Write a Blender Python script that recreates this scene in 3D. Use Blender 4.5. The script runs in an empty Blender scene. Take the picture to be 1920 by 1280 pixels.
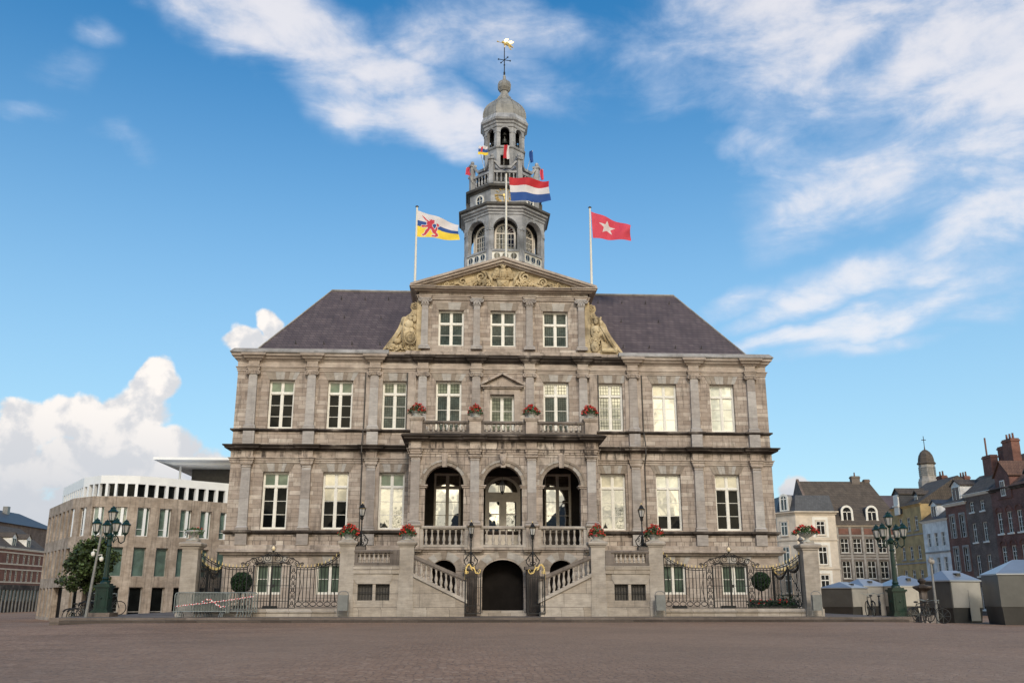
import bpy, math, random
from mathutils import Matrix, Vector
random.seed(7)
C = bpy.context.scene.collection
SC = bpy.context.scene
R = math.radians
# ------------------------------------------------------------------ camera
cam_data = bpy.data.cameras.new("camera"); cam = bpy.data.objects.new("camera", cam_data); C.objects.link(cam)
PITCH, YAW = 0.2695, 0.04797
cam.location = (-2.0647, -51.2675, 1.05)
cam.rotation_euler = (math.pi/2 + PITCH, 0, -YAW)
cam_data.sensor_width = 36; cam_data.lens = 32.583; cam_data.clip_end = 2000; cam_data.clip_start = .1
SC.camera = cam
SC.view_settings.view_transform = 'Standard'; SC.view_settings.look = 'None'
SC.view_settings.exposure = 0.62; SC.view_settings.gamma = 1
# ------------------------------------------------------------------ sun and sky
SUN_AZ, SUN_EL = R(178), R(36)          # azimuth from +y towards +x: behind the camera, to the right
sd = bpy.data.lights.new("sun", 'SUN'); sd.energy = 1.35; sd.angle = R(12); sd.color = (1, .92, .8)
sun = bpy.data.objects.new("sun", sd); C.objects.link(sun)
sdir = Vector((math.sin(SUN_AZ)*math.cos(SUN_EL), math.cos(SUN_AZ)*math.cos(SUN_EL), math.sin(SUN_EL)))
sun.rotation_euler = sdir.to_track_quat('Z', 'Y').to_euler()
world = bpy.data.worlds.new("World"); SC.world = world; world.use_nodes = True
wt = world.node_tree; wt.nodes.clear()
def wn(t, **k):
    n = wt.nodes.new(t)
    for a, b in k.items(): setattr(n, a, b)
    return n
def wl(a, b): wt.links.new(a, b)
def wmath(op, a, b=None, c=None, clamp=False):
    n = wn('ShaderNodeMath', operation=op, use_clamp=clamp)
    for i, v in enumerate((a, b, c)):
        if v is None: continue
        if isinstance(v, (int, float)): n.inputs[i].default_value = v
        else: wl(v, n.inputs[i])
    return n.outputs[0]
def wvec(op, a, b=None, out=0):
    n = wn('ShaderNodeVectorMath', operation=op)
    for i, v in enumerate((a, b)):
        if v is None: continue
        if isinstance(v, (tuple, list, Vector)): n.inputs[i].default_value = tuple(v)
        else: wl(v, n.inputs[i])
    return n.outputs[out]
def wmix(f, a, b, blend='MIX'):
    n = wn('ShaderNodeMix', data_type='RGBA', blend_type=blend)
    for i, v in ((0, f), (6, a), (7, b)):
        if isinstance(v, (int, float)): n.inputs[i].default_value = v
        elif isinstance(v, tuple): n.inputs[i].default_value = (*v, 1)
        else: wl(v, n.inputs[i])
    return n.outputs[2]
def wsmooth(v, lo, hi):
    n = wn('ShaderNodeMapRange', interpolation_type='SMOOTHSTEP'); wl(v, n.inputs[0])
    n.inputs[1].default_value = lo; n.inputs[2].default_value = hi
    return n.outputs[0]
sky = wn('ShaderNodeTexSky', sky_type='NISHITA', sun_disc=False)
sky.sun_elevation = SUN_EL; sky.sun_rotation = SUN_AZ; sky.air_density = 1.0; sky.dust_density = .25; sky.ozone_density = 2.6
tc = wn('ShaderNodeTexCoord'); DIR = tc.outputs['Generated']
def noise(vec, scale, detail=8, rough=.55, dist=0.0, out='Fac'):
    n = wn('ShaderNodeTexNoise'); wl(vec, n.inputs['Vector'])
    n.inputs['Scale'].default_value = scale; n.inputs['Detail'].default_value = detail
    n.inputs['Roughness'].default_value = rough; n.inputs['Distortion'].default_value = dist
    return n.outputs[out]
warp = wvec('SUBTRACT', noise(DIR, 6, 4, .55, 0, 'Color'), (.5, .5, .5))
wsc = wn('ShaderNodeVectorMath', operation='SCALE'); wl(warp, wsc.inputs[0]); wsc.inputs['Scale'].default_value = .10
DW = wvec('ADD', DIR, wsc.outputs[0])
def puff(az, el, a, b, rot=0.0):
    """soft elliptical field, 1 in the middle and 0 at its rim, round a direction of the sky"""
    d = Vector((math.sin(az)*math.cos(el), math.cos(az)*math.cos(el), math.sin(el)))
    r = Vector((math.cos(az), -math.sin(az), 0)); u = r.cross(d); c, s = math.cos(rot), math.sin(rot)
    t1, t2 = (r*c + u*s)/a, (u*c - r*s)/b
    p = wvec('SUBTRACT', DW, d)
    x = wvec('DOT_PRODUCT', p, t1, 1); y = wvec('DOT_PRODUCT', p, t2, 1)
    q = wmath('ADD', wmath('MULTIPLY', x, x), wmath('MULTIPLY', y, y))
    z = wvec('DOT_PRODUCT', p, d/.5, 1); q = wmath('ADD', q, wmath('MULTIPLY', z, z))
    return wmath('SUBTRACT', 1.0, q, clamp=True)
def field(lst):
    acc = None
    for *p, k in lst:
        v = wmath('MULTIPLY', puff(*p), k)
        acc = v if acc is None else wmath('MAXIMUM', acc, v)
    return acc
wisps = field([(-.24, .59, .22, .075, -.25, 1.0), (-.13, .545, .17, .075, -.35, 1.05), (-.07, .505, .13, .050, -.25, 1.15), (.02, .60, .20, .06, 0, .72), (.06, .55, .12, .04, -.4, .62),
    (.42, .58, .27, .12, .1, 1.05), (.55, .49, .26, .16, .2, 1.08), (.34, .50, .12, .07, -.5, .85), (.33, .455, .07, .04, -.3, .9), (.45, .42, .15, .07, .5, .95),
    (.56, .36, .16, .055, .35, .95), (.45, .315, .19, .038, .15, .85), (.36, .29, .11, .025, .2, .85), (.47, .275, .19, .034, .25, .9), (.34, .252, .12, .020, .1, 1.0), (.54, .29, .10, .05, .3, .8),
    (-.44, .533, .035, .022, 0, .55), (-.49, .445, .035, .018, 0, .55), (-.38, .44, .06, .02, 0, .42), (-.46, .49, .05, .03, .6, .4), (.33, .55, .07, .04, -.5, .75), (.30, .31, .08, .024, .2, .8), (.40, .235, .16, .015, .05, .6)])
cums = field([(-.315, .205, .034, .040, 0, 1.15), (-.335, .172, .058, .042, 0, 1.05), (-.395, .168, .045, .040, 0, 1.05), (-.44, .158, .045, .038, 0, 1.05), (-.36, .125, .11, .05, 0, 1), (-.48, .12, .09, .06, 0, 1),
    (-.27, .115, .06, .04, 0, 1.0), (-.29, .14, .04, .03, 0, .95), (-.25, .09, .05, .035, 0, 1), (-.238, .266, .030, .016, .25, .95), (-.213, .280, .018, .022, .3, 1), (.335, .10, .035, .022, 0, .9), (-.42, .075, .2, .04, 0, .9), (.36, .075, .06, .02, 0, .8)])
smap = wn('ShaderNodeMapping'); smap.inputs['Rotation'].default_value = (0, R(18), 0); smap.inputs['Scale'].default_value = (1, 1, 2.6); wl(DIR, smap.inputs[0])
fine = noise(DIR, 11, 12, .62, .12); big = noise(DIR, 3.2, 8, .55, .3); silk = noise(smap.outputs[0], 9, 10, .6, .35)
billow = noise(DIR, 24, 11, .56, .2); knob = noise(DIR, 62, 6, .5)
wa = wmath('ADD', wisps, wmath('ADD', wmath('MULTIPLY', wmath('SUBTRACT', silk, .5), 1.7), wmath('ADD', wmath('MULTIPLY', wmath('SUBTRACT', big, .5), .8), wmath('MULTIPLY', wmath('SUBTRACT', fine, .5), .8))))
wa = wmath('MULTIPLY', wsmooth(wa, .12, 1.25), wsmooth(wisps, 0, .6))
ca = wmath('ADD', cums, wmath('ADD', wmath('MULTIPLY', wmath('SUBTRACT', billow, .5), 1.25), wmath('MULTIPLY', wmath('SUBTRACT', knob, .5), .35)))
ca = wmath('MULTIPLY', wsmooth(ca, .36, .66), wsmooth(cums, 0, .25))
# clouds behind the photographer, over the other side of the square: a bright evening bank, strongest towards +x
back = field([(R(150), .30, 1.0, .42, 0, 1.15), (R(185), .16, .7, .17, 0, 1), (R(115), .25, .5, .3, 0, .9), (R(-120), .12, .6, .16, 0, .9), (R(168), .55, .7, .3, 0, .8)])
ba = wmath('ADD', back, wmath('MULTIPLY', wmath('SUBTRACT', big, .5), 1.2))
ba = wmath('MULTIPLY', wsmooth(ba, .2, .75), wsmooth(back, 0, .3))
DL = wvec('ADD', DIR, (.016, -.004, .020))
shade = wsmooth(wmath('SUBTRACT', wmath('ADD', billow, wmath('MULTIPLY', cums, .25)), wmath('ADD', noise(DL, 24, 11, .56, .2), wmath('MULTIPLY', cums, .25))), -.10, .09)
wcol = wmix(wsmooth(wa, .35, 1.0), (.42, .48, .59), (.63, .605, .61))
sepz = wn('ShaderNodeSeparateXYZ'); wl(DIR, sepz.inputs[0])
ccol = wmix(wmath('MULTIPLY', wmath('ADD', wmath('MULTIPLY', shade, .75), .25), wsmooth(sepz.outputs[2], .06, .20)), (.40, .42, .455), (.66, .625, .595))
bcol = wmix(wsmooth(noise(DIR, 15, 9, .6, .8), .36, .62), (.50, .47, .38), (2.0, 1.76, 1.22))
bg_sky = wn('ShaderNodeBackground'); bg_sky.inputs[1].default_value = .126
hs = wn('ShaderNodeHueSaturation'); gm = wn('ShaderNodeGamma'); gm.inputs[1].default_value = .90; wl(sky.outputs[0], gm.inputs[0]); wl(gm.outputs[0], hs.inputs['Color']); hs.inputs['Saturation'].default_value = 1.42
SKYHS = hs
sz0 = wn('ShaderNodeSeparateXYZ'); wl(DIR, sz0.inputs[0])
veil = wmath('MULTIPLY', wmath('SUBTRACT', 1.0, wsmooth(sz0.outputs[2], .0, .62)), .72)     # thin milky haze, thickest at the horizon
wl(wmix(veil, wmix(1.0, hs.outputs[0], (.97, 1.07, 1.0), 'MULTIPLY'), (2.55, 3.65, 4.30)), bg_sky.inputs[0])
def over(prev, alpha, col):
    b = wn('ShaderNodeBackground'); wl(col, b.inputs[0]); b.inputs[1].default_value = 1
    m = wn('ShaderNodeMixShader'); wl(alpha, m.inputs[0]); wl(prev, m.inputs[1]); wl(b.outputs[0], m.inputs[2])
    return m.outputs[0]
o = over(bg_sky.outputs[0], wmath('MULTIPLY', wa, .80), wcol)
o = over(o, ca, ccol); o = over(o, ba, bcol)
wo = wn('ShaderNodeOutputWorld'); wl(o, wo.inputs[0])

# ------------------------------------------------------------------ materials
MATS = {}
def newmat(name):
    m = bpy.data.materials.new(name); m.use_nodes = True; nt = m.node_tree; nt.nodes.clear()
    out = nt.nodes.new('ShaderNodeOutputMaterial'); bs = nt.nodes.new('ShaderNodeBsdfPrincipled')
    nt.links.new(bs.outputs[0], out.inputs[0]); MATS[name] = m
    return m, nt, bs
class NT:
    def __init__(s, nt): s.nt = nt
    def n(s, t, **k):
        n = s.nt.nodes.new(t)
        for a, b in k.items(): setattr(n, a, b)
        return n
    def l(s, a, b): s.nt.links.new(a, b)
    def math(s, op, a, b=None, clamp=False):
        n = s.n('ShaderNodeMath', operation=op, use_clamp=clamp)
        for i, v in enumerate((a, b)):
            if v is None: continue
            if isinstance(v, (int, float)): n.inputs[i].default_value = v
            else: s.l(v, n.inputs[i])
        return n.outputs[0]
    def mix(s, f, a, b, blend='MIX'):
        n = s.n('ShaderNodeMix', data_type='RGBA', blend_type=blend)
        for i, v in ((0, f), (6, a), (7, b)):
            if isinstance(v, (int, float)): n.inputs[i].default_value = v
            elif isinstance(v, tuple): n.inputs[i].default_value = (*v[:3], 1)
            else: s.l(v, n.inputs[i])
        return n.outputs[2]
    def smooth(s, v, lo, hi, a=0.0, b=1.0):
        n = s.n('ShaderNodeMapRange', interpolation_type='SMOOTHSTEP'); s.l(v, n.inputs[0])
        for i, x in enumerate((lo, hi, a, b)): n.inputs[i+1].default_value = x
        return n.outputs[0]
    def pos(s):
        return s.n('ShaderNodeNewGeometry').outputs['Position']
    def noise(s, vec, scale, detail=4, rough=.55, stretch=None, out='Fac'):
        if stretch:
            mp = s.n('ShaderNodeMapping'); mp.inputs['Scale'].default_value = stretch; s.l(vec, mp.inputs[0]); vec = mp.outputs[0]
        n = s.n('ShaderNodeTexNoise'); s.l(vec, n.inputs['Vector'])
        n.inputs['Scale'].default_value = scale; n.inputs['Detail'].default_value = detail; n.inputs['Roughness'].default_value = rough
        return n.outputs[out]
    def ramp(s, f, stops):
        n = s.n('ShaderNodeValToRGB'); e = n.color_ramp.elements
        while len(e) < len(stops): e.new(.5)
        for i, (p, c) in enumerate(stops): e[i].position = p; e[i].color = (*c, 1)
        s.l(f, n.inputs[0]); return n.outputs[0]
    def bump(s, h, strength, dist=.02):
        n = s.n('ShaderNodeBump'); n.inputs['Strength'].default_value = strength; n.inputs['Distance'].default_value = dist
        s.l(h, n.inputs['Height']); return n.outputs[0]
    def wallvec(s, space='object'):
        """(run along the wall, height): works on walls facing any way"""
        v = s.n('ShaderNodeTexCoord').outputs['Object'] if space == 'object' else s.pos()
        sp = s.n('ShaderNodeSeparateXYZ'); s.l(v, sp.inputs[0])
        cb = s.n('ShaderNodeCombineXYZ'); s.l(s.math('ADD', sp.outputs[0], sp.outputs[1]), cb.inputs[0]); s.l(sp.outputs[2], cb.inputs[1])
        return cb.outputs[0]
def simple(name, col, rough=.6, metal=0.0, var=.18, scale=3.0, bump=0.0, island=0.0, spec=.5):
    m, nt, bs = newmat(name); k = NT(nt); P = k.pos()
    n = k.noise(P, scale, 5, .6)
    f = k.smooth(n, .3, .7, 1-var, 1+var)
    if island:
        ri = k.n('ShaderNodeNewGeometry').outputs['Random Per Island']
        f = k.math('MULTIPLY', f, k.math('ADD', k.math('MULTIPLY', ri, 2*island), 1-island))
    c = k.mix(1.0, tuple(col), f, 'MULTIPLY')
    k.l(c, bs.inputs['Base Color']); bs.inputs['Roughness'].default_value = rough; bs.inputs['Metallic'].default_value = metal
    bs.inputs['Specular IOR Level'].default_value = spec
    if bump: k.l(k.bump(k.noise(P, scale*9, 5, .6), bump, .02), bs.inputs['Normal'])
    return m
def stone(name, stops, brick=None, streak=.0, dirt=.0, rough=.85, island=False, mortar=(.10, .085, .075), msize=.010, seed=0.0, dstreak=(1.6, 1.6, .22)):
    """weathered limestone; brick = (block width, course height) draws coursed blocks"""
    m, nt, bs = newmat(name); k = NT(nt); P = k.pos()
    h = k.noise(P, 14, 6, .62)
    if brick:
        v = k.wallvec('world')
        # every course band slides its own way so joints do not line up
        b1 = k.n('ShaderNodeTexBrick'); k.l(v, b1.inputs['Vector'])
        b1.inputs['Scale'].default_value = 1; b1.inputs['Brick Width'].default_value = brick[0]; b1.inputs['Row Height'].default_value = brick[1]
        b1.inputs['Mortar Size'].default_value = msize; b1.inputs['Mortar Smooth'].default_value = .25; b1.inputs['Bias'].default_value = 0
        b1.inputs['Color1'].default_value = (0, 0, 0, 1); b1.inputs['Color2'].default_value = (1, 1, 1, 1); b1.inputs['Mortar'].default_value = (.5, .5, .5, 1)
        b1.offset = .37; b1.offset_frequency = 2; b1.squash = .62; b1.squash_frequency = 3
        f = b1.outputs['Color']
    elif island:
        f = k.n('ShaderNodeNewGeometry').outputs['Random Per Island']
    else:
        f = k.noise(P, .9, 2, .5)
        f = k.smooth(f, .25, .75)
    c = k.ramp(f, stops)
    g = k.noise(P, 2.2, 6, .65, (1, 1, 1.6))
    c = k.mix(1.0, c, k.smooth(g, .25, .75, .80, 1.16), 'MULTIPLY')
    lam = k.noise(P, 5, 4, .6, (.35, .35, 5))       # fine bedding lines
    c = k.mix(1.0, c, k.smooth(lam, .3, .7, .90, 1.08), 'MULTIPLY')
    c = k.mix(1.0, c, (1.0, .985, .972), 'MULTIPLY')
    if streak:
        s = k.noise(P, 2.3, 6, .7, dstreak)
        c = k.mix(k.math('MULTIPLY', k.smooth(s, .50, .64), streak), c, (.035, .028, .026))
    if dirt:
        s = k.noise(P, .55, 7, .68)
        c = k.mix(k.math('MULTIPLY', k.smooth(s, .48, .68), dirt), c, (.055, .045, .04))
    if brick:
        c = k.mix(b1.outputs['Fac'], c, mortar)
        hh = k.math('ADD', k.math('MULTIPLY', h, .35), k.math('MULTIPLY', b1.outputs['Fac'], -.6))
    else: hh = k.math('MULTIPLY', h, .35)
    k.l(c, bs.inputs['Base Color']); bs.inputs['Roughness'].default_value = rough; bs.inputs['Specular IOR Level'].default_value = .25
    k.l(k.bump(hh, .5, .03), bs.inputs['Normal'])
    return m
WARM = [(0, (.315, .255, .215)), (.3, (.365, .302, .258)), (.6, (.405, .34, .295)), (.85, (.455, .39, .34)), (1, (.54, .475, .42))]
BLUE = [(0, (.29, .255, .235)), (.35, (.35, .315, .295)), (.6, (.36, .335, .325)), (1, (.43, .405, .39))]
BUFF = [(0, (.33, .275, .235)), (.5, (.40, .335, .29)), (1, (.47, .41, .36))]
M_BLOCK = stone('limestone_blocks', WARM, (1.05, .238), .42, .18, mortar=(.14, .112, .095), msize=.008)
M_RUBBLE = stone('coursed_rubble', WARM, (.66, .25), .6, .40, msize=.013, mortar=(.09, .072, .06))
M_BASE = stone('plinth_blocks', BUFF, (1.5, .52), .10, .12)
M_BAND = stone('moulded_stone', BUFF, None, .45, .30)
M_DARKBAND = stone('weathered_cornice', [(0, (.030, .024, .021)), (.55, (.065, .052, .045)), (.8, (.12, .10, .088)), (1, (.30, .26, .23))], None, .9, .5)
M_FRIEZE = stone('stained_frieze', WARM, (1.0, .42), .88, .45)
M_TOPBAND = stone('upper_cornice_stone', BUFF, None, .10, .12)
M_PIL = stone('bluestone_pilaster', BLUE, (3.1, 1.55), .10, .08, msize=.006, mortar=(.2, .17, .15))
M_VOUS = stone('voussoir_stone', [(0, (.22, .18, .15)), (.5, (.29, .245, .205)), (.8, (.36, .32, .28)), (1, (.40, .385, .37))], None, .14, .12, island=True)
M_LOGGIA = stone('portico_blocks', BUFF, (.80, .40), .5, .62, mortar=(.07, .058, .05))
M_STAIR = stone('stair_stone', [(0, (.31, .265, .22)), (.5, (.36, .315, .27)), (1, (.42, .375, .33))], (1.7, .62), .12, .16, msize=.008)
M_PILLAR = stone('pillar_stone', [(0, (.33, .29, .25)), (1, (.40, .36, .32))], None, .10, .14)
M_BALUS = stone('baluster_stone', [(0, (.34, .30, .265)), (1, (.44, .40, .36))], None, .12, .18)
M_PLINTHSTEP = stone('kerb_stone', [(0, (.13, .105, .09)), (1, (.19, .155, .135))], (2.2, .5), .2, .25)
M_MARL = stone('yellow_marl', [(0, (.40, .31, .185)), (.5, (.53, .425, .265)), (1, (.64, .53, .35))], None, .40, .62)
M_ROOFTRIM = stone('lead_gutter', [(0, (.26, .245, .235)), (1, (.36, .345, .335))], None, .22, .0)
M_LEAD = stone('lead_cladding', [(0, (.24, .242, .25)), (.5, (.33, .335, .35)), (1, (.44, .445, .46))], None, .34, .16, rough=.55)
M_DARKLEAD = stone('dark_lead_cornice', [(0, (.06, .058, .055)), (1, (.12, .115, .11))], None, .5, .2, rough=.6)
M_DOME = stone('weathered_dome_lead', [(0, (.22, .215, .20)), (1, (.33, .32, .30))], None, .35, .1, rough=.55)
def slate(name, cols, w=.30, h=.17, rough=.5):
    m, nt, bs = newmat(name); k = NT(nt)
    b = k.n('ShaderNodeTexBrick'); k.l(k.wallvec('object'), b.inputs['Vector'])
    b.inputs['Scale'].default_value = 1; b.inputs['Brick Width'].default_value = w; b.inputs['Row Height'].default_value = h
    b.inputs['Mortar Size'].default_value = .014; b.inputs['Mortar Smooth'].default_value = .1
    b.inputs['Color1'].default_value = (*cols[0], 1); b.inputs['Color2'].default_value = (*cols[1], 1); b.inputs['Mortar'].default_value = (*cols[2], 1)
    g = k.noise(k.pos(), 1.1, 5, .6)
    c = k.mix(1.0, b.outputs['Color'], k.smooth(g, .3, .7, .86, 1.14), 'MULTIPLY')
    c = k.mix(1.0, c, k.smooth(k.noise(k.pos(), 1.6, 6, .7, (2.5, 1, .3)), .3, .7, .92, 1.08), 'MULTIPLY')
    k.l(c, bs.inputs['Base Color']); bs.inputs['Roughness'].default_value = rough
    k.l(k.bump(b.outputs['Fac'], -.5, .02), bs.inputs['Normal'])
    return m
M_SLATE = slate('purple_slate', ((.084, .062, .063), (.116, .088, .087), (.044, .033, .034)), .34, .19)
M_DSLATE = slate('dark_slate', ((.040, .042, .048), (.060, .062, .070), (.025, .026, .03)), .3, .2)
M_TILE = slate('brown_roof_tile', ((.075, .058, .045), (.11, .085, .065), (.03, .024, .02)), .24, .32, .8)
M_REDTILE = slate('red_roof_tile', ((.12, .062, .042), (.17, .09, .06), (.05, .028, .02)), .24, .32, .8)
def brickm(name, c1, c2, mort, w=.23, h=.075):
    m, nt, bs = newmat(name); k = NT(nt)
    b = k.n('ShaderNodeTexBrick'); k.l(k.wallvec('object'), b.inputs['Vector'])
    b.inputs['Scale'].default_value = 1; b.inputs['Brick Width'].default_value = w; b.inputs['Row Height'].default_value = h; b.inputs['Mortar Size'].default_value = .008
    b.inputs['Color1'].default_value = (*c1, 1); b.inputs['Color2'].default_value = (*c2, 1); b.inputs['Mortar'].default_value = (*mort, 1)
    g = k.noise(k.pos(), .8, 6, .65)
    k.l(k.mix(1.0, b.outputs['Color'], k.smooth(g, .3, .7, .72, 1.25), 'MULTIPLY'), bs.inputs['Base Color']); bs.inputs['Roughness'].default_value = .9
    return m
M_BROWNBRICK = brickm('brown_brick', (.14, .10, .082), (.20, .145, .12), (.10, .08, .07))
M_DARKRED = brickm('dark_red_brick', (.17, .075, .06), (.24, .115, .09), (.09, .06, .05))
M_REDBRICK = brickm('red_brick', (.15, .055, .038), (.21, .082, .055), (.18, .13, .11))
M_GREYBRICK = brickm('grey_brown_brick', (.14, .115, .098), (.19, .155, .13), (.13, .11, .1))
M_WHITE = simple('white_paint', (.74, .71, .65), .45, 0, .07, 6)
M_CREAMFRAME = simple('cream_paint', (.68, .61, .53), .5, 0, .08, 6)
M_CREAM = simple('cream_render', (.62, .53, .43), .85, 0, .12, 1.2)
M_CREAM2 = simple('pale_cream_render', (.78, .74, .67), .85, 0, .08, 1.2)
M_OCHRE = simple('ochre_render', (.45, .315, .145), .85, 0, .2, 1.3)
M_WHITEWALL = simple('white_lime_wash', (.74, .72, .69), .85, 0, .22, 1.1)
M_GREYTRIM = simple('grey_stone_trim', (.30, .275, .25), .8, 0, .2, 2)
M_CONCRETE = stone('board_marked_concrete', [(0, (.30, .24, .19)), (.5, (.38, .312, .255)), (1, (.46, .385, .32))], None, .38, .2, dstreak=(2.6, 2.6, .12))
M_WHITECLAD = simple('white_cladding', (.80, .80, .80), .5, 0, .04, 1)
M_IRON = simple('black_wrought_iron', (.006, .006, .0065), .6, 0, .3, 8)
M_GOLD = simple('gilding', (.84, .62, .24), .38, .5, .2, 8)
M_GREENIRON = simple('green_cast_iron', (.003, .022, .014), .38, 0, .25, 4)
M_GALV = simple('galvanised_steel', (.24, .262, .255), .45, .35, .2, 5)
M_BIN = simple('grey_bin_enamel', (.17, .175, .17), .5, .1, .12, 4)
M_POLE = simple('white_pole_paint', (.70, .66, .58), .4, 0, .05, 3)
M_GREYPOLE = simple('grey_pole_steel', (.22, .215, .21), .45, .4, .15, 4)
M_BLACK = simple('black_rubber', (.015, .015, .016), .7, 0, .2, 5)
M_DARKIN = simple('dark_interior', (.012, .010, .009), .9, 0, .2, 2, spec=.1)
M_DARKPLANK = simple('dark_panel', (.055, .048, .042), .6, 0, .2, 3)
M_KIOSK = simple('kiosk_steel_shaded', (.115, .112, .105), .45, .4, .14, .9)  # shaded copy of the kiosk steel, dark of the left faces in its colour
M_KIOSKLIT = simple('kiosk_steel_lit', (.40, .375, .34), .42, .35, .12, .9)  # lit copy of the kiosk steel, brightness of the lit faces in its colour
M_KIOSKB = simple('kiosk_base_steel', (.065, .062, .058), .45, .5, .16, .9)
M_KROOF = simple('kiosk_roof_metal', (.40, .42, .45), .34, .6, .06, .8)
M_RED = simple('flag_red', (.44, .012, .02), .75, 0, .06, 3)
M_FWHITE = simple('flag_white', (.62, .58, .59), .75, 0, .04, 3)
M_FBLUE = simple('flag_blue', (.012, .062, .25), .75, 0, .06, 3)
M_FYELLOW = simple('flag_yellow', (.78, .56, .045), .75, 0, .06, 3)
M_FPINK = simple('flag_rose_red', (.58, .05, .085), .75, 0, .06, 3)
M_LION = simple('lion_red', (.50, .035, .06), .75, 0, .08, 3)
M_LEAF = simple('box_leaf', (.016, .045, .012), .6, 0, .35, 9, island=.5)
M_TREELEAF = simple('tree_leaf', (.045, .068, .020), .6, 0, .4, 1.5, island=.6)
M_PLANTLEAF = simple('geranium_leaf', (.035, .075, .018), .6, 0, .3, 9, island=.5)
M_PETAL = simple('geranium_petal', (.52, .020, .014), .6, 0, .25, 20, island=.35)
M_BARK = simple('bark', (.065, .05, .038), .9, 0, .3, 6)
M_URN = stone('grey_urn_stone', [(0, (.34, .35, .34)), (1, (.46, .46, .44))], None, .12, .1)
M_TAPER = simple('tape_red', (.60, .04, .05), .5, 0, .05, 4)
M_TAPEW = simple('tape_white', (.75, .73, .72), .5, 0, .05, 4)
M_BULB = simple('frosted_globe', (.75, .60, .38), .25, 0, .05, 4)
M_BRONZE = simple('bell_bronze', (.05, .05, .045), .5, .6, .25, 6)
M_BLIND = simple('greenish_blind', (.22, .27, .20), .8, 0, .08, 4)
def glass(name, tint, refl, rough=.015, lead=None, wave=.012, leadcol=(.04, .05, .05)):
    """window pane seen by day: a dark room behind, the far side of the square mirrored in it"""
    m, nt, bs = newmat(name); k = NT(nt); nt.nodes.remove(bs)
    out = [n for n in nt.nodes if n.type == 'OUTPUT_MATERIAL'][0]
    d = k.n('ShaderNodeBsdfDiffuse'); g = k.n('ShaderNodeBsdfGlossy'); mx = k.n('ShaderNodeMixShader')
    g.inputs['Roughness'].default_value = rough; g.inputs['Color'].default_value = (1, 1, 1, 1)
    P = k.pos(); nz = k.noise(P, 1.6, 3, .5)
    c = k.mix(1.0, tuple(tint), k.smooth(nz, .3, .7, .7, 1.3), 'MULTIPLY')
    fac = refl
    if lead:
        b = k.n('ShaderNodeTexBrick'); k.l(k.wallvec('world'), b.inputs['Vector']); b.offset = 0
        b.inputs['Scale'].default_value = 1; b.inputs['Brick Width'].default_value = lead[0]; b.inputs['Row Height'].default_value = lead[1]; b.inputs['Mortar Size'].default_value = .012
        b.inputs['Color1'].default_value = (.7, .7, .7, 1); b.inputs['Color2'].default_value = (1.3, 1.3, 1.3, 1); b.inputs['Mortar'].default_value = (*[.5*x/max(tint) for x in leadcol], 1)
        c = k.mix(1.0, c, b.outputs['Color'], 'MULTIPLY')
        fac = k.math('MULTIPLY', k.math('SUBTRACT', 1.0, b.outputs['Fac']), refl)
    k.l(c, d.inputs['Color'])
    k.l(k.bump(k.noise(P, 1.3, 2, .4), wave, .3), g.inputs['Normal'])
    if isinstance(fac, float): mx.inputs[0].default_value = fac
    else: k.l(fac, mx.inputs[0])
    k.l(d.outputs[0], mx.inputs[1]); k.l(g.outputs[0], mx.inputs[2]); k.l(mx.outputs[0], out.inputs[0])
    return m
G_DARK = glass('dark_glass', (.006, .0068, .0065), .010)
G_MIRROR = glass('mirroring_glass', (.05, .048, .035), .44)
G_BLINDTOP = glass('glass_over_green_blind', (.115, .165, .115), .06)
G_CREAMTOP = glass('glass_tinted_cream_clouds', (.48, .43, .31), .20)  # cream of the mirrored clouds put into the pane colour
G_PALE = glass('glass_pale_blind_and_clouds', (.50, .52, .45), .24)  # white blind; on a lower-row transom, mirrored cloud put into the colour
G_LEADED = glass('leaded_glass', (.045, .06, .055), .035, lead=(.115, .115))
G_LEADEDTOP = glass('leaded_glass_over_blind', (.12, .14, .095), .07, lead=(.16, .2))
G_LEADEDM = glass('mirroring_leaded_glass', (.20, .20, .14), .30, lead=(.16, .2))
G_CURTAIN = glass('glass_over_green_curtain', (.08, .105, .08), .04)
G_TEAL = glass('teal_office_glass', (.095, .145, .12), .14)
G_HOUSE = glass('house_glass', (.022, .022, .022), .08)
G_TOWER = glass('tower_glass', (.012, .012, .014), .10)
G_LANTERN = glass('lantern_glass', (.44, .43, .41), .22)

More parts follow.
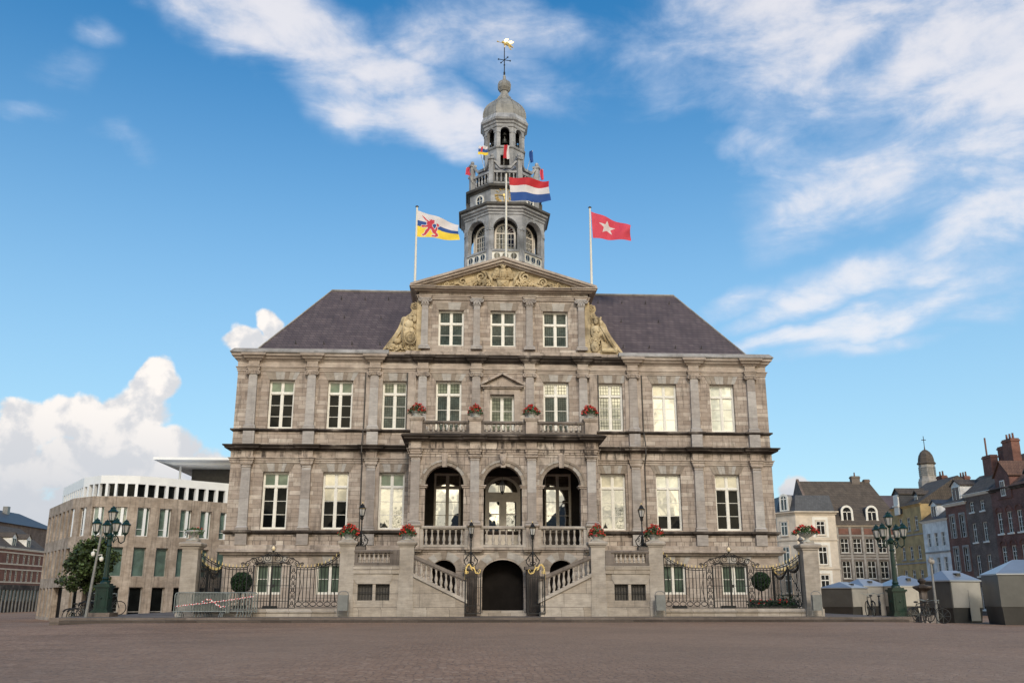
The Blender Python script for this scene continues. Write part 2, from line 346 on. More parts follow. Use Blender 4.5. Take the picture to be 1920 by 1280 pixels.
# ------------------------------------------------------------------ mesh builder
class MB:
    def __init__(s): s.v = []; s.f = []; s.m = []; s.xf = None; s.bend = None; s.mi = 0
    def add(s, vs, fs):
        o = len(s.v)
        for p in vs:
            if s.bend: p = s.bend(*p)
            if s.xf is not None: p = s.xf @ Vector(p)
            s.v.append(tuple(p))
        for f in fs: s.f.append([o+i for i in f]); s.m.append(s.mi)
    def box(s, x0, x1, y0, y1, z0, z1):
        s.add([(x0,y0,z0),(x1,y0,z0),(x1,y1,z0),(x0,y1,z0),(x0,y0,z1),(x1,y0,z1),(x1,y1,z1),(x0,y1,z1)],
              [(0,3,2,1),(4,5,6,7),(0,1,5,4),(1,2,6,5),(2,3,7,6),(3,0,4,7)]); return s
    def prism(s, poly, y0, y1):
        """polygon in x,z (counter-clockwise seen from -y) pushed from y0 (front) to y1"""
        n = len(poly)
        a = sum(poly[i][0]*poly[(i+1)%n][1]-poly[(i+1)%n][0]*poly[i][1] for i in range(n))
        if a < 0: poly = poly[::-1]
        s.add([(x,y0,z) for x,z in poly]+[(x,y1,z) for x,z in poly],
              [tuple(range(n)), tuple(range(2*n-1,n-1,-1))]+[(i,i+n,(i+1)%n+n,(i+1)%n) for i in range(n)]); return s
    def prismz(s, poly, z0, z1):
        n = len(poly)
        a = sum(poly[i][0]*poly[(i+1)%n][1]-poly[(i+1)%n][0]*poly[i][1] for i in range(n))
        if a < 0: poly = poly[::-1]
        s.add([(x,y,z0) for x,y in poly]+[(x,y,z1) for x,y in poly],
              [tuple(range(n-1,-1,-1)), tuple(range(n,2*n))]+[(i,(i+1)%n,(i+1)%n+n,i+n) for i in range(n)]); return s
    def lathe(s, cx, cy, prof, n=12, ph=0.0, caps=True, z0=0.0):
        vs = []; fs = []
        for r, z in prof:
            for k in range(n):
                a = ph+2*math.pi*k/n; vs.append((cx+r*math.cos(a), cy+r*math.sin(a), z+z0))
        for i in range(len(prof)-1):
            for k in range(n):
                a, b = i*n+k, i*n+(k+1)%n; fs.append((a, b, b+n, a+n))
        if caps: fs.append(tuple(range(n-1,-1,-1))); m = (len(prof)-1)*n; fs.append(tuple(range(m, m+n)))
        s.add(vs, fs); return s
    def tube(s, pts, r, n=6, closed=False):
        pts = [Vector(p) for p in pts]; N = len(pts); vs = []; fs = []
        rr = r if isinstance(r, (list, tuple)) else [r]*N
        prev = None
        for i, p in enumerate(pts):
            if closed: t = pts[(i+1)%N]-pts[i-1]
            else: t = pts[min(i+1,N-1)]-pts[max(i-1,0)]
            if t.length < 1e-9: t = Vector((0,0,1))
            t.normalize()
            if prev is None:
                u = t.cross(Vector((0,0,1)) if abs(t.z) < .9 else Vector((0,1,0))); u.normalize()
            else:
                u = prev - t*prev.dot(t)
                if u.length < 1e-6: u = t.orthogonal()
                u.normalize()
            prev = u; w = t.cross(u)
            for k in range(n):
                a = 2*math.pi*k/n; vs.append(p+(u*math.cos(a)+w*math.sin(a))*rr[i])
        for i in range(N if closed else N-1):
            for k in range(n):
                a, b = i*n+k, i*n+(k+1)%n; j = ((i+1)%N)*n; fs.append((a, b, j+(k+1)%n, j+k))
        if not closed: fs.append(tuple(range(n-1,-1,-1))); fs.append(tuple(range((N-1)*n, N*n)))
        s.add(vs, fs); return s
    def sweep(s, path, prof, closed=False):
        """moulding: profile [(out, z)] from bottom to top carried along a plan path; out is to the right of travel"""
        N = len(path); P = [Vector(p) for p in path]; off = []
        for i in range(N):
            d0 = (P[i]-P[i-1]) if (i or closed) else None; d1 = (P[(i+1)%N]-P[i]) if (i < N-1 or closed) else None
            nn = []
            for d in (d0, d1):
                if d is not None: d = d.normalized(); nn.append(Vector((d.y, -d.x)))
            if len(nn) == 1: off.append(nn[0])
            else:
                b = nn[0]+nn[1]
                off.append(b/max(.2, 1+nn[0].dot(nn[1])))
        m = len(prof); vs = []; fs = []
        for i in range(N):
            for o_, z in prof: q = P[i]+off[i]*o_; vs.append((q.x, q.y, z))
        for i in range(N if closed else N-1):
            j = (i+1)%N
            for k in range(m-1): fs.append((i*m+k, j*m+k, j*m+k+1, i*m+k+1))
        if not closed: fs.append(tuple(range(m))[::-1]); fs.append(tuple((N-1)*m+k for k in range(m)))
        s.add(vs, fs); return s
    def blob(s, c, r, n=10, m=7, seed=0):
        rx, ry, rz = r if isinstance(r, (list, tuple)) else (r, r, r)
        vs = []; fs = []
        for i in range(m+1):
            th = math.pi*i/m
            for k in range(n):
                a = 2*math.pi*k/n; vs.append((c[0]+rx*math.sin(th)*math.cos(a), c[1]+ry*math.sin(th)*math.sin(a), c[2]-rz*math.cos(th)))
        for i in range(m):
            for k in range(n): fs.append((i*n+k, i*n+(k+1)%n, (i+1)*n+(k+1)%n, (i+1)*n+k))
        s.add(vs, fs); return s
    def wall(s, x0, x1, z0, z1, holes, y, depth, cutx=()):
        """front sheet at y with rectangular openings (x0,x1,z0,z1) and their reveals"""
        xs = sorted({x0, x1, *[h[0] for h in holes], *[h[1] for h in holes], *cutx}); zs = sorted({z0, z1, *[h[2] for h in holes], *[h[3] for h in holes]})
        xs = [x for x in xs if x0-1e-6 <= x <= x1+1e-6]; zs = [z for z in zs if z0-1e-6 <= z <= z1+1e-6]
        def inh(x, z): return any(h[0] < x < h[1] and h[2] < z < h[3] for h in holes)
        for a, b in zip(xs, xs[1:]):
            for c, d in zip(zs, zs[1:]):
                if not inh((a+b)/2, (c+d)/2): s.add([(a,y,c),(b,y,c),(b,y,d),(a,y,d)], [(0,1,2,3)])
        e = y+depth
        for h in holes:
            a, b, c, d = h
            s.add([(a,y,c),(b,y,c),(b,y,d),(a,y,d),(a,e,c),(b,e,c),(b,e,d),(a,e,d)], [(0,4,5,1),(1,5,6,2),(2,6,7,3),(3,7,4,0)])
        return s
    def arch(s, x0, x1, z0, z1, cx, hw, zs, rise, zb, y0, y1, n=14):
        """a solid bay of wall from y0 to y1 pierced by an arched opening"""
        if zb > z0+1e-6: s.box(x0, x1, y0, y1, z0, zb)
        s.box(x0, cx-hw, y0, y1, zb, zs); s.box(cx+hw, x1, y0, y1, zb, zs)
        pts = [(cx-hw*math.cos(math.pi*i/n), zs+rise*math.sin(math.pi*i/n)) for i in range(n+1)]
        s.prism([(x0, zs), (cx-hw, zs), (cx-hw, z1), (x0, z1)], y0, y1); s.prism([(cx+hw, zs), (x1, zs), (x1, z1), (cx+hw, z1)], y0, y1)
        for (a, b), (c, d) in zip(pts, pts[1:]): s.prism([(a, b), (c, d), (c, z1), (a, z1)], y0, y1)
        return s
    def ring(s, cx, zs, r0, r1, y0, y1, a0=0.0, a1=math.pi, n=16, k=1.0, gap=0.0):
        """flat arch band (archivolt) in the x,z plane; k squashes its height"""
        for i in range(n):
            t0, t1 = a0+(a1-a0)*(i+gap)/n, a0+(a1-a0)*(i+1-gap)/n
            s.prism([(cx+r0*math.cos(t0), zs+k*r0*math.sin(t0)), (cx+r1*math.cos(t0), zs+k*r1*math.sin(t0)), (cx+r1*math.cos(t1), zs+k*r1*math.sin(t1)), (cx+r0*math.cos(t1), zs+k*r0*math.sin(t1))], y0, y1)
        return s
    def mesh(s, name, mats, smooth=False):
        me = bpy.data.meshes.new(name); me.from_pydata(s.v, [], s.f)
        if not isinstance(mats, (list, tuple)): mats = [mats]
        for m in mats: me.materials.append(m)
        if len(mats) > 1:
            for p, i in zip(me.polygons, s.m): p.material_index = i
        if smooth:
            for p in me.polygons: p.use_smooth = True
        me.update(); return me
    def build(s, name, mats, parent=None, smooth=False, loc=None, rotz=0.0):
        return link(s.mesh(name, mats, smooth), name, parent, loc, rotz)
def link(me, name, parent=None, loc=None, rotz=0.0):
    o = bpy.data.objects.new(name, me); C.objects.link(o)
    if parent is not None: o.parent = parent
    if loc is not None: o.location = loc
    if rotz: o.rotation_euler = (0, 0, rotz)
    return o
def thing(name, label, cat, loc=(0, 0, 0), rotz=0.0, group=None):
    o = bpy.data.objects.new(name, None); C.objects.link(o); o.location = loc; o.rotation_euler = (0, 0, rotz); o.empty_display_size = .3
    return tag(o, label, cat, group)
def tag(o, label, cat, group=None):
    o['label'] = label; o['category'] = cat
    if group: o['group'] = group
    return o
def structure(o, kind='structure'): o['kind'] = kind; return o
def kids(o): return [c for c in bpy.data.objects if c.parent == o]
def copy_tree(o, loc=None, rotz=None, label=None, parent=None):
    c = o.copy(); C.objects.link(c); c.parent = parent
    if loc is not None: c.location = loc
    if rotz is not None: c.rotation_euler = (0, 0, rotz)
    if label: c['label'] = label
    for ch in kids(o): copy_tree(ch, parent=c)
    return c
def mirror_poly(p, c): return [(2*c-x, z) for x, z in p]
# ================================================================== ground
def ground_z(x, y):
    def ss(t): t = max(0, min(1, t)); return t*t*(3-2*t)
    return -.28*ss((abs(x)-17)/7)*ss((y+30)/25) - (.75 if x < 0 else .25)*ss((y+2)/40)*ss((abs(x)-15)/3)
def make_ground():
    xs = [-400, -200, -120, -80] + [-60+2*i for i in range(61)] + [80, 120, 200, 400]
    ys = [-260, -160, -110, -80] + [-60+2*i for i in range(81)] + [140, 200, 350]
    vs = [(x, y, ground_z(x, y)) for y in ys for x in xs]; n = len(xs)
    fs = [(j*n+i, j*n+i+1, (j+1)*n+i+1, (j+1)*n+i) for j in range(len(ys)-1) for i in range(n-1)]
    m, nt, bs = newmat('cobbled_square'); k = NT(nt); P = k.pos()
    w = k.noise(P, 2.0, 3, .5, out='Color')
    vadd = k.n('ShaderNodeVectorMath', operation='SCALE'); k.l(w, vadd.inputs[0]); vadd.inputs['Scale'].default_value = .22
    v2 = k.n('ShaderNodeVectorMath', operation='ADD'); k.l(P, v2.inputs[0]); k.l(vadd.outputs[0], v2.inputs[1])
    mp = k.n('ShaderNodeMapping'); mp.inputs['Scale'].default_value = (1, 1.25, 0); k.l(v2.outputs[0], mp.inputs[0])
    vo = k.n('ShaderNodeTexVoronoi', feature='F1'); vo.inputs['Scale'].default_value = 8; vo.inputs['Randomness'].default_value = .55; k.l(mp.outputs[0], vo.inputs['Vector'])
    ve = k.n('ShaderNodeTexVoronoi', feature='DISTANCE_TO_EDGE'); ve.inputs['Scale'].default_value = 8; ve.inputs['Randomness'].default_value = .55; k.l(mp.outputs[0], ve.inputs['Vector'])
    sp = k.n('ShaderNodeSeparateColor'); k.l(vo.outputs['Color'], sp.inputs[0])
    edge = k.smooth(ve.outputs[0], .02, .10)
    col = k.ramp(sp.outputs[0], [(0, (.265, .151, .093)), (.4, (.305, .180, .112)), (.75, (.33, .199, .128)), (1, (.38, .25, .172))])
    col = k.mix(edge, (.185, .115, .08), col)
    g = k.noise(P, .16, 6, .6); g2 = k.noise(P, .9, 6, .7); g3 = k.noise(P, 9, 3, .6)
    c = k.mix(1.0, col, k.smooth(g, .3, .7, .80, 1.18), 'MULTIPLY')
    c = k.mix(1.0, c, k.smooth(g2, .3, .7, .86, 1.12), 'MULTIPLY'); c = k.mix(1.0, c, k.smooth(g3, .3, .7, .85, 1.15), 'MULTIPLY')
    c = k.mix(k.smooth(k.noise(P, .05, 4, .5, (1, .35, 1)), .45, .62, 0, .5), c, (.315, .215, .152))
    k.l(c, bs.inputs['Base Color']); bs.inputs['Roughness'].default_value = .78; bs.inputs['Specular IOR Level'].default_value = .2
    h = k.math('ADD', edge, k.math('MULTIPLY', g3, .8))
    k.l(k.bump(h, .55, .03), bs.inputs['Normal'])
    me = bpy.data.meshes.new('square'); me.from_pydata(vs, [], fs); me.materials.append(m)
    for p in me.polygons: p.use_smooth = True
    structure(link(me, 'square_ground'))
make_ground()
# stepped stone platform the town hall stands on
pl = MB(); pl.prismz([(-19.6, -8.6), (17.9, -8.6), (17.9, 34), (-19.6, 34)], -1.2, .10)
structure(pl.build('lower_kerb', stone('shaded_kerb_stone', [(0, (.06, .047, .04)), (1, (.10, .08, .068))], (2.2, .5), .2, .25)))  # riser shading put into the colour, a darker copy of the kerb stone
pl = MB(); pl.prismz([(-20.3, -7.9), (18.4, -7.9), (18.4, 34), (-20.3, 34)], -1.2, .20)
structure(pl.build('pavement', M_PLINTHSTEP))

# ================================================================== town hall
HALL = thing('town_hall', 'grey limestone town hall with arched portico, slate hip roof and lead clock tower', 'town hall')
PX = [-14.1, -10.85, -7.35, 7.28, 10.8, 14.08]              # wing pilasters
PC = [-4.65, -1.63, 1.40, 4.43]                             # centre pilasters
WX = [-12.5, -9.25, -6.2, 6.0, 9.1, 12.42]; CX = [-3.18, -.16, 2.90]
WW = .70
Z = dict(base=.2, str0=3.26, str1=3.54, sill0=4.34, sill1=4.54, lw0=4.60, lw1=7.68, lcap=8.03, arc0=8.17, arc1=8.45, fr1=8.83, cor1=9.14,
         us0=9.90, us1=10.05, uw0=10.08, uw1=12.82, ucap=13.13, ua0=13.31, ua1=13.55, uf1=13.89, uc1=14.30, gut=14.52)
lower = [(x-WW, x+WW, Z['lw0'], Z['lw1']) for x in WX]
inner = [(-3.15-.73, -3.15+.73, 4.6, 7.66), (2.93-.73, 2.93+.73, 4.6, 7.66)]
upper = [(x-WW, x+WW, Z['uw0'], Z['uw1']) for x in WX] + [(CX[0]-.72, CX[0]+.72, 9.55, 12.86), (CX[1]-.68, CX[1]+.68, 9.5, 12.08), (CX[2]-.72, CX[2]+.72, 9.55, 12.86)]
basew = [(x-.70, x+.70, 1.22, 2.80) for x in (-12.55, -9.35, 9.15, 12.52)]
bd = MB(); bd.wall(-15, 15, 0, 3.40, basew, 0, .30)
bd.build('basement_wall', M_BASE, HALL)
bw = MB()
bw.wall(-15, 15, 3.40, 4.44, [], 0, .3)
bw.build('dado_wall', M_RUBBLE, HALL)
mw = MB()
door = [(-.11-.90, -.11+.90, 4.44, 6.62)]
mw.wall(-15, 15, 4.44, 8.20, lower+inner, 0, .30)
mw.wall(-15, 15, 9.0, 9.95, [(u[0], u[1], 9.55, 9.95) for u in upper[6:]], 0, .3)
mw.wall(-15, 15, 9.95, 13.35, [(u[0], u[1], max(u[2], 9.95), u[3]) for u in upper], 0, .30)
for sx in (-15, 15): mw.add([(sx,0,0),(sx,30,0),(sx,30,14.4),(sx,0,14.4)], [(0,1,2,3)])
mw.add([(-15,30,0),(15,30,0),(15,30,14.4),(-15,30,14.4)], [(0,1,2,3)]); mw.add([(-15,0,14.4),(15,0,14.4),(15,30,14.4),(-15,30,14.4)], [(0,1,2,3)])
mw.build('wall', M_BLOCK, HALL)
fz = MB(); fz.wall(-15, 15, 8.20, 9.0, [], 0, .3); fz.build('stained_frieze', M_FRIEZE, HALL)
fz = MB(); fz.wall(-15, 15, 13.35, 14.4, [], 0, .3); fz.build('upper_frieze', M_TOPBAND, HALL)
def brk_path(pil, hw, p, x0=-15.0, x1=15.0, y=0.0, back=30.0, side=True):
    pts = [(x0, back)] if side else []
    pts.append((x0, y))
    for c in sorted(pil): pts += [(c-hw, y), (c-hw, y-p), (c+hw, y-p), (c+hw, y)]
    pts.append((x1, y))
    if side: pts.append((x1, back))
    return pts
ALLP = PX+PC
def band(name, path, prof, mat): b = MB(); b.sweep(path, prof); return b.build(name, mat, HALL)
wings = lambda pil, hw, p: brk_path(pil, hw, p)
band('string_course', wings([], 0, 0), [(-.02, 3.24), (.16, 3.26), (.20, 3.36), (.34, 3.40), (.34, 3.50), (.22, 3.54), (.22, 3.74), (.18, 3.76), (-.02, 3.77)], M_BAND)
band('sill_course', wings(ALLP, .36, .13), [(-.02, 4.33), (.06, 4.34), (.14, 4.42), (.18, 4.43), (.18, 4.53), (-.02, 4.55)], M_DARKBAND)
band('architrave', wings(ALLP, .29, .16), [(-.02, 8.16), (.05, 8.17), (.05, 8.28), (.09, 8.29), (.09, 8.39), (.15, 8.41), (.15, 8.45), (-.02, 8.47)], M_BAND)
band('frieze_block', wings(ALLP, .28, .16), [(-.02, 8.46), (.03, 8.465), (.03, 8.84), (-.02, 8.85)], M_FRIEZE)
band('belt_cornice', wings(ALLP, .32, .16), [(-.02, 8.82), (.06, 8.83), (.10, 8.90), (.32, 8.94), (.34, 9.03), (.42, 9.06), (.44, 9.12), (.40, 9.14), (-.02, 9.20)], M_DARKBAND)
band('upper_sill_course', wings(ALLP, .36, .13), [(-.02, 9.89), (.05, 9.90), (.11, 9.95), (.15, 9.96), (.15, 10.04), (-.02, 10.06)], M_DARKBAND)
band('upper_architrave', wings(ALLP, .28, .16), [(-.02, 13.30), (.04, 13.31), (.04, 13.41), (.07, 13.42), (.07, 13.50), (.12, 13.52), (.12, 13.56), (-.02, 13.58)], M_TOPBAND)
band('upper_frieze_block', wings(ALLP, .27, .16), [(-.02, 13.57), (.03, 13.575), (.03, 13.88), (-.02, 13.885)], M_TOPBAND)
EP = [(-.02, 13.87), (.06, 13.88), (.12, 13.98), (.20, 14.0), (.26, 14.12), (.34, 14.15), (.36, 14.26), (.30, 14.29), (-.02, 14.30)]
band('eaves_cornice', [(-15, 30)]+brk_path([x for x in PX if x < 0], .32, .16, -15, -6.93, side=False), EP, M_TOPBAND)
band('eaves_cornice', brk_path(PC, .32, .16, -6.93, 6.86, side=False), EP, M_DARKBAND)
band('eaves_cornice', brk_path([x for x in PX if x > 0], .32, .16, 6.86, 15, side=False)+[(15, 30)], EP, M_TOPBAND)
g = MB()
for a, b in ((-15, -6.6), (6.5, 15)):
    path = [(-15, 30), (-15, 0), (b, 0)] if a < 0 else [(a, 0), (15, 0), (15, 30)]
    g.sweep(path, [(-.1, 14.28), (.40, 14.285), (.44, 14.34), (.40, 14.40), (.24, 14.58), (-.5, 14.60)])
g.build('gutter', M_ROOFTRIM, HALL)
# pilasters: one of each order, then copies
def pilaster_mesh(h, w, w2): b = MB(); b.add([(-w,-.2,0),(w,-.2,0),(w,.02,0),(-w,.02,0),(-w2,-.19,h),(w2,-.19,h),(w2,.02,h),(-w2,.02,h)], [(0,3,2,1),(4,5,6,7),(0,1,5,4),(1,2,6,5),(2,3,7,6),(3,0,4,7)]); return b
def base_mesh(): 
    b = MB(); b.sweep([(-.25, .02), (-.25, -.2), (.25, -.2), (.25, .02)], [(-.01, 0), (.08, 0), (.08, .08), (.05, .10), (.07, .14), (.03, .19), (-.01, .22)]); return b
def doric_cap():
    b = MB(); b.sweep([(-.235, .02), (-.235, -.19), (.235, -.19), (.235, .02)], [(-.02, -.16), (.025, -.15), (.025, -.12), (-.01, -.11), (-.01, -.06), (.05, -.02), (.05, .02), (.09, .03), (.09, .10), (-.02, .11)]); return b
def ionic_cap():
    b = MB(); b.box(-.24, .24, -.235, .02, -.02, .05); b.box(-.30, .30, -.27, .02, .12, .18); b.box(-.22, .22, -.25, .02, .05, .12)
    for sx in (-1, 1):
        t = [(sx*(.29)+.125*r*math.cos(a)*sx, -.265, .05+.125*r*math.sin(a)) for r, a in [(1-.055*i, math.pi/2+.62*i) for i in range(15)]]
        b.tube(t, .034, 5)
        b.prism([(sx*.29+.11*math.cos(q*.6283), .05+.11*math.sin(q*.6283)) for q in range(10)], -.245, .02)
    return b
def comp_cap():
    b = ionic_cap()
    for sx in (-.15, 0, .15): b.blob((sx, -.22, -.12), (.075, .05, .10), 6, 5)
    for sx in (-.08, .08): b.blob((sx, -.23, -.04), (.06, .05, .07), 6, 5)
    b.box(-.24, .24, -.22, .02, -.24, -.20); return b
ME = {}
ME['low'] = pilaster_mesh(8.03-4.72, .26, .235).mesh('pilaster', M_PIL); ME['up'] = pilaster_mesh(13.14-10.2, .25, .225).mesh('pilaster', M_PIL); ME['top'] = pilaster_mesh(17.5-14.85, .20, .18).mesh('pilaster', M_PIL)
ME['base'] = base_mesh().mesh('base', M_PIL); ME['dcap'] = doric_cap().mesh('capital', M_BAND); ME['icap'] = ionic_cap().mesh('capital', M_BAND); ME['ccap'] = comp_cap().mesh('capital', M_PIL)
pb = MB(); pb.box(-.31, .31, -.25, .02, 0, .58); ME['ped1'] = pb.mesh('pedestal', M_PIL)
pb = MB(); pb.box(-.31, .31, -.25, .02, 0, .70); ME['ped2'] = pb.mesh('pedestal', M_PIL)
def pilaster(x, y, z, kind, capk, zcap, ped=None, pedz=0, parent=HALL, rotz=0):
    o = link(ME[kind], 'pilaster', parent, (x, y, z), rotz)
    link(ME['base'], 'base', o, (0, 0, -.20)); link(ME[capk], 'capital', o, (0, 0, zcap-z))
    if ped: link(ME[ped], 'pedestal', o, (0, 0, pedz-z))
    return o
for x in PX:
    pilaster(x, 0, 4.74, 'low', 'dcap', 8.06, 'ped1', 3.765); pilaster(x, 0, 10.24, 'up', 'icap', 13.14, 'ped2', 9.19)
for x in PC: pilaster(x, 0, 10.24, 'up', 'icap', 13.14, 'ped2', 9.19)
# backing strips beside the pilasters that frame the centre
for x, w, zz in ((-7.35, .46, ((4.54, 8.17), (10.05, 13.31))), (7.28, .46, ((4.54, 8.17), (10.05, 13.31))), (-5.25, .22, ((10.05, 13.31),)), (5.02, .22, ((10.05, 13.31),))):
    for z0, z1 in zz: bk = MB(); bk.box(x-w, x+w, -.10, .02, z0, z1); bk.build('backing_strip', M_BAND, HALL)
for x in (-7.86, 7.80, -5.52, 5.30):
    dp = MB(); zt = 13.3 if abs(x) > 6 else 13.3
    for z0, z1 in (((10.1, zt), (4.6, 8.1)) if abs(x) > 6 else ((10.1, zt),)): dp.tube([(x, -.07, z0), (x, -.07, z1)], .035, 6)
    if abs(x) > 6: dp.tube([(x, -.07, 8.1), (x, -.55, 8.7), (x, -.55, 9.25), (x, -.07, 10.1)], .035, 6)
    dp.build('downpipe', M_DARKPLANK, HALL)
# flat arches of cut voussoirs over the windows
def lintel(cx, z, hw, h, n=7, spread=.30):
    b = MB(); k = MB()
    xb = [-hw-.04+(2*hw+.08)*i/n for i in range(n+1)]; xt = [v*(1+spread*.9) for v in xb]
    for i in range(n):
        gp = .006
        b.prism([(cx+xb[i]+gp, z), (cx+xb[i+1]-gp, z), (cx+xt[i+1]-gp, z+h), (cx+xt[i]+gp, z+h)], -.022, .02)
    return b
def add_lintel(cx, z, hw, h, n=7, spread=.3, y=0.0, parent=HALL): return lintel(cx, z, hw, h, n, spread).build('lintel', M_VOUS, parent, loc=(0, y, 0))
for x in WX: add_lintel(x, 7.70, .72, .44, 9, .34); add_lintel(x, 12.84, .72, .44)
for x in (CX[0], CX[2]): add_lintel(x, 12.88, .74, .40)
for x in (-12.55, -9.35, 9.15, 12.52): add_lintel(x, 2.82, .74, .40)
# ---- windows
G_BRIGHT = glass('bright_door_glass', (.06, .055, .04), .66)
def window_frame(hw, h, tz, rows, mull=.055, fr=.075, cols=1):
    """outer frame, middle mullion, transom at tz and glazing bars (origin: middle of the sill, +y into the wall)"""
    b = MB(); d0, d1 = 0, .10
    b.box(-hw, -hw+fr, d0, d1, 0, h); b.box(hw-fr, hw, d0, d1, 0, h); b.box(-hw+fr, hw-fr, d0, d1, h-fr, h); b.box(-hw+fr, hw-fr, d0, d1, 0, fr)
    zt = tz if tz else h-fr
    b.box(-mull, mull, d0+.012, d1, fr, h-fr)
    if tz: b.box(-hw+fr, -mull, d0-.02, d1, tz-.055, tz+.055); b.box(mull, hw-fr, d0-.02, d1, tz-.055, tz+.055)
    zb = zt-.055 if tz else zt
    for s in (-1, 1):
        xa, xb = sorted((s*mull, s*(hw-fr)))
        b.box(xa, xa+.035, d0+.03, d1-.01, fr, zb); b.box(xb-.035, xb, d0+.03, d1-.01, fr, zb)
        b.box(xa+.035, xb-.035, d0+.03, d1-.01, fr, fr+.045); b.box(xa+.035, xb-.035, d0+.03, d1-.01, zb-.035, zb)
        if tz: b.box(xa, xb, d0+.03, d1-.01, tz+.055, tz+.085); b.box(xa, xb, d0+.03, d1-.01, h-fr-.03, h-fr); b.box(xa, xa+.03, d0+.03, d1-.01, tz+.085, h-fr-.03); b.box(xb-.03, xb, d0+.03, d1-.01, tz+.085, h-fr-.03)
        for r_ in range(1, rows):
            z = fr+(zb-fr)*r_/rows; b.box(xa+.035, xb-.035, d0+.035, d1-.02, z-.014, z+.014)
    return b
WCACHE = {}
def window(x, y, z, hw, h, tz, rows, gl, gt=None, parent=HALL, frame=M_WHITE, name='window', label=None, split=None):
    key = (hw, h, tz, rows, frame.name)
    if key not in WCACHE: WCACHE[key] = window_frame(hw, h, tz, rows).mesh('window', frame)
    o = link(WCACHE[key], name, parent, (x, y, z))
    if label: o['label'] = label
    def pane(nm, z0, z1, m):
        k2 = (nm, hw, z0, z1, m.name)
        if k2 not in WCACHE: b = MB(); b.box(-hw+.03, hw-.03, .06, .075, z0, z1); WCACHE[k2] = b.mesh(nm, m)
        link(WCACHE[k2], nm, o)
    if tz: pane('transom_pane', tz, h-.03, gt or gl)
    top = tz if tz else h-.03
    if split:                                # different glass in the bottom rows
        zs = .075+(top-.075)*split[0]
        pane('pane', zs, top, gl); pane('lower_pane', .03, zs, split[1])
    else: pane('pane', .03, top, gl)
    return o
YF = .23
LOWER = [(G_DARK, G_BLINDTOP, None, 'window with green blind above dark panes'), (G_CREAMTOP, G_CREAMTOP, (.667, G_DARK), 'window with painted cream cloud reflection above dark panes'), (G_MIRROR, G_BLINDTOP, None, None),
         (G_MIRROR, G_CREAMTOP, None, 'window mirroring bright clouds'), (G_MIRROR, G_PALE, (.34, G_DARK), None), (G_DARK, G_CREAMTOP, None, 'window with painted cream cloud reflection above black panes')]
for x, (a, t, s, l) in zip(WX, LOWER): window(x, YF, Z['lw0'], WW, 3.08, 2.30, 3, a, t, label=l, split=s)
UPPER = [(G_DARK, G_BLINDTOP, None), (G_DARK, G_BLINDTOP, None), (G_LEADED, G_LEADEDTOP, None), (G_LEADEDM, G_LEADEDM, None), (G_MIRROR, G_CREAMTOP, None), (G_PALE, G_PALE, None)]
for x, (a, t, l) in zip(WX, UPPER): window(x, YF, Z['uw0'], WW, 2.74, 2.02, 3, a, t, label='window with drawn white blind' if a is G_PALE else None)
window(CX[0], YF, 9.55, .72, 3.31, 2.55, 3, G_LEADED, G_LEADEDTOP); window(CX[2], YF, 9.55, .72, 3.31, 2.55, 3, G_LEADED, G_LEADEDM)
window(CX[1], YF, 9.5, .68, 2.58, 0, 3, G_LEADEDTOP, name='balcony_door', label='glazed double door under small pediment')
for x in (-12.55, -9.35, 9.15, 12.52): window(x, YF, 1.22, .70, 1.58, 0, 2, G_CURTAIN)
for i, (x, m) in enumerate(((-3.15, G_BRIGHT), (2.93, G_BRIGHT))): window(x, YF, 4.6, .73, 3.06, 2.30, 3, m, m, frame=M_CREAMFRAME, label='tall cream window behind %s arch' % ('the left' if i == 0 else 'the right'))
# entrance door in the loggia with its fanlight
dm = MB(); dz = 3.46
for s in (-1, 1):
    dm.box(s*.90-.06, s*.90+.06, -.08, .10, dz, 6.62); dm.box(s*.05-.05*(1), s*.05+.05, -.06, .06, dz, 6.25)
    xa, xb = sorted((s*.10, s*.84)); dm.box(xa, xb, -.04, .04, dz, dz+1.0); dm.box(xa, xa+.1, -.045, .05, dz+1, 6.25); dm.box(xb-.1, xb, -.045, .05, dz+1, 6.25)
    dm.box(xa+.1, xb-.1, -.045, .05, 6.1, 6.25); dm.box(xa+.1, xb-.1, -.045, .05, dz+1.95, dz+2.0)
dm.box(-.84, .84, -.09, .08, 6.25, 6.62); dm.ring(0, 6.62, .80, .96, -.09, .1, n=18, k=.88)
ed = dm.build('entrance_door', M_CREAMFRAME, HALL, loc=(-.11, -.02, 0))
pn = MB()
for s in (-1, 1): xa, xb = sorted((s*.15, s*.80)); pn.box(xa, xb, .0, .015, dz+1, 6.2)
pn.build('pane', G_BRIGHT, ed)
pn = MB(); pn.prism([(.82*math.cos(math.pi*i/16), 6.62+.72*math.sin(math.pi*i/16)) for i in range(17)], -.02, -.005); pn.build('fanlight', G_MIRROR, ed)
# pedimented surround of the balcony door
ps = MB(); cx = -.16
ps.box(cx-1.02, cx-.68, -.12, .02, 9.2, 12.42); ps.box(cx+.68, cx+1.02, -.12, .02, 9.2, 12.42); ps.box(cx-.68, cx+.68, -.12, .02, 12.10, 12.42)
ps.box(cx-1.10, cx+1.10, -.22, .02, 12.42, 12.50); ps.box(cx-1.20, cx+1.20, -.30, .02, 12.50, 12.58)
ps.prism([(cx-1.0, 12.58), (cx+1.0, 12.58), (cx, 13.14)], -.10, .02)
for s in (-1, 1): ps.prism([(cx+s*1.24, 12.58), (cx, 13.22), (cx, 13.36), (cx+s*1.24, 12.70)], -.33 if s < 0 else -.327, .02)
ps.build('door_surround', M_BAND, HALL)

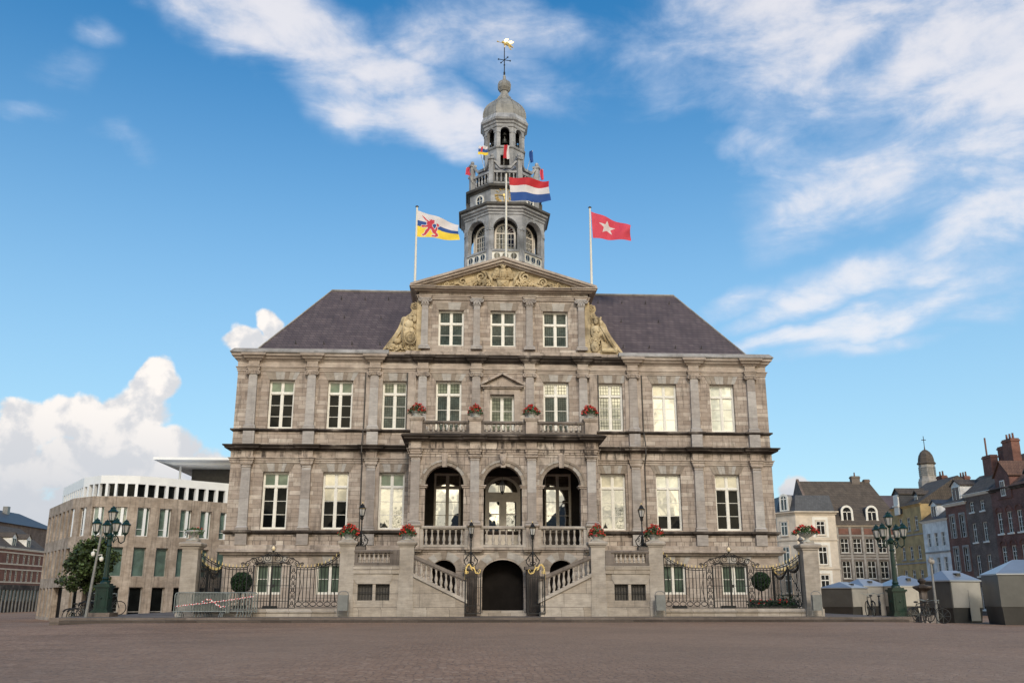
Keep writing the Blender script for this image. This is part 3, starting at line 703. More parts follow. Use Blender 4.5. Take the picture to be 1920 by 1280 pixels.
# ---- roof with snow hooks
rf = MB(); e0, e1, r0, r1 = (-14.45, .45), (14.45, .45), (-10.72, 4.5), (10.95, 4.5); bz, rz = 14.40, 19.62
rf.add([(*e0, bz), (*e1, bz), (*r1, rz), (*r0, rz), (14.45, 8.6, bz), (-14.45, 8.6, bz)], [(0, 1, 2, 3), (4, 5, 3, 2), (5, 0, 3), (1, 4, 2)])
rf.build('roof', M_SLATE, HALL)
rd = MB(); rd.tube([(r0[0], 4.5, rz+.02), (r1[0], 4.5, rz+.02)], .07, 6)
for a, b in ((e0, r0), (e1, r1)): rd.tube([(a[0], a[1], bz+.03), (b[0], b[1], rz+.02)], .045, 5)
rd.build('ridge', M_ROOFTRIM, HALL)
hk = MB(); hk.tube([(0, .02, 0), (0, -.10, .02), (0, -.12, .14)], .022, 4); hk.box(-.05, .05, -.03, .03, -.02, .02); hkm = hk.mesh('snow_hook', M_DARKPLANK)
for (z, xs) in ((15.25, [-12.1+1.62*i for i in range(4)]+[7.0+1.55*i for i in range(4)]), (18.9, [-10.0+1.45*i for i in range(3)]+[6.0+1.5*i for i in range(4)]), (17.3, [-9.6, -7.4, 7.2, 9.5])):
    for x in xs: link(hkm, 'snow_hook', HALL, (x, .45+(z-bz)/(rz-bz)*4.05, z))

# ---- gabled top storey
tw = [(x-.73, x+.73, 14.92, 17.06) for x in (-3.11, -.12, 2.91)]
TX0, TX1 = -5.0, 4.82
ts = MB(); ts.wall(TX0, TX1, 14.3, 18.2, tw, 0, .3); ts.add([(TX0,0,14.3),(TX0,5,14.3),(TX0,5,18.3),(TX0,0,18.3)], [(0,1,2,3)]); ts.add([(TX1,0,14.3),(TX1,5,14.3),(TX1,5,18.3),(TX1,0,18.3)], [(0,1,2,3)])
ts.build('gable_wall', M_BLOCK, HALL)
for x in (-3.11, -.12, 2.91): window(x, YF, 14.92, .73, 2.14, 1.36, 2, G_LEADED); add_lintel(x, 17.07, .75, .46, 5, .25)
for x in (-4.62, -1.64, 1.40, 4.41): pilaster(x, 0, 14.90, 'top', 'ccap', 17.55)
band('gable_base', [(-6.6, 0), (-5.6, 0), (-5.6, -.28), (5.4, -.28), (5.4, 0), (6.5, 0)], [(-.3, 14.30), (.10, 14.31), (.10, 14.42), (.04, 14.44), (.04, 14.52), (-.3, 14.56)], M_BAND)
GP = brk_path([-4.62, -1.64, 1.40, 4.41], .27, .10, TX0, TX1, -.02, 5)
band('gable_architrave', GP, [(-.02, 17.66), (.05, 17.67), (.05, 17.75), (.09, 17.76), (.09, 17.84), (.14, 17.86), (.14, 17.90), (-.02, 17.92)], M_TOPBAND)
GP2 = [(TX0-.12, 5), (TX0-.12, -.10), (TX0+.62, -.10), (TX0+.62, -.02), (TX1-.62, -.02), (TX1-.62, -.10), (TX1+.12, -.10), (TX1+.12, 5)]
band('gable_cornice', GP2, [(-.02, 18.13), (.10, 18.15), (.14, 18.22), (.34, 18.25), (.36, 18.32), (.42, 18.34), (.42, 18.39), (-.02, 18.42)], M_TOPBAND)
pd = MB(); ax = -.14
pd.prism([(TX0+.1, 18.40), (TX1-.1, 18.40), (ax, 20.02)], .02, 5.5)
pd.build('tympanum', M_MARL, HALL)
for s, ex in ((-1, -5.50), (1, 5.32)):
    q = MB()
    q.prism([(ex, 18.40), (ax, 20.13), (ax, 20.27), (ex, 18.54)], -.46 if s < 0 else -.457, 5.6)
    q.prism([(ex-s*.35, 18.40), (ax, 19.98), (ax, 20.13), (ex-s*.0, 18.40)], -.36 if s < 0 else -.357, 5.6)
    q.prism([(ex-s*.75, 18.40), (ax, 19.86), (ax, 19.98), (ex-s*.35, 18.40)], -.20 if s < 0 else -.197, 5.5)
    q.build('raking_cornice', M_TOPBAND, HALL)
# carved relief: crest, scrolls and garlands
rl = MB(); rr_ = random.Random(3)
def spiral(b, cx, cz, r, turns, sgn, a0, y=-.06, th=.055, n=34):
    pts = []
    for i in range(n+1):
        t = i/n; a = a0+sgn*turns*2*math.pi*t; rad = r*(1-.85*t)
        pts.append((cx+rad*math.cos(a), y-.05*t, cz+rad*math.sin(a)))
    b.tube(pts, [th*(1-.4*i/n) for i in range(n+1)], 6)
for s in (-1, 1):
    X = lambda v: ax+s*v
    spiral(rl, X(1.28), 19.10, .34, 1.6, s, R(90), th=.075); spiral(rl, X(2.35), 18.80, .27, 1.5, -s, R(200), th=.06); spiral(rl, X(3.3), 18.60, .16, 1.4, s, R(90), th=.05)
    rl.tube([(X(.62), -.08, 18.55), (X(.70), -.14, 18.95), (X(.95), -.10, 19.38), (X(1.3), -.06, 19.46)], [.07, .09, .07, .05], 6)
    rl.tube([(X(1.5), -.06, 18.92), (X(1.85), -.1, 18.60), (X(2.3), -.08, 18.52), (X(2.65), -.06, 18.74)], [.05, .07, .06, .04], 6)
    rl.tube([(X(2.6), -.05, 18.72), (X(2.95), -.07, 18.52), (X(3.3), -.05, 18.48), (X(4.0), -.03, 18.47)], [.05, .06, .05, .03], 6)
    for i in range(110):
        t = rr_.random(); x = .75+1.5*t; z = 18.52+.30*math.sin(math.pi*min(1, t*1.1))*rr_.random()+.32*(1-t)*rr_.random()
        rl.blob((X(x), -.05-.06*rr_.random(), z), .035+.045*rr_.random(), 6, 4)
    for i in range(60):
        t = rr_.random(); x = 2.5+1.9*t; zz = 18.46+(.34*(1-t))*rr_.random(); rl.blob((X(x), -.03-.03*rr_.random(), zz), (.05, .04, .03+.02*rr_.random()), 6, 4)
    for i in range(26):
        a = i/25; rl.blob((X(.55+.25*math.sin(a*5)), -.10, 18.5+.95*a), .06, 6, 4)
rl.prism([(ax-.36, 18.95), (ax-.30, 18.46), (ax, 18.40), (ax+.30, 18.46), (ax+.36, 18.95)], -.15, .04)
rl.prism([(ax-.42, 18.93), (ax+.42, 18.93), (ax+.38, 19.03), (ax-.38, 19.03)], -.19, .04)
for a, b in (((ax-.2, 18.48), (ax+.2, 18.82)), ((ax+.2, 18.48), (ax-.2, 18.82))): rl.tube([(a[0], -.17, a[1]), (b[0], -.17, b[1])], .03, 5)
rl.blob((ax, -.12, 19.32), (.27, .16, .34), 10, 8); rl.blob((ax, -.18, 19.66), (.13, .13, .16), 10, 8)
for s in (-1, 1):
    rl.blob((ax+s*.34, -.10, 19.36), (.22, .09, .30), 8, 6); rl.blob((ax+s*.48, -.08, 19.18), (.16, .08, .24), 8, 6); rl.blob((ax+s*.16, -.2, 19.20), (.08, .08, .24), 7, 6)
for i in range(34): rl.blob((ax+.5*rr_.uniform(-1, 1), -.12-.06*rr_.random(), 19.06+.5*rr_.random()), .035+.03*rr_.random(), 6, 4)
for i in range(9): rl.blob((ax-.16+.04*i, -.16, 19.78+.05*math.sin(i*.8)), .04, 6, 4)
rl.build('carved_relief', M_MARL, HALL, smooth=True)
# figures in the scrolled flanks of the gable
def flank(s):
    x0 = -5.02 if s < 0 else 4.84
    X = lambda v: x0+s*v
    b = MB(); b.box(*sorted((X(-.22), X(.06))), -.09, .3, 14.54, 17.62)
    b.prism([(X(.06), 14.54), (X(2.0), 14.54), (X(1.9), 14.75), (X(1.66), 15.1), (X(1.34), 15.55), (X(1.12), 15.95), (X(1.0), 16.3), (X(.74), 16.62), (X(.46), 16.82), (X(.36), 17.0), (X(.46), 17.2), (X(.40), 17.45), (X(.06), 17.5)], .0, .28)
    root = b.build('gable_scroll', M_MARL, HALL)
    q = MB(); spiral(q, X(.22), 17.28, .20, 1.7, s, R(90), y=-.04, th=.045)
    if s < 0:        # seated figure with sun wheel, staff and laurel
        q.blob((X(.55), -.10, 15.55), (.42, .24, .55), 12, 9); q.blob((X(.50), -.16, 16.15), (.26, .2, .30), 12, 8); q.blob((X(.42), -.22, 16.52), (.13, .13, .17), 10, 8)
        q.blob((X(.40), -.2, 16.68), (.17, .14, .09), 10, 6); q.blob((X(.78), -.14, 16.35), (.20, .14, .26), 10, 7); q.blob((X(.20), -.14, 16.5), (.14, .12, .22), 8, 6)
        wx, wz = X(.40), 15.32
        q.tube([(wx+.33*math.cos(a*.2618), -.36, wz+.36*math.sin(a*.2618)) for a in range(24)], .030, 5, closed=True)
        for a in range(18): q.tube([(wx+.06*math.cos(a*.349), -.37, wz+.06*math.sin(a*.349)), (wx+.31*math.cos(a*.349), -.34, wz+.34*math.sin(a*.349))], .022, 4)
        q.blob((wx, -.38, wz), .07, 8, 6)
        q.tube([(X(.78), -.30, 14.75), (X(.83), -.30, 15.9), (X(.82), -.26, 16.3)], [.05, .045, .03], 6); q.tube([(X(.68), -.30, 14.8), (X(.75), -.3, 15.7)], .035, 5)
        q.blob((X(1.42), -.10, 14.86), (.22, .16, .16), 9, 7); q.blob((X(1.15), -.12, 15.15), (.24, .15, .16), 9, 7)
        for i in range(9): q.tube([(X(.85+.12*i), -.14, 14.66), (X(.95+.085*i), -.18, 14.95-.02*i)], .04, 5)
        for i in range(40): t = rr_.random(); q.blob((X(.2+1.4*t), -.1-.1*rr_.random(), 14.6+.25*rr_.random()), (.09, .06, .05), 6, 4)
        q.tube([(X(.62), -.1, 16.2), (X(.95), -.12, 15.8), (X(1.25), -.1, 15.3), (X(1.6), -.08, 14.8)], [.05, .06, .05, .04], 6)
    else:            # half-nude crowned figure, mask below, spear and drapery at the side
        q.blob((X(.42), -.08, 15.75), (.28, .20, .42), 12, 9); q.blob((X(.42), -.14, 16.02), (.27, .18, .20), 12, 8); q.blob((X(.42), -.20, 16.47), (.14, .14, .19), 10, 8)
        q.blob((X(.42), -.18, 16.67), (.20, .15, .08), 10, 6)
        for d in (-.11, .12): q.blob((X(.42+d), -.28, 15.86), .085, 8, 6)
        for d in (-.24, .28): q.blob((X(.42+d), -.12, 15.85), (.08, .09, .28), 8, 6)
        q.tube([(X(.62), -.12, 16.5), (X(.72), -.14, 16.75)], .06, 6); q.blob((X(.70), -.12, 16.4), (.1, .1, .2), 8, 6)
        q.tube([(X(.66), -.22, 16.2), (X(1.0), -.26, 15.6), (X(1.36), -.2, 15.0)], [.05, .055, .05], 6); q.tube([(X(.62), -.12, 16.05), (X(.82), -.16, 15.7), (X(.95), -.14, 15.3)], [.08, .08, .06], 6)
        q.blob((X(.32), -.20, 14.92), (.24, .16, .32), 10, 8); q.blob((X(.26), -.35, 14.95), .05, 6, 5); q.blob((X(.40), -.35, 14.95), .05, 6, 5); q.blob((X(.33), -.36, 14.84), .045, 6, 5)
        for i in range(60): q.blob((X(.05+.6*rr_.random()), -.16-.1*rr_.random(), 15.12+.32*rr_.random()), .035+.035*rr_.random(), 6, 4)
        for i in range(12): q.tube([(X(.72+.06*i), -.10, 15.35-.05*i), (X(.78+.07*i), -.16, 14.62)], [.05, .04], 5)
        q.blob((X(1.1), -.12, 14.75), (.42, .16, .14), 10, 7); q.blob((X(1.55), -.10, 14.78), (.12, .12, .2), 8, 6)
    # folds and foliage over the rest of the panel, then flatten everything to a low relief
    edge = lambda z: 2.0-1.55*min(1, max(0, (z-14.55)/2.3))**.8
    for i in range(150):
        z = 14.6+2.2*rr_.random(); v = .1+(edge(z)-.16)*rr_.random(); a = rr_.uniform(-.6, .6)+.9
        q.tube([(X(v-.13*math.cos(a)), -.03, z-.13*math.sin(a)), (X(v), -.08, z+.03), (X(v+.13*math.cos(a)*-.8), -.03, z+.16*math.sin(a))], [.012, .032, .012], 5)
    q.tube([(X(edge(14.58+2.2*i/16)-.05), -.05, 14.58+2.2*i/16) for i in range(17)], .05, 6)
    q.v = [(x, y*.62 if y < 0 else y, z) for x, y, z in q.v]
    q.build('carved_figure', M_MARL, root, smooth=True)
flank(-1); flank(1)
# ================================================================== portico (loggia) of the town hall
LC = -.25; LY = -3.8
LPX = [-4.71, -1.69, 1.22, 4.29]; LAX = [-3.23, -.25, 2.75]; LX0, LX1 = -5.05, 4.65
lw = MB()
edges = [LX0, -1.69, 1.22, LX1]
for i, x in enumerate(LAX):
    lw.arch(edges[i], edges[i+1], 3.30, 8.20, x, .98, 6.58, .99, 3.30, LY, LY+.55)
lw.build('portico_wall', M_LOGGIA, HALL)
for x in (LX0, LX1):
    b = MB(); s = 1 if x > 0 else -1
    b.box(*sorted((x, x-s*.5)), LY+.553, -.02, 6.9, 8.19); b.box(*sorted((x, x-s*.5)), LY+.553, LY+.9, 3.3, 6.9); b.box(*sorted((x, x-s*.5)), -.4, -.02, 3.3, 6.9)
    b.build('portico_side', M_LOGGIA, HALL)
M_DARKPLASTER = stone('dark_portico_plaster', [(0, (.030, .025, .022)), (1, (.055, .046, .04))], None, .2, .2)  # one dark tone for portico ceiling, back wall and side sheets
b = MB(); b.box(LX0+.5, LX1-.5, LY+.55, -.06, 7.95, 8.15); b.build('portico_ceiling', M_DARKPLASTER, HALL)
b = MB(); b.wall(LX0+.5, LX1-.5, 3.46, 7.95, [(-3.15-.73, -3.15+.73, 4.6, 7.66), (2.93-.73, 2.93+.73, 4.6, 7.66), (-.11-.96, -.11+.96, 3.46, 7.50)], -.05, .049); b.build('portico_back_wall', M_DARKPLASTER, HALL)
for x in (LX0+.5, LX1-.5): s_ = .006 if x < 0 else -.006; b = MB(); b.box(*sorted((x+s_, x+s_*3)), LY+.60, -.06, 3.46, 7.95); b.build('portico_lining', M_DARKPLASTER, HALL)
b = MB(); b.box(LX0, LX1, LY+.04, -.02, 3.22, 3.46); b.build('portico_floor', M_LOGGIA, HALL)
# archivolts, keystones and imposts
for i, x in enumerate(LAX):
    b = MB(); b.ring(x, 6.58, .985, 1.16, LY-.07, LY+.02, n=13, gap=.012); b.ring(x, 6.58, 1.16, 1.27, LY-.11, LY+.02, n=13, gap=.012)
    b.build('archivolt', M_VOUS, HALL)
    b = MB(); b.prism([(x-.12, 7.46), (x+.12, 7.46), (x+.17, 8.14), (x-.17, 8.14)], LY-.19, LY+.02)
    if i == 1: b.blob((x, LY-.22, 7.82), (.15, .10, .24), 10, 8); b.blob((x, LY-.29, 7.78), (.05, .06, .1), 6, 5)
    b.build('keystone', M_BAND, HALL)
    for s in (-1, 1):
        b = MB(); xa, xb = sorted((x+s*.93, x+s*(1.26 if not (i == 1) else 1.2)))
        b.sweep([(xa, LY+.56), (xa, LY), (xb, LY), (xb, LY+.56)], [(-.02, 6.42), (.03, 6.43), (.03, 6.48), (.08, 6.52), (.08, 6.58), (-.02, 6.59)]); b.build('impost', M_BAND, HALL)
def lpil(x):
    b = MB(); b.box(-.225, .225, -.16, .02, 0, 7.9-4.75); return b
lpm = lpil(0).mesh('pilaster', M_PIL)
for x in LPX:
    o = link(lpm, 'pilaster', HALL, (x, LY, 4.75)); link(ME['base'], 'base', o, (0, .03, -.20)); link(ME['dcap'], 'capital', o, (0, .03, 7.98-4.75))
    b = MB(); b.box(-.30, .30, -.22, .02, 3.47-4.75, 4.48-4.75); b.sweep([(-.30, .02), (-.30, -.22), (.30, -.22), (.30, .02)], [(-.02, -.28), (.06, -.26), (.09, -.20), (-.02, -.19)])
    b.build('pedestal', M_BAND, o)
def lpath(hw, p): return [(LX0-.02, 0), (LX0-.02, LY), *[q for c in LPX for q in ((c-hw, LY), (c-hw, LY-p), (c+hw, LY-p), (c+hw, LY))], (LX1+.02, LY), (LX1+.02, 0)]
band('portico_architrave', lpath(.26, .14), [(-.02, 8.14), (.04, 8.15), (.04, 8.25), (.08, 8.26), (.08, 8.36), (.13, 8.38), (.13, 8.43), (-.02, 8.45)], M_FRIEZE)
band('portico_frieze', lpath(.25, .14), [(-.06, 8.0), (.02, 8.44), (.02, 8.77), (-.06, 8.79)], M_FRIEZE)
band('portico_cornice', lpath(.30, .14), [(-.04, 8.76), (.06, 8.77), (.10, 8.84), (.30, 8.88), (.32, 8.98), (.40, 9.01), (.42, 9.08), (.38, 9.10), (-.04, 9.20)], M_DARKBAND)
band('portico_base_course', lpath(.34, .20), [(-.04, 3.24), (.05, 3.26), (.08, 3.34), (.14, 3.36), (.14, 3.46), (-.04, 3.48)], M_BAND)
b = MB(); b.box(LX0, LX1, LY, 0, 8.2, 9.18); b.build('balcony_slab', M_BAND, HALL)
# basement under the portico with its three dark arches
bb = MB()
be = [LX0, -1.75, 1.25, LX1]; bspec = [(-3.18, .60, 2.34, .52, .2), (-.24, 1.03, 2.14, .74, .2), (2.70, .60, 2.34, .52, .2)]
for i, (x, hw, zs, ri, zb) in enumerate(bspec): bb.arch(be[i], be[i+1], 0, 3.25, x, hw, zs, ri, zb, LY, LY+.5)
bb.build('portico_basement', M_BASE, HALL)
for x, hw, zs, ri, zb in bspec:
    b = MB(); b.ring(x, zs, hw+.01, hw+.42, LY-.03, LY+.02, n=9, gap=.012, k=ri/hw*1.12 if hw > 1 else .92); b.build('archivolt', M_VOUS, HALL)
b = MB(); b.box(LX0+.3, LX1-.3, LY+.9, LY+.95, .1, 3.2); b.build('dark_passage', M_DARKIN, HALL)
b = MB(); b.box(-1.35, .87, LY-.9, LY-.02, .2, .34); b.box(-1.25, .77, LY-.45, LY+.5, .34, .45); b.build('doorstep', M_STAIR, HALL)
# --- balustrades: one turned baluster, copied
def baluster_mesh(h, r): 
    p = [(.9, 0), (.9, .08), (.55, .10), (.62, .16), (1.0, .30), (.95, .38), (.5, .62), (.42, .74), (.62, .80), (.5, .84), (.8, .90), (.8, 1)]
    b = MB(); b.lathe(0, 0, [(r*a, h*z) for a, z in p], 10); return b.mesh('baluster', M_BALUS, True)
BM = baluster_mesh(.60, .085); BM2 = baluster_mesh(.50, .082)
def balustrade(x0, x1, y, z0, z1, n, parent, mat=M_BALUS, name='balustrade', dark=None):
    b = MB(); b.box(x0, x1, y-.13, y+.13, z0, z0+.12); b.sweep([(x0, y-.11), (x1, y-.11)], [(0, z1-.14), (.03, z1-.13), (.05, z1-.05), (.02, z1), (-.25, z1), (-.25, z1-.14)])
    b.box(x0, x0+.16, y-.10, y+.10, z0+.12, z1-.14); b.box(x1-.16, x1, y-.10, y+.10, z0+.12, z1-.14)
    o = b.build(name, dark or mat, parent)
    h = z1-.14-z0-.12; me = BM.copy() if False else BM
    for i in range(n):
        q = link(me, 'baluster', o, (x0+.16+(x1-x0-.32)*(i+.5)/n, y, z0+.12)); q.scale = (1, 1, h/.60)
    return o
M_BALRAIL = stone('weathered_balcony_rail', [(0, (.13, .11, .098)), (1, (.21, .18, .16))], None, .5, .3)
for i in range(3):
    a, c = LPX[i]+.31, LPX[i+1]-.31
    balustrade(a, c, LY-.02, 3.48, 4.52, 7 if i != 1 else 6, HALL)
    balustrade(a, c, LY+.0, 9.19, 9.86, 8, HALL, dark=M_BALRAIL)
for x in LPX:
    b = MB(); b.box(x-.30, x+.30, LY-.24, LY+.30, 9.19, 9.88); b.sweep([(x-.30, LY+.30), (x-.30, LY-.24), (x+.30, LY-.24), (x+.30, LY+.30)], [(-.01, 9.82), (.03, 9.84), (.07, 9.92), (.09, 9.96), (.09, 10.02), (-.25, 10.05)], closed=True)
    b.build('balcony_pedestal', M_BAND, HALL)

# ================================================================== entrance staircase
ST = thing('entrance_staircase', 'pale stone double entrance staircase with square pillars and balusters before the portico', 'staircase', (-.33, -6, 0))
def sx(v, s): return s*v                         # local x, mirrored for the two sides
for s in (-1, 1):
    for xc, nm in ((4.57, 'inner'), (7.36, 'outer')):
        b = MB(); w = .345; x = s*xc
        b.box(x-w-.03, x+w+.03, -.03, .70, .2, .90); b.box(x-w, x+w, 0, .66, .90, 3.44)
        b.sweep([(x-w, .66), (x-w, 0), (x+w, 0), (x+w, .66)], [(-.02, 3.38), (.03, 3.40), (.05, 3.47), (.10, 3.49), (.13, 3.58), (.10, 3.64), (-.1, 3.70)], closed=True)
        b.box(x-w+.05, x+w-.05, .05, .61, 3.66, 3.72)
        b.build('pillar', M_PILLAR, ST)
    # raking side wall of the flight with plinth, string and handrail
    xa, xb = 1.80, 4.22                          # low end, high end (distance from the middle)
    P = lambda pts: [(s*x, z) for x, z in pts]
    b = MB(); b.prism(P([(xa, .2), (xb, .2), (xb, 2.06), (xa, .82)]), .03, .34); b.prism(P([(xa+.0, .2), (xb, .2), (xb, .50), (xa+.0, .50)]), .0, .03); b.build('stair_wall', M_STAIR, ST)
    b = MB(); b.prism(P([(xa-.12, .80), (xb, 2.00), (xb, 2.17), (xa-.12, .96)]), -.05, .38); b.build('string', M_BALUS, ST)
    b = MB(); b.prism(P([(xa-.10, 1.80), (xb, 2.86), (xb, 3.02), (xa-.10, 1.96)]), .02, .30); b.prism(P([(xa-.10, 1.74), (xb, 2.80), (xb, 2.86), (xa-.10, 1.80)]), .06, .26); b.build('handrail', M_BALRAIL, ST)
    b = MB(); b.box(*sorted((s*(xa-.10), s*(xa+.09))), .05, .27, .93, 1.80); b.build('newel', M_BALUS, ST)
    for i in range(10):
        t = (i+.75)/10.3; x = xa+(xb-xa)*t; z0 = .96+(2.17-.96)*(x-xa+.12)/(xb-xa+.12); z1 = 1.74+(2.80-1.74)*(x-xa+.1)/(xb-xa+.1)
        q = link(BM, 'baluster', ST, (s*x, .16, z0-.02)); q.scale = (1, 1, (z1-z0+.04)/.60)
    b = MB()
    for i in range(12):
        x0 = xa+(4.9-xa)*i/12; z = .2+(2.35-.2)*(i+1)/12; b.box(*sorted((s*x0, s*4.9)), .34, 1.75, .2+(2.15)*i/12, z)
    b.build('steps', M_STAIR, ST)
    # low terrace with barred windows and balustrade
    ta, tb = 5.22, 7.02
    b = MB(); holes = [(6.12, 6.82, .93, 1.67), (5.32, 5.98, .93, 1.67)]
    hs_ = [tuple(sorted((s*h[0], s*h[1])))+(h[2], h[3]) for h in holes]
    b.wall(*sorted((s*4.9, s*7.05)), .2, 2.15, hs_, .06, .25); b.box(*sorted((s*4.9, s*7.05)), .5, 2.2, .2, 2.15)
    b.box(*sorted((s*4.88, s*7.05)), .02, .06, .2, .52); b.build('terrace_wall', M_STAIR, ST)
    b = MB(); b.prism(P([(ta-.02, 2.14), (tb+.02, 2.14), (tb+.02, 1.92), (tb-.16, 1.68), (ta+.12, 1.68), (ta-.02, 1.92)]), .025, .10); b.build('lintel', M_PILLAR, ST)
    b = MB(); b.box(*sorted((s*4.9, s*7.05)), -.02, .3, 2.15, 2.33); b.box(*sorted((s*4.9, s*7.05)), -.06, .32, 2.345, 2.52); b.build('terrace_course', M_STAIR, ST)
    balustrade(*sorted((s*5.20, s*7.03)), .12, 2.53, 3.24, 7, ST, dark=M_BALRAIL)
    b = MB(); b.prism(P([(4.90, 3.24), (5.20, 3.24), (5.20, 2.53), (4.90, 2.53)]), .0, .24); b.build('end_block', M_BALRAIL, ST)
    for h in holes:
        x0, x1 = sorted((s*h[0], s*h[1])); b = MB()
        for i in range(5): x = x0+(x1-x0)*(i+.5)/5; b.tube([(x, .16, .93), (x, .16, 1.67)], .016, 5)
        b.box(x0, x1, .15, .17, 1.27, 1.30); o = b.build('window_bars', M_IRON, ST)
        b = MB(); b.box(x0, x1, .26, .28, .93, 1.67); b.build('pane', M_DARKPLANK, o)
    # pier beside the passage that carries a lamp
    b = MB(); x = 1.52; b.box(*sorted((s*(x-.32), s*(x+.32))), 1.1, 1.74, .2, 2.38); b.build('lamp_pier', M_DARKBAND, ST)
    b = MB(); b.box(*sorted((s*(x-.40), s*(x+.40))), 1.02, 1.82, 2.38, 2.52); b.build('pier_cap', M_BALRAIL, ST)

# ================================================================== gates, fences and pillars of the forecourt
def gate_leaf(label, x0, x1, s):
    t = thing('iron_gate', label, 'gate', (x0, -6.05, .32), 0)
    w = x1-x0; b = MB(); n = 7
    for x in (0, w): b.box(x-.022, x+.022, -.022, .022, 0, 1.95)
    b.box(0, w, -.018, .018, 0, .04); b.box(0, w, -.015, .015, .36, .385); b.box(0, w, -.015, .015, 1.66, 1.69)
    for i in range(1, n):
        x = w*i/n; b.tube([(x, 0, .36), (x, 0, 1.66+.12*math.sin(math.pi*i/n))], .011, 4)
    for i in range(3):
        xm = w*(i+.5)/3; rr = w/6*.8; b.tube([(xm-rr, 0, 1.6), (xm-rr, 0, .2), (xm-rr*.5, 0, .09), (xm, 0, .06), (xm+rr*.5, 0, .09), (xm+rr, 0, .2), (xm+rr, 0, 1.6)], .011, 4)
    b.build('bars', M_IRON, t)
    g = MB()
    # gilded rococo crest: tall at the outer end, curling down to the passage
    X = lambda v: (w*v if s > 0 else w*(1-v))
    g.tube([(X(1.02), 0, 1.55), (X(1.0), 0, 1.95), (X(.88), 0, 2.22), (X(.72), 0, 2.24), (X(.62), 0, 2.12), (X(.50), 0, 2.10), (X(.40), 0, 2.02), (X(.33), 0, 1.86), (X(.18), 0, 1.82), (X(.06), 0, 1.88), (X(.03), 0, 2.0), (X(.10), 0, 2.05), (X(.15), 0, 1.97)], [.022, .027, .038, .036, .032, .032, .028, .028, .024, .024, .02, .016, .012], 6)
    g.tube([(X(.86), 0, 2.20), (X(.98), 0, 2.02), (X(.92), 0, 1.82), (X(.82), 0, 1.86), (X(.86), 0, 1.95)], [.035, .035, .03, .025, .02], 6)
    g.tube([(X(.70), 0, 2.22), (X(.60), 0, 2.02), (X(.52), 0, 1.98)], [.03, .035, .015], 5); g.tube([(X(.42), 0, 2.0), (X(.46), 0, 2.14), (X(.40), 0, 2.2)], [.03, .025, .012], 5)
    for v, z in ((.95, 2.12), (.80, 2.26), (.66, 2.16), (.36, 1.92), (.24, 1.86)): g.blob((X(v), -.01, z), (.045, .03, .036), 7, 5)
    g.build('gilded_crest', M_GOLD, t)
gate_leaf('black iron gate with gilded scroll crest left of the dark passage', -2.10, -1.37, -1)
gate_leaf('open black iron gate with gilded scroll crest right of the dark passage', .86, 1.66, 1)

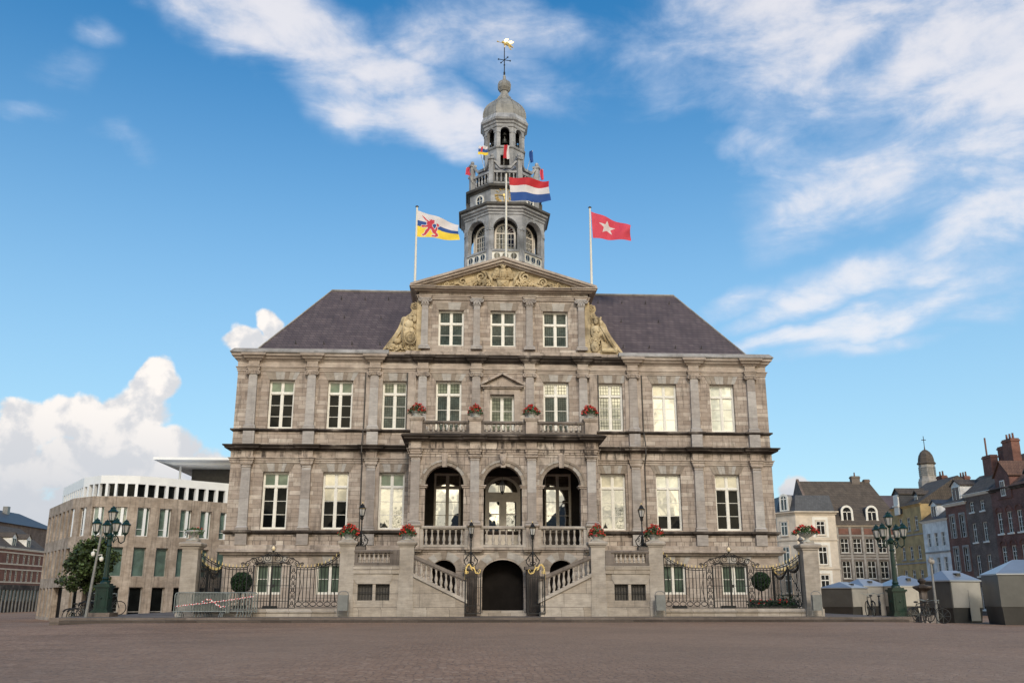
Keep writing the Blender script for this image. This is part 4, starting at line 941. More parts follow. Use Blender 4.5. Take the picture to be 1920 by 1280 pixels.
FY = -5.72; FZ = .56
def front_rail(x, x0, x1, g0, g1):
    """height of the top rail: high at the pillars, dipping, level at the gate"""
    d = (x-x0) if x < (g0+g1)/2 else (x1-x); L = (g0-x0) if x < (g0+g1)/2 else (x1-g1)
    t = max(0, min(1, d/L)); return 2.50-.07*math.sin(math.pi*max(0, (t-.4)/.6)) + .62*max(0, 1-t/.55)**2
def iron_fence(label, x0, x1, gx, s):
    t = thing('iron_fence', label, 'fence', (0, FY, .2))
    g0, g1 = gx-.86, gx+.86
    def put(nm, b, m=M_IRON): return b.build(nm, m, t, loc=(0, 0, -.2))
    b = MB(); b.box(x0, x1, -.18, .22, .2, .36); b.sweep([(x0, .2), (x0, -.16), (x1, -.16), (x1, .2)], [(-.01, .36), (.06, .37), (.08, .43), (.02, .46), (.0, .55), (-.3, .56)]); put('stone_base', b, M_STAIR)
    for (a, c) in ((x0+.05, g0-.30), (g1+.30, x1-.05)):
        b = MB(); n = max(4, round((c-a)/.165)); pts = [a+(c-a)*i/24 for i in range(25)]
        for dz in (0, -.10): b.tube([(x, 0, front_rail(x, x0, x1, g0, g1)+dz) for x in pts], .018, 4)
        b.box(a, c, -.015, .015, .62, .65); b.box(a, c, -.012, .012, .90, .92)
        for i in range(n+1):
            x = a+(c-a)*i/n; h = front_rail(x, x0, x1, g0, g1); b.tube([(x, 0, .86), (x, 0, h)], .018, 4)
        for i in range(max(2, n//2)):
            x = a+(c-a)*(i+.5)/max(2, n//2); rad = (c-a)/max(2, n//2)*.44
            b.tube([(x+rad*math.cos(q*.5236), 0, .77+.10*math.sin(q*.5236)) for q in range(12)], .017, 4, closed=True)
        for xx, dd in ((a+.1, .16), (c-.1, -.16)): b.tube([(xx, 0, .86), (xx+dd, 0, 1.5), (xx, 0, front_rail(xx, x0, x1, g0, g1)-.2)], .014, 4)
        put('bar_panel', b)
        b = MB()
        for i in range(n+1):
            x = a+(c-a)*i/n; h = front_rail(x, x0, x1, g0, g1); b.lathe(x, 0, [(.018, h), (.016, h+.10), (.004, h+.15)], 5)
        put('gilded_spikes', b, M_GOLD)
    for c in (g0-.15, g1+.15):                   # scrolled side strips of the gate
        b = MB()
        for x in (c-.14, c+.14): b.box(x-.018, x+.018, -.018, .018, .58, 2.52)
        for i in range(6):
            z = .78+.30*i
            for d in (-1, 1): b.tube([(c+d*(.02+.10*(1-q/11)*abs(math.sin(.3+q*.55)))*(1), 0, z-.13+.26*q/11) for q in range(12)], .016, 4)
            b.tube([(c+.05*math.cos(q*.785), 0, z+.05*math.sin(q*.785)) for q in range(8)], .014, 4, closed=True)
        for z in (.6, 1.5, 2.5): b.box(c-.14, c+.14, -.014, .014, z-.014, z+.014)
        put('scroll_strip', b)
    for d in (-1, 1):                            # two leaves
        b = MB(); xa, xb = sorted((gx+d*.02, gx+d*.84))
        for x in (xa, xb): b.box(x-.024, x+.024, -.024, .024, .58, 2.52)
        for z in (.60, .90, 1.60, 2.50): b.box(xa, xb, -.014, .014, z-.014, z+.014)
        for i in range(1, 6):
            x = xa+(xb-xa)*i/6; b.tube([(x, 0, .60), (x, 0, 2.5+.06*math.sin(math.pi*i/6))], .017, 4)
        if d > 0: b.box(xa-.03, xa+.14, -.03, .03, 1.52, 1.66)
        put('gate_leaf', b)
    b = MB()                                     # overthrow of scrolls
    b.tube([(gx+1.28*math.cos(math.pi*i/16), 0, 2.52+.46*math.sin(math.pi*i/16)) for i in range(17)], .015, 4)
    b.tube([(gx+.9*math.cos(math.pi*i/16), 0, 2.52+.14*math.sin(math.pi*i/16)) for i in range(17)], .02, 4)
    for d in (-1, 1):
        for cx_, cz, r_, k in ((.25, 2.86, .20, 1), (.58, 2.82, .18, -1), (.88, 2.74, .16, 1), (1.15, 2.64, .13, -1), (.42, 2.66, .10, 1), (.15, 3.06, .12, -1), (.72, 2.62, .09, 1), (1.38, 2.58, .09, 1)):
            b.tube([(gx+d*(cx_+r_*(1-.75*q/16)*math.cos(k*q*.62)), 0, cz+r_*(1-.75*q/16)*math.sin(k*q*.62)) for q in range(17)], .017, 4)
    b.box(gx-.015, gx+.015, -.015, .015, 2.5, 3.12)
    put('overthrow', b)
    # side return to the corner of the building, with gilded swags
    xs = x0-.05 if s < 0 else x1+.05
    return t
def side_fence(label, x, y0, y1):
    t = thing('side_fence', label, 'fence', (x, y0, .2))
    L = y1-y0
    def put(nm, b, m=M_IRON): return b.build(nm, m, t, loc=(0, 0, -.2))
    b = MB(); b.box(-.2, .2, 0, L, .2, .56); put('stone_base', b, M_STAIR)
    b = MB(); n = 30
    rail = lambda v: 3.06-.66*math.sin(math.pi*.5*min(1, v/.75)) + .18*max(0, (v-.75)/.25)**2
    for dz in (0, -.16): b.tube([(0, L*i/20, rail(i/20)+dz) for i in range(21)], .018, 4)
    b.box(-.015, .015, 0, L, .62, .65); b.box(-.015, .015, 0, L, 1.16, 1.19)
    for i in range(n+1): b.tube([(0, L*i/n, .62), (0, L*i/n, rail(i/n))], .018, 4)
    for y in (.02, L*.5, L-.02): b.box(-.03, .03, y-.03, y+.03, .56, rail(y/L)+.1)
    b.tube([(0, .1, .75), (0, L*.45, 2.2)], .02, 4)
    put('bar_panel', b)
    b = MB()
    for a, c in ((.04, .48), (.52, .96)):
        b.tube([(-.03, L*(a+(c-a)*i/12), rail(a+(c-a)*i/12)-.04-.34*math.sin(math.pi*i/12)) for i in range(13)], [.03+.045*math.sin(math.pi*i/12) for i in range(13)], 6)
    put('swags', b)
    b = MB()
    for i in range(n+1): v = i/n; b.lathe(0, L*v, [(.018, rail(v)), (.016, rail(v)+.11), (.004, rail(v)+.16)], 5)
    for a, c in ((.08, .44), (.56, .92)): b.tube([(-.045, L*(a+(c-a)*i/12), rail(a+(c-a)*i/12)-.02-.16*math.sin(math.pi*i/12)) for i in range(13)], .035, 5)
    put('gilding', b, M_GOLD)
iron_fence('black iron front fence with gate, behind the crowd barriers', -14.62, -8.02, -11.22, -1)
iron_fence('black iron front fence with gate, before the red flower trough', 7.40, 14.16, 10.66, 1)
side_fence('side fence with garlands running back behind the crowd barriers', -14.92, -5.5, -.4)
side_fence('side fence with gilded garlands running back beside the right litter bin', 14.45, -5.5, -.4)
def stone_pillar(label, x):
    t = thing('stone_pillar', label, 'pillar', (x, -6.02, .2), group='outer gate pillars')
    b = MB(); w = .37; b.box(-w-.06, w+.06, -.06, .80, 0, .34); b.box(-w, w, 0, .74, .34, 3.12); b.build('shaft', M_PILLAR, t)
    b = MB(); b.sweep([(-w, .74), (-w, 0), (w, 0), (w, .74)], [(-.02, 3.06), (.04, 3.08), (.06, 3.16), (.13, 3.20), (.16, 3.30), (.12, 3.36), (-.2, 3.42)], closed=True); b.box(-w+.1, w-.1, .1, .64, 3.38, 3.46); b.build('cap', M_PILLAR, t)
stone_pillar('square stone pillar behind the crowd barriers, urn on top', -15.02); stone_pillar('square stone pillar at the kiosk end of the fence, urn on top', 14.58)
def globe_lamp(label, x):
    t = thing('globe_lamp', label, 'lamp', (x, FY, 3.12))
    b = MB(); b.lathe(0, 0, [(.03, 0), (.03, .04), (.07, .06), (.05, .09)], 8); b.tube([(-.10, 0, .10), (-.12, 0, .22), (-.05, 0, .33), (0, 0, .36), (.05, 0, .33), (.12, 0, .22), (.10, 0, .10)], .010, 4); b.lathe(0, 0, [(.02, .34), (.012, .44), (.003, .52)], 6); b.build('cage', M_IRON, t)
    b = MB(); b.lathe(0, 0, [(.04, .08), (.085, .15), (.09, .20), (.06, .27), (.02, .30)], 10); b.build('globe', M_BULB, t, True)
globe_lamp('small globe lamp over the gate behind the crowd barriers', -11.22); globe_lamp('small globe lamp over the gate with the flower trough', 10.66)

# ================================================================== wrought lamps on the stairs
def lantern(b_frame, b_glass, z, h, r0, r1):
    """tapered six-sided lantern with cap and crown"""
    b_glass.lathe(0, 0, [(r0*.94, z+.04), (r1*.94, z+h*.58)], 6, ph=.52)
    for k in range(6):
        a = .52+math.pi/3*k; b_frame.tube([(r0*math.cos(a), r0*math.sin(a), z+.02), (r1*math.cos(a), r1*math.sin(a), z+h*.58)], .014, 4)
    b_frame.lathe(0, 0, [(.03, z-.12), (r0*1.05, z), (r0*1.05, z+.04)], 6, ph=.52)
    b_frame.lathe(0, 0, [(r1*1.12, z+h*.56), (r1*1.16, z+h*.62), (r1*.75, z+h*.72), (r1*.55, z+h*.82), (r1*.62, z+h*.86), (r1*.2, z+h*.92), (.02, z+h)], 6, ph=.52)
def scroll_lamp(label, x, y, z, H):
    t = thing('wrought_lamp', label, 'lamp', (x, y, z), group='wrought iron lamps of the staircase')
    b = MB(); b.box(-.22, .22, -.22, .22, 0, .05)
    for k in range(4):
        c, s = math.cos(k*math.pi/2), math.sin(k*math.pi/2)
        def p(r, zz): return (r*c, r*s, zz)
        b.tube([p(.20, .06), p(.30, .16), p(.32, .30), p(.24, .40), p(.15, .36), p(.17, .27), p(.23, .29)], .026, 5)
        b.tube([p(.30, .34), p(.20, .48), p(.08, .60), p(.03, .72)], .024, 5); b.tube([p(.05, .08), p(.14, .14), p(.10, .22), p(.03, .20)], .024, 5); b.tube([p(.06, .50), p(.16, .52), p(.20, .44), p(.12, .42)], .02, 5); b.blob(p(.33, .32), .032, 6, 4)
    b.lathe(0, 0, [(.05, .05), (.04, .6), (.06, .66), (.032, .72), (.032, H-.82), (.05, H-.78), (.025, H-.74), (.07, H-.66), (.08, H-.60), (.03, H-.54)], 8)
    b.build('standard', M_IRON, t)
    f = MB(); g = MB(); lantern(f, g, H-.52, .62, .10, .17); f.build('lantern_frame', M_IRON, t); g.build('lantern_glass', G_LANTERN, t)
    c = MB(); c.lathe(0, 0, [(.19, H-.17), (.195, H-.15)], 6, ph=.52); c.tube([(.0, 0, H+.08), (.0, 0, H+.16)], .02, 5); c.build('gilded_trim', M_GOLD, t)
scroll_lamp('scrolled iron lamp left of the passage, over the gilded gate', -1.84, -4.58, 2.52, 2.06); scroll_lamp('scrolled iron lamp right of the passage, over the open gate', 1.20, -4.58, 2.52, 2.02)
M_LAMPBASE = M_DARKBAND
for x, l in ((-7.10, 'scrolled iron lamp on the terrace, beside the leftmost stair pillar'), (6.45, 'scrolled iron lamp on the terrace, beside the rightmost stair pillar')):
    b = MB(); b.box(x+.33-.24, x+.33+.24, .0, .50, 3.25, 3.40); b.build('lamp_plinth', M_BALRAIL, ST)
    scroll_lamp(l, x, -5.75, 3.40, 1.95)
t = thing('hanging_lantern', 'black iron lantern hanging in the middle arch of the portico', 'lantern', (-.25, -3.0, 6.2))
f = MB(); g = MB(); lantern(f, g, .12, .62, .10, .16); f.tube([(0, 0, .74), (0, 0, 1.76)], .012, 5); f.build('lantern_frame', M_IRON, t); g.build('lantern_glass', G_LANTERN, t)
# ================================================================== clock tower (stages of the town hall)
TCX, TCY = .15, 6.0
def octp(ap, ph=0): r = ap/math.cos(math.pi/8); return [(TCX+r*math.cos(-5*math.pi/8-i*math.pi/4), TCY+r*math.sin(-5*math.pi/8-i*math.pi/4)) for i in range(8)]
def octring(b, ap, prof): b.sweep(octp(ap)[::-1], prof, closed=True); return b
def face_xf(k, ap): return Matrix.Translation((TCX, TCY, 0)) @ Matrix.Rotation(k*math.pi/4, 4, 'Z') @ Matrix.Translation((0, -ap, 0))
T22 = math.tan(math.pi/8)
# arcade stage
A = 2.57; hwf = A*T22
b = MB()
for k in range(8): b.xf = face_xf(k, A); b.arch(-hwf, hwf, 22.16, 24.62, 0, .78, 23.58, .74, 22.16, 0, .32, n=12)
b.xf = None; arcade = b.build('tower_arcade', M_LEAD, HALL)
for k in range(8):
    b = MB(); b.xf = face_xf(k, A); b.ring(0, 23.58, .78, .90, -.05, .01, n=12)
    for s in (-1, 1): b.box(*sorted((s*.74, s*(hwf-.01))), -.05, .02, 23.50, 23.60); b.box(*sorted((s*.74, s*.92)), -.03, .02, 22.2, 23.5)
    b.box(-.08, .08, -.09, .01, 24.28, 24.56); b.build('arch_trim', M_LEAD, arcade)
b = MB(); b.lathe(TCX, TCY, [(A/math.cos(math.pi/8)*.98, 19.0), (A/math.cos(math.pi/8)*.98, 21.42)], 8, math.pi/8); b.build('tower_base', M_LEAD, HALL)
b = MB()
for k in range(8): b.xf = face_xf(k, A); b.box(-hwf, -.84, -.001, .3, 21.42, 22.16); b.box(.84, hwf, -.001, .3, 21.42, 22.16); b.box(-.84, .84, -.04, .2, 22.06, 22.2)
b.xf = None; b.build('parapet_frame', M_LEAD, HALL)
for k in range(8):
    b = MB(); b.xf = face_xf(k, A-.04); b.box(-.84, .84, .0, .10, 21.44, 22.06); o = b.build('oculus_panel', M_WHITE, HALL)
    for i in (-1, 0, 1):
        b = MB(); b.xf = face_xf(k, A-.04); b.prism([(i*.53+.19*math.cos(q*.5236), 21.76+.21*math.sin(q*.5236)) for q in range(12)], -.012, .0); b.build('oculus', G_HOUSE, o)
        b = MB(); b.xf = face_xf(k, A-.04); b.ring(i*.53, 21.76, .20, .235, -.03, 0, 0, 2*math.pi, 14, 1.08); b.box(i*.53-.012, i*.53+.012, -.02, 0, 21.56, 21.96); b.build('oculus_rim', M_WHITE, o)
for z0, z1, nm in ((21.3, 21.42, 'tower_floor'), (24.45, 24.60, 'tower_ceiling')): b = MB(); b.lathe(TCX, TCY, [(A*1.05, z0), (A*1.05, z1)], 8, math.pi/8); b.build(nm, M_DARKLEAD, HALL)
I = 1.92; b = MB(); b.lathe(TCX, TCY, [(I/math.cos(math.pi/8), 21.4), (I/math.cos(math.pi/8), 24.5)], 8, math.pi/8); core = b.build('tower_core', M_DARKPLANK, HALL)
for k in range(8):
    b = MB(); b.xf = face_xf(k, I); h = .56
    b.box(-h-.12, -h, -.08, .01, 21.7, 23.5); b.box(h, h+.12, -.08, .01, 21.7, 23.5); b.ring(0, 23.5, h, h+.12, -.08, .01, n=12); b.box(-h, h, -.06, .01, 23.46, 23.53)
    o = b.build('arched_window', M_CREAMFRAME, core)
    b = MB(); b.xf = face_xf(k, I)
    for i in range(1, 6): x = -h+2*h*i/6; b.box(x-.012, x+.012, -.05, 0, 21.7, 23.46)
    for i in range(1, 6): z = 21.7+1.76*i/5; b.box(-h, h, -.045, 0, z-.012, z+.012)
    for i in range(1, 8): a = math.pi*i/8; b.tube([(.08*math.cos(a), -.03, 23.53+.08*math.sin(a)), (h*math.cos(a), -.03, 23.5+h*math.sin(a))], .011, 4)
    o2 = b.build('glazing_bars', M_WHITE, core)
    b = MB(); b.xf = face_xf(k, I); b.box(-h, h, -.012, 0, 21.7, 23.5); b.prism([(h*math.cos(math.pi*q/12), 23.5+h*math.sin(math.pi*q/12)) for q in range(13)], -.012, 0); b.build('arched_pane', G_TOWER, core)
def stage(nm, ap, prof, mat, parent=HALL): b = MB(); octring(b, ap, prof); return b.build(nm, mat, parent)
stage('tower_entablature', A, [(-.02, 24.55), (.05, 24.57), (.06, 24.72), (.14, 24.76), (.14, 24.88), (.26, 24.93), (.28, 25.06), (-.1, 25.07)], M_LEAD)
stage('tower_cornice', A, [(-.1, 25.06), (.34, 25.065), (.40, 25.12), (.42, 25.24), (.36, 25.28), (-.18, 25.52), (-.3, 25.54)], M_DARKLEAD)
# clock stage
B_ = 2.28; b = MB(); r = B_/math.cos(math.pi/8); b.lathe(TCX, TCY, [(r, 25.4), (r, 26.62)], 8, math.pi/8); ck = b.build('clock_stage', M_LEAD, HALL)
stage('clock_cornice', B_, [(-.02, 26.42), (.06, 26.44), (.10, 26.52), (.24, 26.57), (.27, 26.70), (.22, 26.76), (-.2, 26.86), (-.5, 26.87)], M_DARKLEAD)
b = MB(); b.xf = face_xf(0, B_) @ Matrix.Translation((-.09, 0, 0))
CZ = 26.0; RO, RI = .60, .38
rom = [3, 1, 2, 3, 2, 1, 2, 3, 4, 2, 1, 2]
for hr in range(12):
    n = [2, 1, 2, 3, 2, 1, 2, 3, 4, 2, 1, 2][hr]; 
    for j in range(max(n, 1)+(1 if hr in (0, 4, 8, 9, 5) else 0)):
        m_ = max(n, 1)+(1 if hr in (0, 4, 8, 9, 5) else 0)
        da = (j-(m_-1)/2)*.13; a = math.pi/2-math.pi/6*hr+da; tilt = .09 if (hr in (0, 4, 8, 9, 5) and j == 0) else 0
        c, s = math.cos(a), math.sin(a); c2, s2 = math.cos(a+tilt), math.sin(a+tilt)
        b.tube([(RI*c, -.03, CZ+RI*s), (RO*c2, -.03, CZ+RO*s2)], [.014, .024], 4)
b.tube([(.05, -.05, CZ), (-.50, -.05, CZ+.015)], [.03, .018], 4); b.tube([(0, -.055, CZ+.06), (.03, -.055, CZ-.34)], [.035, .03], 4); b.blob((0, -.06, CZ), (.075, .03, .11), 8, 5); b.blob((.025, -.06, CZ-.2), (.05, .02, .06), 8, 5)
b.build('clock_face', M_GOLD, ck)
for k in (1, 7, 2, 6):
    b = MB(); b.xf = face_xf(k, B_); b.ring(0, 25.86, .27, .35, -.07, .01, 0, 2*math.pi, 16, 1.12)
    b.box(-.015, .015, -.05, 0, 25.58, 26.14); b.box(-.27, .27, -.05, 0, 25.845, 25.875); o = b.build('round_window', M_WHITE, ck)
    b = MB(); b.xf = face_xf(k, B_); b.prism([(.27*math.cos(q*.449), 25.86+.30*math.sin(q*.449)) for q in range(14)], -.02, .0); b.build('round_pane', G_TOWER, o)
for s in (-1, 1):
    b = MB(); b.box(TCX+s*2.42-.10, TCX+s*2.42+.10, TCY-.5, TCY+.1, 25.45, 26.2); b.build('louvre_box', M_DARKLEAD, ck)
# gallery with balustrade, corner posts and drooping braces
G = 2.12; gl = MB(); octring(gl, G, [(-.3, 26.86), (.02, 26.87), (.02, 27.02), (-.2, 27.04)]); gal = gl.build('gallery_plinth', M_LEAD, HALL)
gw = G*T22
br = baluster_mesh(.60, .075); brl = br.copy(); brl.materials.clear(); brl.materials.append(M_LEAD)
for k in range(8):
    b = MB(); b.xf = face_xf(k, G); b.box(-gw, gw, -.08, .06, 27.66, 27.80); b.build('gallery_rail', M_LEAD, gal)
    b = MB(); b.xf = face_xf(k, G)
    top = [(-gw, 28.58), (-gw*.80, 28.50), (-gw*.42, 28.08), (gw*.42, 28.08), (gw*.80, 28.50), (gw, 28.58)]
    for (x0, z0), (x1, z1) in zip(top, top[1:]): b.prism([(x0, z0-.11), (x1, z1-.11), (x1, z1+.07), (x0, z0+.07)], -.10, .10)
    b.build('curved_brace', M_LEAD, gal)
    for i in range(5):
        p = face_xf(k, G) @ Vector((-gw+.2+(2*gw-.4)*(i+.5)/5, 0, 27.03)); q = link(brl, 'baluster', gal, p)
r = (G+.02)/math.cos(math.pi/8)
for k in range(8):
    a = math.pi/8+k*math.pi/4; x, y = TCX+r*math.cos(a), TCY+r*math.sin(a); b = MB()
    b.xf = Matrix.Translation((x, y, 0)) @ Matrix.Rotation(a, 4, 'Z')
    b.box(-.16, .16, -.15, .15, 26.86, 28.56); b.box(-.23, .23, -.21, .21, 28.56, 28.70); b.lathe(0, 0, [(.12, 28.68), (.06, 28.74), (.13, 28.84), (.13, 28.94), (.04, 29.02)], 8)
    b.build('gallery_post', M_LEAD, gal)
# bell stage
D_ = 1.32; dw = D_*T22; b = MB()
for k in range(8): b.xf = face_xf(k, D_); b.arch(-dw, dw, 29.98, 31.62, 0, .31, 31.08, .34, 29.98, 0, .22, n=10)
b.xf = None; bell = b.build('bell_stage', M_LEAD, HALL)
b = MB()
for k in range(8): b.xf = face_xf(k, D_); b.wall(-dw, dw, 26.8, 29.98, [(-.30, .30, 28.55, 29.35)], 0, .2)
b.xf = None; octring(b, D_, [(.50, 27.9), (.46, 28.15), (.22, 28.46), (.02, 28.54)]); b.build('bell_stage_base', M_LEAD, HALL)
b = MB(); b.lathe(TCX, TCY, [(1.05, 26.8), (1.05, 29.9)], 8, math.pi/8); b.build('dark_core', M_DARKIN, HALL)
stage('bell_sill', D_, [(-.2, 29.84), (.05, 29.86), (.09, 29.94), (.09, 30.0), (-.25, 30.02)], M_LEAD)
for k in range(8):
    b = MB(); b.xf = face_xf(k, D_); b.ring(0, 31.08, .31, .38, -.04, .01, n=10)
    for s in (-1, 1): b.box(*sorted((s*.30, s*(dw+.01))), -.05, .02, 31.0, 31.09); b.box(*sorted((s*.40, s*(dw+.0))), -.03, .02, 30.02, 31.0)
    b.build('arch_trim', M_LEAD, bell)
for k in range(8):
    for (rad, z, sc) in ((.86, 30.35, .26), (.86, 31.0, .17)):
        a = -math.pi/2+k*math.pi/4; b = MB()
        b.lathe(TCX+rad*math.cos(a), TCY+rad*math.sin(a), [(sc, z-.0), (sc*.86, z+.06), (sc*.62, z+.2*sc/.26), (sc*.55, z+.34*sc/.26), (sc*.3, z+.42*sc/.26), (.03, z+.45*sc/.26)], 10)
        b.box(TCX+rad*math.cos(a)-.02, TCX+rad*math.cos(a)+.02, TCY+rad*math.sin(a)-.02, TCY+rad*math.sin(a)+.02, z+.4*sc/.26, z+.6)
        b.build('bell', M_BRONZE, bell)
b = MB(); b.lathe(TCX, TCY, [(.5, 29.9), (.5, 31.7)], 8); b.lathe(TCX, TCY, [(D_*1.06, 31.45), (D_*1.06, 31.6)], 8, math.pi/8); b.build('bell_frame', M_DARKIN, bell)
stage('bell_cornice', D_, [(-.02, 31.40), (.06, 31.44), (.07, 31.62), (.14, 31.68), (.16, 31.80), (.26, 31.88), (.29, 32.02), (.24, 32.08), (.10, 32.45), (-.2, 32.5)], M_LEAD)
b = MB(); q = 1/math.cos(math.pi/8)
b.lathe(TCX, TCY, [(1.44*q, 32.4), (1.42*q, 32.80), (1.34*q, 33.12), (1.18*q, 33.42), (.94*q, 33.70), (.68*q, 33.92), (.47*q, 34.12), (.35*q, 34.36), (.27*q, 34.60), (.23*q, 34.8)], 8, math.pi/8)
dome = b.build('dome', M_DOME, HALL)
for k in range(8):
    a = math.pi/8+k*math.pi/4; b = MB(); b.tube([(TCX+rr*q*math.cos(a), TCY+rr*q*math.sin(a), z) for rr, z in ((1.45, 32.45), (1.43, 32.80), (1.35, 33.12), (1.19, 33.42), (.95, 33.70), (.69, 33.93), (.48, 34.13), (.36, 34.37))], .035, 5); b.build('dome_rib', M_DOME, dome)
b = MB(); b.lathe(TCX, TCY, [(.18, 34.75), (.30, 34.82), (.44, 35.05), (.46, 35.25), (.38, 35.5), (.2, 35.66), (.10, 35.72), (.10, 36.0), (.05, 36.1)], 14); fin = b.build('finial', M_DOME, HALL)
for k in range(8):
    a = math.pi/8+k*math.pi/4; b = MB(); b.tube([(TCX+rr*math.cos(a), TCY+rr*math.sin(a), z) for rr, z in ((.31, 34.82), (.45, 35.05), (.47, 35.25), (.39, 35.5), (.21, 35.66))], .025, 4); b.build('finial_rib', M_DOME, fin)
b = MB(); b.lathe(TCX, TCY, [(.05, 36.0), (.07, 36.3), (.035, 36.4), (.03, 38.3)], 8)
for a in (R(12), R(192), R(-58), R(122)): b.tube([(TCX, TCY, 37.3), (TCX+.42*math.cos(a), TCY+.42*math.sin(a), 37.3)], .028, 4); b.blob((TCX+.42*math.cos(a), TCY+.42*math.sin(a), 37.3), .06, 6, 4)
b.lathe(TCX, TCY, [(.03, 36.85), (.07, 36.9), (.03, 36.95)], 8)
vane = b.build('weather_vane', M_IRON, HALL)
b = MB()                                         # flying gilded figure with trumpet and wings
b.tube([(TCX-.05, TCY, 38.55), (TCX+.15, TCY, 38.62), (TCX+.36, TCY, 38.48), (TCX+.62, TCY, 38.30)], [.08, .13, .11, .03], 7); b.blob((TCX-.10, TCY, 38.72), .10, 8, 6)
b.tube([(TCX-.12, TCY, 38.66), (TCX-.36, TCY, 38.72), (TCX-.52, TCY, 38.78)], [.02, .02, .055], 6)
b.prism([(TCX+.05, 38.62), (TCX+.2, 38.66), (TCX+.28, 38.98), (TCX+.12, 39.0), (TCX-.02, 38.86)], TCY-.03, TCY+.03); b.prism([(TCX+.2, 38.62), (TCX+.4, 38.55), (TCX+.68, 38.70), (TCX+.5, 38.82), (TCX+.3, 38.78)], TCY-.03, TCY+.03)
b.tube([(TCX+.3, TCY, 38.44), (TCX+.42, TCY, 38.2), (TCX+.5, TCY, 38.12)], [.06, .045, .02], 6); b.tube([(TCX, TCY, 38.3), (TCX+.1, TCY, 38.55)], .03, 5)
b.build('gilded_figure', M_GOLD, vane)

# ================================================================== flags
def inpoly(px, py, poly):
    c = False; n = len(poly)
    for i in range(n):
        x1, y1 = poly[i]; x2, y2 = poly[(i+1)%n]
        if (y1 > py) != (y2 > py) and px < (x2-x1)*(py-y1)/(y2-y1)+x1: c = not c
    return c
def flag_mesh(c00, c10, c01, c11, nu, nv, mats, fn, amp=.10, waves=2.0, y=0.0, ph=0.0):
    """corners: top hoist, top fly, bottom hoist, bottom fly in x,z; fn(u, v) picks the colour"""
    b = MB(); vs = []
    for j in range(nv+1):
        v = j/nv
        for i in range(nu+1):
            u = i/nu
            x = (c00[0]*(1-u)+c10[0]*u)*(1-v)+(c01[0]*(1-u)+c11[0]*u)*v; z = (c00[1]*(1-u)+c10[1]*u)*(1-v)+(c01[1]*(1-u)+c11[1]*u)*v
            w = math.sin(ph+waves*2*math.pi*u+1.6*v)
            z += .05*math.sin(ph+4.2*u+.8)*u*(1-abs(v-.5)); x += .04*math.sin(5*v+3*u)*u
            vs.append((x, y+amp*w*min(1, u*2.5)+.35*u*amp*math.sin(7*v+9*u), z))
    fs = []; mi = []
    for j in range(nv):
        for i in range(nu):
            a = j*(nu+1)+i; fs.append((a, a+nu+1, a+nu+2, a+1)); mi.append(fn((i+.5)/nu, (j+.5)/nv))
    me = bpy.data.meshes.new('flag'); me.from_pydata(vs, [], fs)
    for m in mats: me.materials.append(m)
    for p, k in zip(me.polygons, mi): p.material_index = k; p.use_smooth = True
    return me
def flagpole(label, x, y, z0, z1):
    t = thing('flagpole', label, 'flagpole', (x, y, z0), group='flagpoles on the gable')
    b = MB(); b.lathe(0, 0, [(.075, 0), (.05, z1-z0)], 8); b.build('mast', M_POLE, t)
    b = MB(); b.lathe(0, 0, [(.10, z1-z0), (.11, z1-z0+.03), (.04, z1-z0+.09)], 8); b.build('truck', M_DARKPLANK, t)
flagpole('white flagpole on the left end of the pediment', -5.28, .3, 18.56, 23.58)
flagpole('tall white flagpole on the peak of the pediment', .06, .3, 20.2, 25.9)
flagpole('white flagpole on the right end of the pediment', 5.12, .3, 18.56, 23.74)
LION = [[(.10, .13), (.17, .17), (.22, .26), (.28, .31), (.30, .27), (.27, .22), (.31, .24), (.33, .20), (.36, .24), (.39, .21), (.42, .26), (.40, .32), (.42, .37), (.36, .42), (.36, .50), (.40, .58), (.44, .66), (.46, .74), (.50, .80), (.50, .90), (.44, .97), (.36, .96), (.34, .92), (.38, .89), (.43, .90), (.44, .85), (.38, .80), (.36, .70), (.33, .62), (.30, .66), (.27, .76), (.23, .84), (.20, .92), (.13, .93), (.11, .89), (.16, .86), (.19, .78), (.20, .70), (.25, .62), (.26, .56), (.20, .58), (.12, .60), (.09, .56), (.11, .52), (.18, .52), (.24, .48), (.22, .40), (.24, .36), (.18, .27), (.13, .20)],
        [(.42, .70), (.44, .60), (.46, .52), (.48, .45), (.46, .38), (.47, .33), (.51, .34), (.53, .40), (.51, .47), (.48, .47), (.49, .52), (.49, .60), (.47, .68), (.45, .74)]]
def limburg(u, v):
    base = 0 if v < .42-.06*(1-u) else (1 if v < .60-.02*(1-u) else 2)
    if any(inpoly(u, v, p) for p in LION): return 3
    for dx, dy in ((.014, 0), (-.014, 0), (0, .022), (0, -.022)):
        if any(inpoly(u+dx, v+dy, p) for p in LION): return 0
    return base
def addflag(label, me): o = link(me, 'flag'); tag(o, label, 'flag'); return o
addflag('white, blue and yellow flag with a red lion on the left pole', flag_mesh((-5.23, 23.36), (-2.78, 22.50), (-5.23, 21.68), (-2.74, 21.50), 100, 60, [M_FWHITE, M_FBLUE, M_FYELLOW, M_LION], limburg, .10, 1.4, .3, .4))
addflag('large red, white and blue striped flag in front of the tower', flag_mesh((.22, 25.66), (2.66, 25.50), (.36, 24.09), (2.72, 24.12), 48, 30, [M_RED, M_FWHITE, M_FBLUE], lambda u, v: 0 if v < .32 else (1 if v < .64 else 2), .16, 1.3, .3, 1.0))
STAR = [(.40+.225*(1 if i % 2 == 0 else .42)*math.sin(i*math.pi/5), .46-.31*(1 if i % 2 == 0 else .40)*math.cos(i*math.pi/5)) for i in range(10)]
